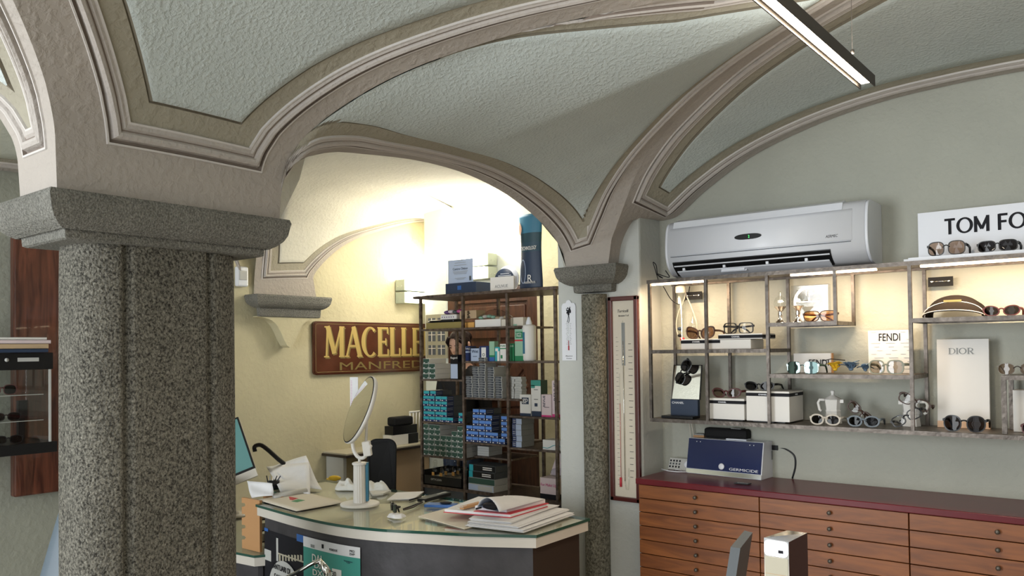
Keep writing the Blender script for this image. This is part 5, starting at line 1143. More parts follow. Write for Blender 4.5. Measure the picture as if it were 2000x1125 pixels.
# boxes at shelf reg and gp
def sbox(label, u0, u1, vt, vb, Y, z, mm='white2', d_=.05, name='carton', side=None, fn=None, rz=0, top=None):
    x0 = P(u0, vb, Y=Y).x; x1 = P(u1, vb, Y=Y).x; h = P((u0+u1)/2, vt, Y=Y).z-z; W = x1-x0
    t = thing(name, label, 'box', (x0, Y, z+.001), rz)
    q = MB(); q.bb((0, 0, 0), (W, d_, h), side or mm); q.build('body', t)
    q = MB(); q.bb((.0004, -.0008, .0004), (W-.0004, 0, h-.0004), mm); fp = q.build('front', t)
    if fn: fn(t, W, h)
    return t, W, h
def fpn(parent, name, rects):
    q = MB()
    for x0, x1, z0, z1, mm in rects: q.bb((x0, -.0016, z0), (x1, -.0008, z1), mm)
    return q.build(name, parent)
YB = 4.02
F3 = lambda s, w_=.9, hh_=.14, zz=.7, mm='white2': (lambda t, W, h: text(s, frame((W/2, -.002, h*zz), (1, 0, 0), (0, 0, 1)), W*w_, h*hh_, mm, t, bold=.01))
def deco(rects, txt=None):
    def f(t, W, h):
        fpn(t, 'print', [(a*W, b_*W, c*h, d*h, m_) for a, b_, c, d, m_ in rects])
        if txt:
            for (s, cx, cz, w_, hh_, m_) in txt: text(s, frame((cx*W, -.0024, cz*h), (1, 0, 0), (0, 0, 1)), w_*W, hh_*h, m_, t, bold=.01)
    return f
sbox('tall black and pale blue Regard carton in the upper left bay of the rack', 880, 895, 693, 741, YB, S['wh'], 'black', .05, fn=deco([(.05, .95, .03, .62, 'wblue')], [('Regard', .5, .86, .86, .11, 'white2')]))
sbox('dark Regard carton behind the white Wet carton on the middle shelf', 907, 921, 676, 704, YB+.05, S['reg'], 'dblue', .05, fn=deco([(.1, .9, .55, .65, 'wblue')], [('Reg', .45, .82, .8, .18, 'white2')]))
sbox('white Wet carton with a dark smile line on the middle rack shelf', 920, 936, 679, 704, YB, S['reg'], 'wblue', .04, fn=deco([(0, 1, .93, 1, 'ink'), (.25, .75, .33, .37, 'navy')], [('Wet', .5, .72, .8, .24, 'navy')]))
sbox('black and white carton marked O on the middle rack shelf', 937, 955, 676, 704, YB+.01, S['reg'], 'dblue', .05, fn=deco([(.2, .7, .15, .9, 'white2')], [('O', .45, .42, .25, .2, 'ink')]))
sbox('tall pale green and blue carton on the middle rack shelf', 956, 966, 667, 704, YB, S['reg'], 'lgreen', .04, fn=deco([(0, 1, 0, .2, 'blue'), (0, 1, .2, .3, 'green')]))
sbox('teal and white carton on the middle rack shelf', 967, 976, 678, 704, YB, S['reg'], 'teal', .04, fn=deco([(.5, 1, .0, .7, 'white2'), (.1, .7, .7, .9, 'white2')]))
sbox('white carton with green bands on the middle rack shelf', 977, 989, 672, 704, YB, S['reg'], 'white2', .04, fn=deco([(0, 1, .70, .76, 'green'), (.1, .4, .15, .35, 'green')], [('PURE', .5, .88, .8, .10, 'green')]))
sbox('small dark green carton right of the rack post', 996, 1004, 671, 704, YB+.02, S['reg'], 'green', .04, fn=deco([(.1, .9, .8, .9, 'lgreen')]))
sbox('white and green OPTI-FREE carton beside the big white bottle', 1006, 1023, 643, 704, YB+.02, S['reg'], 'lgreen', .05, fn=deco([(.12, .9, .72, .92, 'green'), (0, 1, .62, .67, 'red'), (0, 1, 0, .16, 'green')], [('OPTI-\nFREE', .5, .82, .66, .13, 'white2')]))
p = P(1034, 704, Y=YB+.06); zz = P(1034, 635, Y=YB+.06).z-S['reg']
t = thing('solution_bottle', 'large white lens solution bottle with teal label on the middle rack shelf', 'bottle', (p.x, YB+.06, S['reg']+.001))
rb = (P(1045, 700, Y=YB+.06).x-P(1023, 700, Y=YB+.06).x)/2
q = MB(); q.lathe((0, 0, 0), [(0, 0), (rb*.95, 0), (rb, .01), (rb, zz-.01), (rb*.8, zz), (rb*.42, zz+.004)], 'white2', 28); q.build('body', t)
q = MB(); q.lathe((0, 0, zz), [(rb*.45, 0), (rb*.42, .018), (rb*.2, .045), (rb*.18, .05), (0, .052)], 'white', 20); q.build('cap', t)
q = MB(); n = 14; rr = rb*1.01; vs = []
for z_ in (zz*.2, zz*.8):
    for i in range(n+1): a = R(195+75*i/n); vs.append((rr*math.cos(a), rr*math.sin(a), z_))
q.add(vs, [(i, i+1, n+2+i, n+1+i) for i in range(n)], 'sky', True); q.build('label', t)
# right bay cartons
YG = 4.02
sbox('white gp carton with a dark blue foot on the right rack shelf', 1016, 1037, 771, 813, YG, S['gp'], 'white2', .05, fn=deco([(0, 1, 0, .12, 'navy'), (.18, .82, .55, .86, 'navy')], [('gp', .5, .70, .5, .22, 'white2')]))
sbox('tallest white carton with teal cloud and face line drawing on the right rack shelf', 1038, 1057, 743, 814, YG+.01, S['gp'], 'white2', .07, side='dgreen', fn=deco([(0, 1, .84, 1, 'posterteal'), (0, .4, .78, .86, 'posterteal'), (0, 1, 0, .14, 'navy'), (.3, .7, .73, .745, 'ink'), (.35, .65, .27, .36, 'navy'), (.3, .7, .46, .475, 'ink')]))
for (u0, u1, vt, lab, o_) in ((1058, 1077, 771, 'pink and white REVUE carton, the shorter one', 0), (1079, 1100, 744, 'pink and white REVUE carton, the taller one at the pier edge', .012)):
    tt, W, h = sbox(lab, u0, u1, vt, 816, YG+.0+o_, S['gp'], 'lpink', .05, fn=deco([(0, 1, 0, .08, 'magenta'), (.3, .8, .42, .44, 'ink')]))
    text('REVUE', frame((W*.28, -.002, h*.70), (0, 0, 1), (-1, 0, 0)), h*.5, W*.22, 'navy', tt, bold=.02)
# upper shelf things
YU = 4.03; zu = S['up']+.001
sbox('long olive gold flat box on the upper rack shelf', 832, 901, 630, 641, YU, S['up'], 'gold2', .12, name='flat_box')
sbox('small orange box beside the olive box on the upper rack shelf', 905, 926, 630, 641, YU+.01, S['up'], 'orange', .09, name='flat_box')
sbox('long cream flat box on the upper rack shelf', 928, 978, 624, 638, YU, S['up'], 'white2', .10, name='flat_box')
sbox('small cream box next to the long cream box', 979, 992, 624, 638, YU+.01, S['up'], 'paperw', .09, name='flat_box')
q = MB()
x0 = P(994, 630, Y=YU).x; q.bb((0, 0, 0), (.10, .08, .055), 'paperw'); q.bb((.02, -.0008, .0), (.05, 0, .012), 'lgreen'); o = q.build('flat_box', loc=(x0, YU+.02, zu)); tag(o, 'beige box with a green corner print at the right end of the upper rack shelf', 'box')
rshelf(RX[2], RX[2]+.09, S['up'])
x0 = P(836, 630, Y=YU).x; x1 = P(884, 630, Y=YU).x
ztop = P(866, 630, Y=YU).z
q = MB(); q.bb((0, 0, 0), (x1-x0, .09, .018), 'black', bev=.006); o = q.build('tray', loc=(x0, YU+.01, ztop+.002)); tag(o, 'slim black tray lying on the olive gold box', 'tray')
xa = P(857, 610, Y=YU).x
q = MB(); q.bb((0, 0, 0), (.15, .09, .035), 'white2', bev=.008)
for i in range(6): q.bb((.015+i*.021, -.0008, .012), (.023+i*.021, 0, .02), 'purple')
o = q.build('fabric_case', loc=(xa, YU+.015, ztop+.0205)); tag(o, 'white case with small dark dots on the black tray', 'case')
q = MB(); 
for i in range(4): q.ell((.04+i*.04, .03, .014+.004*(i % 2)), (.028, .03, .014), ('purple', 'lpink', 'dgrey', 'pinkc')[i])
o = q.build('rolled_pouches', loc=(xa, YU+.02, ztop+.057)); tag(o, 'patterned purple and pink pouches rolled on top of the dotted case', 'pouch')
xk = P(893, 610, Y=YU).x; q = MB(); q.bb((0, 0, 0), (.15, .09, .055), 'kraft'); 
for i in range(5): q.bb((.07+.008*(i % 2), -.0008, .006+i*.009), (.095-.006*(i % 3), 0, .012+i*.009), 'ink')
o = q.build('kraft_box', loc=(xk, YU+.025, ztop+.0205)); tag(o, 'kraft paper box with black print on the upper rack shelf', 'box')
xb = P(955, 610, Y=YU).x; q = MB(); rows = []
for i in range(13):
    s_ = i/12; rows.append([(-.14+.29*s_, .05+.045*math.cos(a), .002+max(0, (.012+.045*math.sin(math.pi*s_)**.7)*math.sin(a))*(1+.2*math.sin(9*s_+2*a))) for a in [math.pi*k_/8 for k_ in range(9)]])
q.grid(rows, 'acryl'); bag = q.build('plastic_bag', loc=(xb, YU+.0, P(955, 624, Y=YU).z+.002)); tag(bag, 'clear plastic bag of small green and cream packs on the long cream box', 'bag')
q = MB()
for i in range(7): q.ell((-.11+.036*i, .05, .014+.008*math.sin(i)), (.02, .02, .012), ('lgreen', 'paperw', 'lgreen', 'lgreen', 'kraft', 'paperw', 'kraft')[i])
q.build('contents', bag)
# top of rack
zt_ = S['top']+.001; YT = 4.06
x0 = P(870, 560, Y=YT).x; x1 = P(930, 560, Y=YT).x; hb = P(900, 552, Y=YT).z-zt_
q = MB(); q.bb((0, 0, 0), (x1-x0, .16, hb), 'navy', bev=.002); q.bb(((x1-x0)*.4, -.001, hb*.4), ((x1-x0)*.52, 0, hb*.75), 'blue'); o = q.build('flat_box', loc=(x0, YT, zt_)); tag(o, 'navy blue box on top of the rack under the certificate', 'box')
cw = P(923, 530, Y=YT+.06).x-P(875, 530, Y=YT+.06).x; ch = P(900, 507, Y=YT+.06).z-zt_-hb
t = thing('certificate_card', 'white printed certificate card standing on the navy box on the rack', 'card', (P(899, 530, Y=YT+.06).x, YT+.06, zt_+hb+.001))
q = MB(); q.bb((-cw/2, 0, 0), (cw/2, .004, ch), 'wblue'); q.build('card', t)
text('Centro Ottico', frame((0, -.001, ch*.62), (1, 0, 0), (0, 0, 1)), cw*.6, .016, 'ink', t)
q = MB()
for i, (a_, z_) in enumerate(((.2, .95), (.45, .86), (.5, .76), (.6, .5), (.55, .45), (.5, .40), (.45, .22), (.3, .17))): q.bb((-cw*a_/2, -.001, ch*z_), (cw*a_/2, 0, ch*z_+.003), 'grey')
q.bb((cw*.36, -.001, ch*.1), (cw*.44, 0, ch*.28), 'dgrey'); q.build('printed_lines', t)
xd = P(985, 545, Y=YT+.05).x; rd = .085
t = thing('round_display_sign', 'round navy disc behind a white ACUVUE card on top of the rack', 'sign', (xd, YT+.06, zt_))
q = MB(); zc = P(985, 545, Y=YT+.05).z-zt_
q.T = Matrix.Translation((.01, .02, zc-.002)) @ Matrix.Rotation(R(90), 4, 'X'); q.cyl((0, 0, 0), rd*1.08, .01, 'white', 40); q.T = Matrix.Translation((-.012, .008, zc-.012)) @ Matrix.Rotation(R(90), 4, 'X'); q.cyl((0, 0, 0), rd*.98, .008, 'navy', 40); q.build('disc', t)
q = MB(); q.bb((-.06, -.002, zc+.022), (.05, -.0005, zc+.026), 'white'); q.bb((-.04, -.002, zc+.034), (.035, -.0005, zc+.038), 'white'); q.build('print', t)
q = MB(); q.bb((-.105, -.03, 0), (.095, -.022, .10), 'white2'); q.bb((-.105, -.022, 0), (.095, .04, .004), 'white2'); q.build('card', t); text('ACUVUE', frame((-.01, -.031, .038), (1, 0, 0), (0, 0, 1)), .11, .02, 'grey', t)
# totem
x0 = P(1012, 500, Y=YT).x; x1 = P(1055, 500, Y=YT).x; ht = P(1033, 418, Y=YT).z-zt_
t = thing('advertising_totem', 'tall dark blue curved card totem with RODENSTOCK logo standing on the rack', 'sign', ((x0+x1)/2, YT+.02, zt_)); W = (x1-x0)
q = MB(); rows = []
for i in range(25):
    s_ = i/24; ww = W/2*(1+.05*math.cos(2*math.pi*s_)); z_ = ht*s_
    rows.append([(ww*x_, .03*(x_*x_)-.03, z_-(.012*x_*x_ if s_ > .97 else 0)) for x_ in [k_/6 for k_ in range(-6, 7)]])
for i in range(24):
    z_ = i/24; mm_ = 'navy' if z_ < .5 else ('dsky' if z_ < .62 else ('dteal' if z_ < .72 else ('sky' if z_ < .96 else 'teal')))
    q.grid(rows[i:i+2], mm_)
bd = q.build('body', t); bd.modifiers.new('s', 'SOLIDIFY').thickness = .004
q = MB(); q.grid([[(-W/2*.93+(.022+.010*math.sin(3+s_*7))*k_, -.013-.016*k_, ht*(.60+.3*s_)) for k_ in (0, .5, 1)] for s_ in [i/10 for i in range(11)]], 'skin'); q.build('picture', t)
text('TECHNOLOGY', frame((.006, -.0345, ht*.545), (1, 0, 0), (0, 0, 1)), W*.72, .024, 'white2', t, bold=.02); text('R', frame((.014, -.0335, ht*.145), (1, 0, 0), (0, 0, 1)), .035, .045, 'white2', t); text('RODENSTOCK', frame((.014, -.0335, ht*.09), (1, 0, 0), (0, 0, 1)), W*.5, .013, 'white2', t, bold=.02)
q = MB(); q.tube([(-W*.25+.02*math.cos(a), -.028+.0, ht*.24+.075*math.sin(a)) for a in [2*math.pi*i/24 for i in range(24)]], .002, 'wblue', n=6, closed=True, up=(0, 1, 0)); q.build('lens_drawing', t)

# ------------------------------------------------------------------ person standing behind the rack
def skin_mesh(chain, edges, radii, sub=2):
    me = bpy.data.meshes.new('s'); me.from_pydata(chain, edges, []); o = bpy.data.objects.new('s', me); COL.objects.link(o)
    m_ = o.modifiers.new('skin', 'SKIN'); 
    for i, r_ in enumerate(radii): me.skin_vertices[0].data[i].radius = r_ if isinstance(r_, tuple) else (r_, r_)
    me.skin_vertices[0].data[0].use_root = True
    o.modifiers.new('sub', 'SUBSURF').levels = sub
    dg = bpy.context.evaluated_depsgraph_get(); r2 = bpy.data.meshes.new_from_object(o.evaluated_get(dg)); bpy.data.objects.remove(o); return r2
def person():
    t = thing('person', 'person with dark tied-back hair looking down behind the rack of lens boxes', 'person', (-4.19, 4.61, 0), R(10))
    ch = [(0, 0, .88), (0, 0, 1.02), (0, 0, 1.18), (0, .01, 1.32), (0, -.01, 1.40), (0, -.025, 1.46),
          (-.16, .0, 1.33), (-.20, .0, 1.08), (-.215, -.02, .86), (-.215, -.03, .80), (.16, 0, 1.33), (.21, .0, 1.08), (.22, -.02, .86), (.22, -.03, .80),
          (-.085, 0, .84), (-.09, .0, .47), (-.09, .02, .08), (-.09, -.09, .03), (.085, 0, .84), (.09, 0, .47), (.09, .02, .08), (.09, -.09, .03)]
    ed = [(0, 1), (1, 2), (2, 3), (3, 4), (4, 5), (3, 6), (6, 7), (7, 8), (8, 9), (3, 10), (10, 11), (11, 12), (12, 13), (0, 14), (14, 15), (15, 16), (16, 17), (0, 18), (18, 19), (19, 20), (20, 21)]
    rd_ = [(.15, .10), (.125, .09), (.14, .10), (.12, .085), .055, .05, .052, .04, .028, .03, .052, .04, .028, .03, .09, .058, .04, .035, .09, .058, .04, .035]
    for s, wi, ei in ((-1, 9, None), (1, 13, None)):
        bx, by, bz2 = ch[wi]
        for k_ in range(4):
            x_ = bx+(-.024+.016*k_); L_ = (.06, .07, .066, .05)[k_]; i0 = len(ch)
            ch += [(bx, by-.024+.016*k_, bz2-.035), (bx+s*.002, by-.024+.016*k_, bz2-.035-L_*.55), (bx-s*.006, by-.026+.016*k_, bz2-.035-L_*.95)]; rd_ += [.010, .0085, .007]; ed += [(wi, i0), (i0, i0+1), (i0+1, i0+2)]
        i0 = len(ch); ch += [(bx-s*.008, by-.036, bz2-.01), (bx-s*.014, by-.045, bz2-.045)]; rd_ += [.011, .009]; ed += [(wi, i0), (i0, i0+1)]
    me = skin_mesh(ch, ed, rd_)
    bm = bmesh.new(); bm.from_mesh(me)
    # head
    hm = MB(); rows = []
    HN, HK = 28, 22
    for i in range(HK+1):
        ph = math.pi*i/HK; z = -math.cos(ph)
        row = []
        for j in range(HN):
            th = 2*math.pi*j/HN; x = math.sin(ph)*math.cos(th); y = math.sin(ph)*math.sin(th)
            X_, Y_, Z_ = x*.072, y*.092, z*.112
            if z < 0: X_ *= 1+.28*z; Y_ = Y_*(1+.20*z)-.012*(-z)
            fr = max(0, -y)
            Y_ -= .022*math.exp(-((x/.16)**2))*math.exp(-(((z+.18)/.20)**2))*(fr > .2)   # nose
            Y_ += .009*math.exp(-(((abs(x)-.40)/.18)**2))*math.exp(-(((z-.02)/.13)**2))*(fr > .2)  # eye sockets
            Y_ -= .005*math.exp(-((x/.32)**2))*math.exp(-(((z+.50)/.09)**2))*(fr > .2)  # lips
            Y_ -= .007*math.exp(-((x/.3)**2))*math.exp(-(((z+.86)/.12)**2))*(fr > .1)
            row.append((X_, Y_, Z_))
        rows.append(row+[row[0]])
    hm.grid(rows, 'skin')
    for s in (-1, 1):
        hm.ell((s*.0775, .012, -.005), (.008, .020, .032), 'skin', 10, 8)
    TH = Matrix.Translation((0, -.035, 1.545)) @ Matrix.Rotation(R(18), 4, 'X')
    m2 = bpy.data.meshes.new('h'); m2.from_pydata([tuple(TH @ v) for v in hm.v], [], hm.f); bm.from_mesh(m2)
    me3 = bpy.data.meshes.new('body'); bm.to_mesh(me3); bm.free(); me3.materials.append(M['skin'])
    o = bpy.data.objects.new('body', me3); COL.objects.link(o); o.parent = t
    rm = o.modifiers.new('r', 'REMESH'); rm.mode = 'VOXEL'; rm.voxel_size = .005; rm.use_smooth_shade = True
    # hair
    q = MB(); rows = []
    for i in range(15):
        ph = math.pi*.60*i/14
        rows.append([])
        for j in range(33):
            th = 2*math.pi*j/32; x = math.sin(ph)*math.cos(th); y = math.sin(ph)*math.sin(th); z = math.cos(ph)
            f_ = 1.09+.02*math.sin(9*th)
            zz_ = z
            if y < -.15 and z < .62: k__ = min(1, (-y-.15)*2); zz_ = z+(.62-z)*k__; sc_x = math.sqrt(max(0, 1-zz_**2))/max(math.sqrt(max(1e-6, 1-z**2)), 1e-3); x *= sc_x; y *= sc_x
            rows[-1].append((x*.074*f_, y*.096*f_+.004, zz_*.114*f_))
    q.grid(rows, 'hair')
    q.ell((0, .115, .03), (.045, .045, .045), 'hair'); 
    for s in (-1, 1): q.tube([(s*.03, -.088, .085), (s*.066, -.062, .045), (s*.079, -.025, .0)], [.012, .014, .010], 'hair')
    q.v = [TH @ v for v in q.v]; q.build('hair', t)
    for s in (-1, 1):
        q = MB(); q.ell((s*.030, -.0765, .004), (.013, .007, .0045), 'hair', 12, 6); q.v = [TH @ v for v in q.v]; q.build('eyelash', t)
        q = MB(); q.tube([(s*.013, -.090, .022), (s*.03, -.089, .028), (s*.047, -.080, .022)], [.002, .003, .0015], 'hair'); q.v = [TH @ v for v in q.v]; q.build('eyebrow', t)
    q = MB(); q.ell((0, -.0915, -.056), (.020, .006, .006), 'lips'); q.v = [TH @ v for v in q.v]; q.build('lips', t)
    # clothes
    def cl(name, idx, mm, grow):
        c2 = [ch[i] for i in idx]; e2 = [(idx.index(a_), idx.index(b_)) for a_, b_ in ed if a_ in idx and b_ in idx]; r2 = [tuple(x+grow for x in (rd_[i] if isinstance(rd_[i], tuple) else (rd_[i], rd_[i]))) for i in idx]
        m_ = skin_mesh(c2, e2, r2); m_.materials.clear(); m_.materials.append(M[mm]); m_.name = name
        for p_ in m_.polygons: p_.use_smooth = True
        o_ = bpy.data.objects.new(name, m_); COL.objects.link(o_); o_.parent = t
    cl('shirt', [0, 1, 2, 3, 4, 6, 7, 8, 10, 11, 12], 'blackm', .014); cl('trousers', [0, 14, 15, 16, 18, 19, 20], 'navy', .016)
    return t
person()
# ------------------------------------------------------------------ reception desk
DT = .76
fe = [P(u, v, Z=DT) for u, v in ((499, 985), (584, 1008), (663, 1024), (746, 1033), (840, 1038), (915, 1042), (1048, 1045))]
rc = P(1152, 1012, Z=DT)
fpath = path(fe); front = [fpath(i/30) for i in range(31)]
poly = [(p.x, p.y) for p in front]+[(rc.x, rc.y), (-3.80, 2.985), (-3.80, 2.60), (-3.49, 2.50)]
cxm = sum(p[0] for p in poly)/len(poly); cym = sum(p[1] for p in poly)/len(poly)
def inset(pl, d):
    out = []; n = len(pl)
    for i in range(n):
        p = Vector(pl[i]); a = (p-Vector(pl[i-1])).normalized(); c = (Vector(pl[(i+1) % n])-p).normalized()
        na = Vector((-a.y, a.x)); nc = Vector((-c.y, c.x)); b_ = (na+nc).normalized(); k = d/max(b_.dot(na), .3); out.append((p.x+b_.x*k, p.y+b_.y*k))
    return out
dk = thing('reception_desk', 'curved reception desk with slate dark front and cream top under green edged glass', 'desk')
def pr(name, pl, z0, z1, mm, side=None): q = MB(); q.prism(pl, z0, z1, mm, side); return q.build(name, dk)
pr('desktop', inset(poly, .006), .706, .7475, 'topc', 'cream2')
pr('glass_top', poly, .748, DT, 'gglass', 'gedge')
bi = inset(poly, .035)
q = MB(); n = len(front)
for i in range(n-1):
    a, c = bi[i], bi[i+1]; q.add([(a[0], a[1], .03), (c[0], c[1], .03), (c[0], c[1], .705), (a[0], a[1], .705), (a[0], a[1]+.02, .03), (c[0], c[1]+.02, .03), (c[0], c[1]+.02, .705), (a[0], a[1]+.02, .705)], [(0, 1, 2, 3), (4, 7, 6, 5), (3, 2, 6, 7), (0, 4, 5, 1)], 'slate')
q.build('front_panel', dk)
a, c = bi[n-1], bi[n]; dv_ = (Vector(c)-Vector(a)).normalized()
q = MB(); q.add([(a[0], a[1], 0), (c[0], c[1], 0), (c[0], c[1], .705), (a[0], a[1], .705), (a[0]-.03, a[1]+.01, 0), (c[0]-.03, c[1], 0), (c[0]-.03, c[1], .705), (a[0]-.03, a[1]+.01, .705)], [(0, 1, 2, 3), (4, 7, 6, 5), (3, 2, 6, 7), (0, 4, 5, 1), (0, 3, 7, 4), (1, 5, 6, 2)], 'dbrown'); q.build('side_panel', dk)
q = MB(); a = bi[0]; q.bb((a[0], a[1]+.01, 0), (a[0]+.03, 2.95, .705), 'dbrown'); q.build('side_panel', dk)
ZT = DT+.001
def on(u, v, z=DT): return P(u, v, Z=z)
# lower wing
lw_ = .515
c0 = P(496, 1085, Z=lw_)
wg = thing('side_table', 'low cream side table with green edged glass attached left of the reception desk', 'table', (0, 0, 0))
wp = [(c0.x-1.0, c0.y-.10), (c0.x, c0.y), (c0.x+.03, c0.y+.045), (c0.x+.03, c0.y+.85), (c0.x-1.0, c0.y+.85)]
q = MB(); q.prism(inset(wp, .004), lw_-.055, lw_-.0125, 'topc', 'cream2'); q.build('tabletop', wg); q = MB(); q.prism(wp, lw_-.012, lw_, 'gglass', 'gedge'); q.build('glass_top', wg)
wi_ = inset(wp, .04); q = MB(); q.prism(wi_, 0.0, lw_-.056, 'slate'); q.build('body', wg)
q = MB(); p = P(484, 1072, Z=lw_); q.tube([(0, 0, .006), (.02, .0, .022), (.04, 0, .006)], .006, 'chrome'); o = q.build('metal_clip', loc=(p.x, p.y, lw_+.001)); tag(o, 'small shiny metal clip on the low side table', 'clip')
# wooden organiser on the wing
o0 = P(483, 1055, Z=lw_); o1 = P(508, 1060, Z=lw_)
t = thing('wooden_organiser', 'notched wooden letter organiser standing left of the reception desk', 'organiser', (c0.x-.125, c0.y+.05, lw_+.001))
pf = []
zt2 = .255
for i in range(4): z_ = .055+i*.055; pf += [(-.055, z_-.012), (-.028, z_-.007), (-.022, z_+.002), (-.03, z_+.009), (-.055, z_+.008)]
prof = [(-.055, 0)]+pf+[(-.055, zt2), (.10, zt2), (.10, 0)]
q = MB(); 
for y_ in (0, .125):
    q = MB()
    vs = [(x, y_, z) for x, z in prof]+[(x, y_+.014, z) for x, z in prof]; n = len(prof); q.add(vs, [tuple(range(n)), tuple(range(n, 2*n))]+[(i, (i+1) % n, n+(i+1) % n, n+i) for i in range(n)], 'wood')
    q.build('side_board', t)
for i in range(4): q = MB(); q.bb((-.045, .014, .045+i*.055), (.10, .125, .051+i*.055), 'black'); q.build('tray', t)
# black device left of it
q = MB(); q.bb((0, 0, 0), (.40, .30, .27), 'black', bev=.02); q.bb((.02, .02, .27), (.36, .28, .295), 'blackm', bev=.012); pp = P(470, 1000, Y=2.62)
o = q.build('printer', loc=(-4.42, 2.245, lw_+.001)); tag(o, 'black printer on the low side table, mostly hidden by the big column', 'printer')
# monitor
pb = P(498, 912, Y=2.72); pt = P(466, 817, Y=2.72)
t = thing('computer_monitor', 'white framed computer monitor with teal glowing screen, cut by the big column', 'monitor', (pb.x, pb.y, .86))
ux = Vector((-.80, -.60, 0)).normalized(); 
tiltv = Vector((-.10, .0, 1)).normalized()
brp = P(498, 912, Y=2.72); trp = P(466, 817, Y=2.72)
upm = (trp-brp); upl = upm.length; upv_ = upm.normalized()
blp = P(440, 925, Y=2.60); lx = (blp-brp).normalized(); lx = (lx-upv_*lx.dot(upv_)).normalized(); W_ = .46
nrm = lx.cross(upv_).normalized()
if nrm.dot(CAMP-brp) < 0: nrm = -nrm
Mm = Matrix((-lx, upv_, nrm)).transposed().to_4x4(); Mm.translation = brp
Mi = Matrix.Translation(-Vector(t.location)) @ Mm
q = MB(); q.T = Mi; q.bb((-W_, -.005, -.012), (0, upl+.012, -.001), 'black', bev=.002); q.bb((-W_, -.055, -.014), (0, -.006, .0), 'cream2', bev=.002); q.bb((-W_, -.008, -.03), (0, upl, -.0145), 'cream2'); q.build('case', t)
q = MB(); q.T = Mi; q.bb((-W_+.01, .008, -.001), (-.01, upl, .0006), 'screen'); q.build('screen', t)
q = MB(); q.tube([Mi @ Vector((-W_/2, .02, -.03)), Mi @ Vector((-W_/2, -.08, -.05)), Vector((Mi @ Vector((-W_/2, -.1, -.32))).xy.to_3d())+Vector((0, 0, -.335))], .018, 'cream2'); q.build('stand', t)
q = MB(); e_ = Vector((Mi @ Vector((-W_/2, -.1, -.32))).xy.to_3d()); q.cyl((e_.x, e_.y, -.343), .09, .012, 'cream2', 28); q.build('foot', t)
# black lamp arm
pts = [P(498, 882, Y=2.93), P(497, 873, Y=2.93), P(508, 869, Y=2.93), P(520, 876, Y=2.93), P(545, 898, Y=2.93), P(562, 912, Y=2.93), on(576, 952, .765)]
t = thing('desk_lamp_arm', 'curved black desk lamp arm rising behind the propped papers', 'lamp', on(576, 952, .765))
q = MB(); q.tube([p-Vector(t.location) for p in path(pts).pts[::4]], .0135, 'black', n=10); q.cyl((0, 0, -.003), .05, .012, 'black', 24); q.build('arm', t)
# papers propped
def sheet(name, label, c4, mm='paper', th=.0015, wav=.004, cat='paper', n=8):
    a, b_, c, d = [Vector(x) for x in c4]; rows = []
    nn = (b_-a).cross(d-a).normalized()
    for i in range(n+1):
        s = i/n; rows.append([a.lerp(b_, k/n).lerp(d.lerp(c, k/n), s)+nn*wav*math.sin(5*s+3*k/n) for k in range(n+1)])
    q = MB(); q.grid(rows, mm); o = q.build(name); md = o.modifiers.new('s', 'SOLIDIFY'); md.thickness = th; md.offset = 0
    return tag(o, label, cat)
YP = 2.80
sheet('propped_papers', 'stack of white papers propped upright at the back of the desk', [on(548, 962, ZT+.004), on(606, 966, ZT+.004), P(604, 906, Y=2.90), P(520, 909, Y=2.93)], wav=.008)
sheet('propped_papers', 'crumpled translucent sheet sticking up behind the propped white papers', [on(565, 957, ZT+.004), on(629, 957, ZT+.004), P(598, 893, Y=2.96), P(530, 908, Y=2.93)], wav=.010)
sheet('note_sheet', 'small bluish white sheet hanging over the left corner of the desk', [P(492, 973, Y=2.36), P(533, 968, Y=2.40), P(533, 945, Y=2.43), P(481, 938, Y=2.40)], mm='wblue' if False else 'paper', wav=.006)
q = MB(); a = P(535, 968, Z=ZT+.02); c = P(598, 957, Z=ZT+.02); q.tube([(a.x, a.y, ZT+.016), (c.x, c.y, ZT+.016)], .015, 'wgrey'); tag(q.build('paper_roll'), 'short grey-white paper roll in front of the propped papers', 'roll')
q = MB(); a = P(525, 955, Y=2.62); 
for i in range(5): q.tube([(a.x+.01*i, 2.62, ZT+.005), (a.x-.02+.018*i, 2.62+.01*i, ZT+.065)], .003, ('ink', 'grey', 'white2', 'ink', 'navy')[i], n=6)
q.cyl((a.x+.02, 2.64, ZT), .03, .04, 'black', 16); tag(q.build('pen_pot'), 'low black pot of pens between the small sheet and the papers', 'pen pot')
# certificate folder on the desk
cor = [P(502, 974, Z=ZT+.004), P(579, 998, Z=ZT+.004), P(673, 981, Z=ZT+.004), P(593, 961, Z=ZT+.004)]
cor[0] = P(504, 976, Z=ZT+.006)
f0 = sheet('open_folder', 'open cream folder with a red and a green rectangle lying on the desk', cor, mm='paperw', th=.004, wav=0, cat='folder')
sheet('cover', '', [x-Vector((0, 0, .0035)) for x in cor], mm='ink', th=.0015, wav=0).parent = f0
cvr = [o for o in f0.children][0]; del cvr['label']; del cvr['category']
def patch(uv, z, mm, parent, name='print', ex=.0006):
    ps = [P(u, v, Z=z) for u, v in uv]; q = MB(); q.prism([(p.x, p.y) for p in ps], z-ex, z, mm); o = q.build(name, parent); return o
patch(((553, 974), (572, 977), (583, 973), (565, 970)), ZT+.0068, 'red', f0, 'red_print'); patch(((568, 979), (580, 981), (596, 977), (582, 975)), ZT+.0068, 'green', f0, 'green_print')
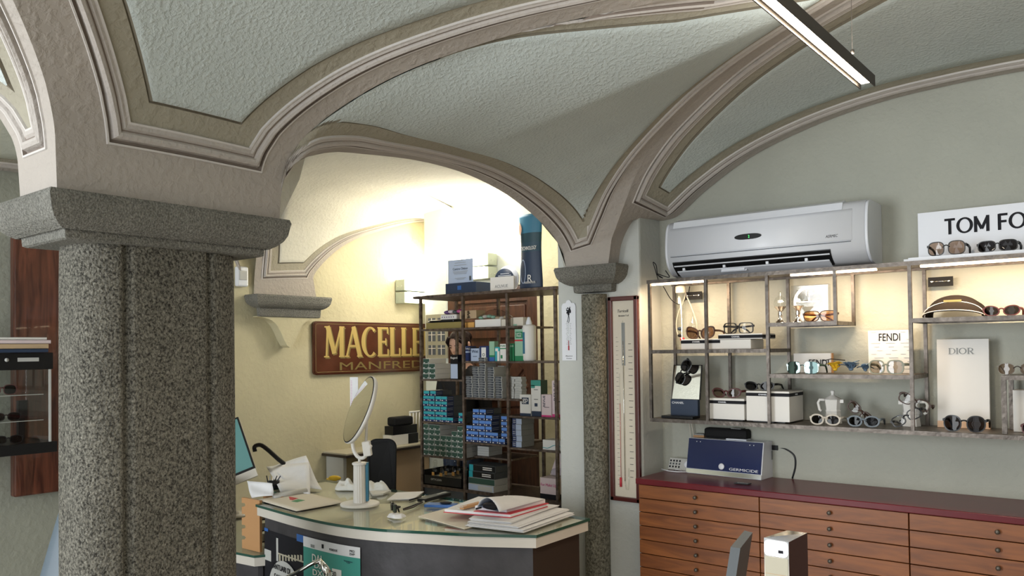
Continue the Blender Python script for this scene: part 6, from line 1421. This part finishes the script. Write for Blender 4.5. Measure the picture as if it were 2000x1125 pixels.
# mirror on fluted stand
mb = on(703, 987); mr = .115
t = thing('table_mirror', 'round tilting vanity mirror on a white fluted column stand on the desk', 'mirror', (mb.x, mb.y, ZT))
q = MB(); q.lathe((0, 0, 0), [(0, 0), (.092, 0), (.094, .004), (.094, .010), (.088, .013), (.04, .014), (0, .014)], 'white2', 48); q.build('base', t)
colh = (P(705, 903, Y=mb.y).z-ZT)
q = MB(); n = 96; vs = []
for z_, k_ in ((.014, 1), (colh-.012, .94)):
    for i in range(n): a = 2*math.pi*i/n; r_ = (.0315-.0028*abs(math.sin(8*a))**.5)*k_; vs.append((r_*math.cos(a), r_*math.sin(a), z_))
q.add(vs, [(i, (i+1) % n, n+(i+1) % n, n+i) for i in range(n)], 'white2', True); q.lathe((0, 0, colh-.012), [(.034, 0), (.036, .003), (.036, .009), (.03, .012), (0, .012)], 'white2', 32); q.build('column', t)
q = MB(); q.T = Matrix.Rotation(ALPHA, 4, 'Z'); q.bb((.030, -.01, .02), (.042, .02, colh-.002), 'sky'); q.build('blue_strip', t)
def rel(u, v, Y): return P(u, v, Y=Y)-Vector(t.location)
Ym = mb.y
q = MB(); q.tube([(0, 0, colh), (0, 0, colh+.02)], .007, 'white2')
bxp = rel(717, 876, Ym); q.T = Matrix.Translation(bxp) @ Matrix.Rotation(ALPHA, 4, 'Z') @ Matrix.Rotation(R(-8), 4, 'Y'); q.box((0, 0, 0), (.038, .04, .072), 'white2', bev=.005); q.T = Matrix.Identity(4)
q.tube(path([rel(724, 870, Ym), rel(712, 893, Ym), rel(700, 893, Ym), rel(691, 880, Ym), rel(688, 862, Ym)]).pts[::3], .009, 'white2'); q.build('yoke', t)
q = MB(); q.tube([rel(715, 862, Ym), rel(717, 804, Ym)], .0065, 'white2'); q.build('rod', t)
mc = rel(702, 800, Ym)
nrm_w = (_rt*(-.91*.93)+_up*(.40*.93)-_fw*.38).normalized()
up_m = (_rt*(60/149)+_up*(136/149)); up_m = (up_m-nrm_w*up_m.dot(nrm_w)).normalized(); rx_ = up_m.cross(nrm_w)
Mq = Matrix((rx_, up_m, nrm_w)).transposed().to_4x4(); Mq.translation = mc
q = MB(); q.T = Mq; Rm = .172
q.lathe((0, 0, 0), [(0, -.022), (Rm*.8, -.022), (Rm*.97, -.016), (Rm, -.006), (Rm, .003), (Rm*.96, .005)], 'white2', 64); q.build('shell', t)
q = MB(); q.T = Mq; q.lathe((0, 0, 0), [(0, .0065), (Rm*.96, .0065)], 'mirror', 64, smooth=False); q.lathe((0, 0, 0), [(Rm*.955, .0068), (Rm*.985, .0052)], 'ink', 64, smooth=False); q.build('mirror_glass', t)
# measuring strip standing behind
q = MB(); a = rel(684, 810, Ym+.09); c = rel(702, 737, Ym+.09)
q.T = Matrix.Translation((a.x, a.y, 0)) @ Matrix.Rotation(R(25), 4, 'Z'); q.bb((0, 0, a.z-.02), (.044, .003, c.z), 'paper')
st = q.build('measuring_strip', t)
q = MB(); q.T = Matrix.Translation((a.x, a.y, 0)) @ Matrix.Rotation(R(25), 4, 'Z')
for i in range(30): q.bb((.004, -.001, c.z-.02-i*.008), (.012, 0, c.z-.0185-i*.008), 'pinkc')
q.build('scale_marks', st)
# spray bottle head
p = on(650, 948); t = thing('spray_bottle', 'green spray bottle with yellow head at the back edge of the desk', 'bottle', (-3.62, 3.10, ZT-.14))
pz = P(650, 936, Y=3.1); t.location = (pz.x, 3.10, pz.z-.16)
q = MB(); q.lathe((0, 0, 0), [(0, 0), (.034, 0), (.036, .01), (.036, .09), (.016, .13), (.014, .15)], 'green', 24); q.build('body', t)
q = MB(); q.T = Matrix.Translation((0, 0, .155)) @ Matrix.Rotation(R(30), 4, 'Z'); q.ell((.012, 0, .012), (.04, .018, .016), 'yellow'); q.box((-.028, 0, .004), (.02, .012, .014), 'yellow'); q.tube([(.02, 0, .0), (.026, 0, -.03)], .004, 'yellow'); q.build('head', t)
q = MB(); q.bb((-.22, 0, 0), (.10, .18, t.location.z-.001), 'dbrown'); o = q.build('low_cabinet', loc=(pz.x, 3.0, 0)); tag(o, 'dark low cabinet behind the desk carrying the spray bottle', 'cabinet')
# crumpled cloths
def crumple(label, u, v, sx, sy, h, mm='cloth', seed=1, name='crumpled_cloth', cat='cloth', rz=0, zb=None):
    random.seed(seed); c = on(u, v); rows = []; K = 34
    ph = [random.uniform(0, 6) for _ in range(8)]
    for i in range(K+1):
        row = []
        for j in range(K+1):
            x = (j/K-.5)*2; y = (i/K-.5)*2; r_ = math.sqrt(x*x+y*y); 
            sq = max(abs(x), abs(y)); k_ = sq/r_ if r_ > 1e-6 else 1
            X_ = x*k_*(1+.13*math.sin(3*math.atan2(y, x)+ph[0])+.07*math.sin(7*math.atan2(y, x)+ph[1])); Y_ = y*k_*(1+.13*math.sin(4*math.atan2(y, x)+ph[2]))
            e = max(0, 1-sq**3)
            z = h*e**.7*(.62+.22*math.sin(4*x+ph[3]+1.3*math.sin(3*y+ph[4]))+.13*math.sin(6*y+ph[5]+2*math.sin(2*x))+.05*math.sin(9*x+8*y+ph[6]))
            row.append((X_*sx, Y_*sy, .002+max(0, z)))
        rows.append(row)
    q = MB(); q.grid(rows, mm); o = q.build(name, loc=(c.x, c.y, ZT), rot=(0, 0, rz)); o.modifiers.new('s', 'SOLIDIFY').thickness = .002; o.modifiers['s'].offset = 1
    return tag(o, label, cat)
crumple('crumpled white cloth left of the fluted mirror stand', 678, 956, .070, .055, .055, seed=3)
crumple('crumpled white cloth right of the fluted mirror stand', 733, 957, .085, .05, .06, seed=8)
def flat(name, label, uv, mm, cat, z=ZT, ex=.002, bev=0):
    ps = [P(u, v, Z=z) for u, v in uv]; c = sum(ps, Vector())/len(ps); q = MB(); q.prism([(p.x-c.x, p.y-c.y) for p in ps], 0, ex, mm); o = q.build(name, loc=(c.x, c.y, z)); return tag(o, label, cat)
flat('paper_bundle', 'grey-white crumpled paper bundle lying right of the mirror base', ((722, 962), (750, 959), (764, 960), (748, 967), (728, 969)), 'wgrey', 'paper', ex=.008)
flat('paper_sheet', 'folded white sheet lying in the middle of the desk', ((756, 977), (775, 963), (828, 961), (808, 975)), 'paper', 'paper', ex=.004)
# black long case, blue case
c1 = [P(828, 981, Z=ZT), P(881, 968, Z=ZT), P(877, 964, Z=ZT), P(852, 966, Z=ZT)]
a = P(830, 982, Z=ZT); c = P(882, 968, Z=ZT); an = math.atan2((c-a).y, (c-a).x); L_ = (c-a).length
t = thing('glasses_case', 'long slim black case lying on the desk', 'case', (a.x, a.y, ZT), an); q = MB(); q.bb((0, 0, 0), (L_, .05, .018), 'black', bev=.004); q.build('body', t); q = MB(); q.bb((L_*.6, .02, .0185), (L_*.95, .03, .0195), 'wgrey'); q.build('clip', t)
a = P(828, 991, Z=ZT); c = P(866, 990, Z=ZT); an = math.atan2((c-a).y, (c-a).x)
t = thing('card_case', 'small blue case on the desk in front of the black one', 'case', (a.x, a.y, ZT), R(25)); q = MB(); q.bb((0, 0, 0), (.15, .06, .014), 'blue', bev=.003); q.build('body', t); q = MB(); q.ell((.10, .03, .02), (.03, .018, .006), 'ink'); q.build('clasp', t)
t = thing('pliers', 'steel fitting pliers with dark handles pointing to the cloth with glasses', 'pliers', on(805, 990))
pa_ = on(788, 997)-Vector(t.location); pb_ = on(825, 983)-Vector(t.location); pc_ = on(835, 984)-Vector(t.location); z3 = Vector((0, 0, .006))
q = MB(); q.tube([pa_+z3, (pa_+pb_)/2+z3, pb_+z3], .004, 'black'); q.build('handle', t)
q = MB(); q.tube([pa_+z3+Vector((.012, -.01, 0)), (pa_+pb_)/2+z3+Vector((.03, -.03, 0)), pb_+z3+Vector((.005, -.008, 0))], .004, 'steel'); q.build('handle', t); q = MB(); q.tube([pb_+z3, on(838, 979)+z3-Vector(t.location)], .006, 'chrome'); q.build('jaw', t)
t = thing('screwdriver', 'thin dark screwdriver lying beside the folded white sheet', 'screwdriver', on(802, 978)); q = MB(); q.tube([on(800, 979)-Vector(t.location)+z3, on(822, 973)-Vector(t.location)+z3], .004, 'ink'); q.build('handle', t); q = MB(); q.tube([on(822, 973)-Vector(t.location)+z3, on(839, 969)-Vector(t.location)+z3], .0018, 'chrome'); q.build('shank', t)
cl_ = crumple('small white cleaning cloth under the dark glasses at the desk front', 775, 1011, .042, .036, .02, seed=5, mm='paper')
c = on(770, 1004); glasses('dark glasses with greenish lenses standing on the small cleaning cloth', (c.x, c.y-.01, ZT+.012), rz=R(-30), w_=.042, h_=.032, n=3, fr='black', ln='lens_mirror', arm='black', fold=True, armlen=.10, name='eyeglasses')
# folder and documents pile
flat('paper_sheet', 'large flat cream sheet under the documents at the front of the desk', ((817, 1009), (907, 1034), (985, 1013), (905, 985)), 'paperw', 'paper', ex=.003)
zd = ZT+.004
docs = [(((912, 1028), (1022, 1040), (1122, 1006), (1000, 992)), .010, 'lowest white document bundle on the right end of the desk'), (((915, 1022), (1014, 1032), (1110, 998), (985, 985)), .009, 'middle white document bundle on the right end of the desk'), (((915, 1016), (1000, 1024), (1090, 990), (980, 978)), .009, 'upper white document bundle right of the red folder')]
for uv, th, lab in docs:
    ps = [P(u, v, Z=zd) for u, v in uv]; c = sum(ps, Vector())/4; t = thing('document_bundle', lab, 'documents', (c.x, c.y, zd), 0, 'white document bundles on the desk')
    for k_ in range(4):
        q = MB(); j_ = [Vector((random.uniform(-.008, .008), random.uniform(-.006, .006), 0)) for _ in ps]; th2 = th/4
        q.prism([((p-c+jj).x, (p-c+jj).y) for p, jj in zip(ps, j_)], k_*th2, k_*th2+th2*.7, 'paper'); q.build('sheets', t)
    zd += th
cR = [P(u, v, Z=zd) for u, v in ((866, 1001), (997, 1012), (1070, 990), (935, 975))]; c = sum(cR, Vector())/4
t = thing('red_folder', 'white folder with red edges stuffed with papers on top of the documents', 'folder', (c.x, c.y, zd))
q = MB(); q.prism([((p-c).x, (p-c).y) for p in cR], 0, .003, 'red'); q.build('cover', t)
q = MB(); q.prism([((p-c).x*.985, (p-c).y*.97) for p in cR], .0032, .014, 'paper'); q.build('papers', t)
q = MB(); cB = cR[:]; q.T = Matrix.Translation((0, 0, .0145)); q.prism([((p-c).x, (p-c).y) for p in [P(925, 1006, Z=zd), P(995, 1012, Z=zd), P(1072, 990, Z=zd), P(990, 982, Z=zd)]], 0, .003, 'red'); q.build('cover', t)
q = MB(); q.T = Matrix.Translation((0, 0, .018)); q.prism([((p-c).x, (p-c).y) for p in [P(928, 1003, Z=zd), P(990, 1009, Z=zd), P(1065, 990, Z=zd), P(985, 982, Z=zd)]], 0, .016, 'paper'); q.build('papers', t)
ze = zd+.036
# envelope pouch
t = thing('padded_envelope', 'open white and blue envelope with a black object inside, on the red folder', 'envelope', (on(990, 985, ze).x, on(990, 985, ze).y, ze))
vv = [P(u, v, Z=ze)-Vector(t.location) for u, v in ((932, 990), (975, 1000), (1064, 975), (990, 968))]
q = MB(); rows = []
for i in range(13):
    s = i/12
    a_ = vv[0].lerp(vv[3], s); b_ = vv[1].lerp(vv[2], s); hgt = .045*(1-s)**.8*1.0+.004
    rows.append([a_.lerp(b_, k/10)+Vector((0, 0, hgt*math.sin(math.pi*k/10)**.7+.001)) for k in range(11)])
q.grid(rows, 'paper'); up_ = q.build('upper_sheet', t); up_.modifiers.new('s', 'SOLIDIFY').thickness = .0015
q = MB(); q.grid([[r_[k]*1.0-Vector((0, 0, 0)) if False else Vector((r_[k].x, r_[k].y, .001)) for k in range(11)] for r_ in rows], 'wblue'); q.build('lower_sheet', t)
q = MB(); m_ = (vv[0]+vv[1])/2; q.ell(m_+Vector((.020, -.004, .018)), (.040, .030, .015), 'ink'); q.tube([m_+Vector((-.01, -.03, .012)), m_+Vector((-.03, -.045, .006))], .004, 'ink'); q.build('black_pouch', t)
# wooden brush with bristles
a = on(893, 998, zd+.018); c = on(938, 986, zd+.018)
an = math.atan2((c-a).y, (c-a).x)
t = thing('wooden_brush', 'small wooden brush with pale bristles lying on the red folder', 'brush', (a.x, a.y, zd+.019), an)
q = MB(); q.bb((.03, -.012, .0), (.16, .012, .014), 'wood', bev=.003); q.build('handle', t)
q = MB()
for i in range(6):
    for j in range(2): q.tube([(.034+.002*i, -.008+.016*j, .006), (.002+.010*i, -.010+.02*j, .018)], .0012, 'white2', n=5)
q.build('bristles', t)
# posters on the front
def curved(parent, name, u0, u1, v0, v1, mm, off, nz=4, nx=14, rects=None):
    q = MB(); rows = []
    ax = pos_on(u0); bx = pos_on(u1)
    for i in range(nz+1):
        z_ = zat(u0, v0)+(zat(u0, v1)-zat(u0, v0))*i/nz
        rows.append([fpt(ax+(bx-ax)*k/nx, z_, off) for k in range(nx+1)])
    q.grid(rows, mm); return q.build(name, parent)
fl = [Vector((p[0], p[1], 0)) for p in bi[:n_ if False else 31]]
fl_len = [0]
for a, c in zip(fl, fl[1:]): fl_len.append(fl_len[-1]+(c-a).length)
def fpt(s, z, off):
    for i in range(30):
        if fl_len[i+1] >= s or i == 29:
            k = (s-fl_len[i])/(fl_len[i+1]-fl_len[i]); a, c = fl[i], fl[i+1]; p = a.lerp(c, k); d = (c-a).normalized(); return Vector((p.x+d.y*off, p.y-d.x*off, z))
def pos_on(u):      # distance along the desk front of the sight line through column u
    best = None
    for i in range(401):
        s = fl_len[-1]*i/400; p = fpt(s, .6, 0); d = p-CAMP; uu = U0+F*d.dot(_rt)/d.dot(_fw)
        if best is None or abs(uu-u) < best[0]: best = (abs(uu-u), s)
    return best[1]
def zat(u, v):
    s = pos_on(u); p = fpt(s, .6, 0); d = ray(u, v); t_ = (p-CAMP).dot(_f0)/d.dot(_f0); return (CAMP+d*t_).z
ps_ = thing('photo_poster', 'dark photographic poster of a domed church at night on the left of the desk front', 'poster')
curved(ps_, 'sheet', 510, 603, 1033, 1200, 'ink', .003)
def strip_(parent, nm, u0, u1, v0, v1, mm, off): return curved(parent, nm, u0, u1, v0, v1, mm, off, 2, 8)
strip_(ps_, 'sky_print', 511, 525, 1024+6, 1036, 'blue', .0036); strip_(ps_, 'sky_print', 581, 602, 1042, 1056, 'blue', .0036)
strip_(ps_, 'church_print', 512, 531, 1071, 1092, 'wgrey', .0038); strip_(ps_, 'tower_print', 541, 545, 1050, 1095, 'wgrey', .0040); strip_(ps_, 'arcade_print', 545, 601, 1079, 1082, 'beige', .0038)
for i in range(9): strip_(ps_, 'arcade_print', 546+i*6, 549+i*6, 1083, 1095, 'beige', .0038)
for c_ in ps_.children: pass
lf = thing('round_leaflet', 'round grey-white leaflet reading SANTUARIO on the desk front, cut by the frame', 'leaflet')
s0 = pos_on(558); q = MB(); rows = []; cz = zat(558, 1097)-.155
rr = .158
for i in range(13):
    r_ = rr*i/12; rows.append([fpt(s0+r_*math.cos(a)*1.0, cz+r_*math.sin(a), .009) for a in [2*math.pi*k/40 for k in range(41)]])
q.grid(rows, 'wgrey'); lo = q.build('sheet', lf)
pt_ = fpt(s0-.03, cz+.112, .0105); dr = (fpt(s0+.05, 0, 0)-fpt(s0-.05, 0, 0)).normalized()
text('SANTUARI DI', frame(pt_+Vector((0, 0, .008)), dr, (0, 0, 1)), .175, .026, 'ink', lf, bold=.02, off=.001); pt_ = fpt(s0-.005, cz+.072, .0105); text('SAN ROMU', frame(pt_, dr, (0, 0, 1)), .18, .028, 'ink', lf, bold=.02, off=.001)
po = thing('event_poster', 'teal and white event poster with MONDOVI logo and white lettering on the desk front', 'poster')
U1, U2 = 595, 705
curved(po, 'sheet', U1, U2, 1061, 1200, 'posterteal', .006)
curved(po, 'header', U1, U2, 1046, 1066, 'paper', .0065)
d2 = (fpt(pos_on(700), 0, 0)-fpt(pos_on(600), 0, 0)).normalized()
def ptext(s, u, v, w_, h_, mm, **k): text(s, frame(fpt(pos_on(u), zat(u, v), .0085), d2, (0, 0, 1)), w_, h_, mm, po, off=.001, **k)
ptext('MONDOVÌ', 654, 1073, .052, .013, 'ink'); ptext('MO\nEVP', 691, 1079, .030, .024, 'ink', bold=.03)
ptext('DAI', 622, 1090, .065, .034, 'white2', bold=.03); ptext('DAI\nDXC', 628, 1112, .10, .06, 'white2', bold=.03); ptext('30', 655, 1120, .026, .022, 'ink'); ptext('Ogni pomeriggio aperti\ne 5 quadri', 683, 1097, .055, .012, 'navy')
curved(po, 'date_print', 651, 669, 1109, 1140, 'white2', .0075)
strip_(po, 'logo_print', 610, 617, 1062, 1068, 'grey', .0075); strip_(po, 'logo_print', 631, 635, 1062, 1070, 'ink', .0075)

# ------------------------------------------------------------------ stone counter on the west wall with boxes, chair
t = thing('stone_counter', 'dark edged stone counter slab along the yellow wall behind the chair', 'counter', (-4.998, 3.90, 0)); zc_ = .745
q = MB(); q.bb((0, 0, zc_-.03), (.28, .91, zc_), 'beige', bev=.004); q.bb((.0, -.01, zc_-.032), (.288, .91, zc_-.012), 'dbrown', bev=.004); q.build('slab', t)
q = MB(); q.bb((.02, .02, 0), (.22, .05, zc_-.033), 'wgrey'); q.build('side_panel', t); q = MB(); q.bb((.0, .35, 0), (.24, .91, zc_-.033), 'kraft'); q.build('front_panel', t)
kb = M['kraft'];
cz_ = zc_+.001
def stackbox(name, label, u0, u1, v0, v1, mm, z, side=None, bev=0):
    Xq = -4.80; y0 = P(u0, v1, X=Xq).y; y1 = P(u1, v1, X=Xq).y
    h = P(u0, v0, X=Xq).z-P(u0, v1, X=Xq).z
    q = MB(); q.bb((-.10, 0, 0), (0, (y1-y0), h), mm, bev=bev)
    if side: q.bb((0, (y1-y0)*.62, .001), (.001, (y1-y0)-.001, h-.001), side)
    o = q.build(name, loc=(Xq, y0, z)); tag(o, label, 'box'); return h
h = stackbox('white_carton', 'white box with a black end, lowest of the pile on the stone counter', 765, 817, 859, 879, 'white2', cz_, 'black')
h2 = stackbox('black_carton', 'plain black box in the middle of the pile on the stone counter', 768, 815, 842, 859, 'black', cz_+h+.001)
h3 = stackbox('black_case', 'soft black glasses case on top of the pile on the stone counter', 772, 808, 825, 842, 'blackm', cz_+h+h2+.002, bev=.015)
pw = P(812, 835, X=-4.85); t = thing('white_basket', 'small white slatted basket behind the black case', 'basket', (-4.88, pw.y, cz_)); H_ = P(812, 803, X=-4.88).z-cz_
for i in range(5): q = MB(); q.tube([(.03, -.06+.03*i, .0), (.04, -.075+.037*i, H_)], .006, 'white2'); q.build('slat', t)
q = MB(); q.tube([(.04, -.08, H_), (.04, .08, H_)], .008, 'white2'); q.tube([(.03, -.065, .01), (.03, .065, .01)], .008, 'white2'); q.build('rim', t)
# office chair
cp = P(742, 900, Y=3.45)
t = thing('office_chair', 'black office chair with tall rounded back behind the desk', 'chair', (cp.x, 3.50, 0), R(38))
bw2 = .088
z0_, z1_ = .60, P(745, 857, Y=3.35).z
q = MB(); q.T = Matrix.Translation((0, -.20, z0_)) @ Matrix.Rotation(R(-8), 4, 'X') ; hh_ = z1_-z0_
rp = rrect(-bw2, bw2, 0, hh_, .055, 8); n = len(rp)
rows = [[(x*k_, y_+.12*(z/hh_-.5)**2, hh_/2+(z-hh_/2)*k_) for x, z in rp+[rp[0]]] for y_, k_ in ((.0, .9), (-.012, 1), (.03, 1), (.04, .9))]
q.grid(rows, 'blackm'); q.add([rows[0][i] for i in range(n)], [tuple(range(n))], 'blackm'); q.add([rows[3][i] for i in range(n)], [tuple(range(n))], 'blackm'); q.build('backrest', t)
q = MB(); q.bb((-.20, -.20, .42), (.20, .22, .49), 'blackm', bev=.03); q.build('seat', t)
q = MB(); q.tube([(0, .0, .42), (0, 0, .10)], .022, 'black'); q.build('column', t); q = MB(); q.tube([(0, -.19, .62), (0, -.22, .50), (0, -.1, .44)], .018, 'black'); q.build('back_support', t)
for i in range(5):
    a = 2*math.pi*i/5; q = MB(); q.tube([(0, 0, .10), (.26*math.cos(a), .26*math.sin(a), .07)], [.022, .014], 'black'); q.ell((.26*math.cos(a), .26*math.sin(a), .031), (.022, .022, .030), 'black'); q.build('leg', t)

# ------------------------------------------------------------------ foreground: screen back, chrome case, chrome armrest
a = P(1440, 1038, Z=1.10); 
t = thing('dark_panel_screen', 'dark grey back of a tilted flat screen rising at the bottom of the picture', 'monitor', (0, 0, 0))
ptl = P(1449, 1066, Y=1.45); 
c1, c2, c3, c4 = P(1427, 1068, Y=1.40), P(1446, 1071, Y=1.40), P(1470, 1040, Y=1.52), P(1454, 1036, Y=1.52)
dn = (P(1418, 1125, Y=1.38)-c1); dn = Vector((dn.x, dn.y-.0, dn.z)); dn = dn.normalized()*.40
q = MB(); top = [c1, c2, c3, c4]; bot = [p+dn for p in top]
q.add(top+bot, [(0, 1, 2, 3), (4, 5, 6, 7), (0, 1, 5, 4), (1, 2, 6, 5), (2, 3, 7, 6), (3, 0, 4, 7)], 'dgrey'); q.build('case', t)
q = MB(); bc = sum(bot, Vector())/4; q.tube([bc+Vector((0, 0, .02)), Vector((bc.x, bc.y, .78))], .02, 'dgrey'); q.cyl((bc.x, bc.y, .751), .09, .012, 'dgrey', 24); q.build('stand', t)
k0 = P(1492, 1050, Y=1.30); k1 = P(1540, 1053, Y=1.30)
an = math.atan2((k1-k0).y, (k1-k0).x); wk = (k1-k0).length
t = thing('lens_meter', 'narrow polished chrome instrument tower with glowing white front at the bottom edge', 'instrument', (k0.x, k0.y, .751), math.atan2(-.0, 1))
Hk = k0.z-.751
q = MB(); dep = .075
v8 = [(0, 0, 0), (wk, 0, 0), (wk+.005, dep, 0), (0+.012, dep, 0), (0, 0, Hk), (wk, 0, Hk-.002), (wk+.005, dep, Hk), (.012, dep, Hk)]
q.add(v8, [(0, 1, 2, 3), (4, 5, 6, 7), (0, 1, 5, 4), (1, 2, 6, 5), (2, 3, 7, 6), (3, 0, 4, 7)], 'chrome'); q.build('body', t)
zf = Hk-P(1500, 1084, Y=1.30).z*0
z84 = P(1500, 1084, Y=1.30).z-.751
pts_ = rrect(.001, wk-.002, z84, Hk-.003, .006, 4)
cm('glow', (1, .98, 1), emit=(.93, .92, 1), estr=1.3)
q = MB(); q.T = frame((0, -.0012, 0), (1, 0, 0), (0, 0, 1)); q.prism(pts_, 0, .001, 'glow'); q.build('lit_screen', t)
q = MB(); q.bb((.0015, -.001, 0), (wk-.0015, 0, z84-.002), 'beige'); q.bb((.0015, -.0014, z84-.03), (wk-.0015, -.001, z84-.029), 'kraft'); q.bb((wk*.6, -.003, z84+.006), (wk*.8, -.002, z84+.011), 'ink'); q.build('front_plate', t)
# table carrying them
t = thing('fitting_table', 'fitting table just below the picture carrying the screen and chrome instrument', 'table', (0, 0, 0))
q = MB(); q.bb((-.75, .95, .72), (.15, 1.75, .75), 'topc', bev=.003); q.build('tabletop', t)
for x in (-.70, .10):
    for y in (1.0, 1.70): q = MB(); q.bb((x-.02, y-.02, 0), (x+.02, y+.02, .72), 'dgrey'); q.build('leg', t)
# chrome chair arm
t = thing('chair_armrest', 'curved polished chrome chair arm in front of the poster at the bottom edge', 'chair', (0, 0, 0))
ar = [P(545, 1135, Y=1.80), P(580, 1118, Y=1.80), P(610, 1101, Y=1.82), P(628, 1095, Y=1.84)]
q = MB(); q.tube(path(ar).pts[::3], .0085, 'chrome', n=14, flat=.8); q.build('armrest', t)
q = MB(); q.tube([P(624, 1095, Y=1.84), P(633, 1107, Y=1.84), P(641, 1120, Y=1.84)], [.010, .013, .014], 'chrome', n=16); e_ = P(641, 1118, Y=1.84); q.build('arm_end', t)
q = MB(); q.tube([Vector(e_), Vector((e_.x+.01, e_.y, .46))], .012, 'chrome', n=12); q.tube([Vector(ar[0]), Vector((ar[0].x-.05, ar[0].y-.02, .46))], .012, 'chrome', n=12); q.build('upright', t)
q = MB(); sx = (e_.x+ar[0].x)/2; q.bb((ar[0].x-.1, 1.64, .42), (e_.x+.06, 2.05, .47), 'blackm', bev=.02); q.build('seat', t)
for x in (ar[0].x-.07, e_.x+.03):
    for y in (1.67, 2.02): q = MB(); q.tube([(x, y, .42), (x, y, 0)], .012, 'chrome'); q.build('leg', t)
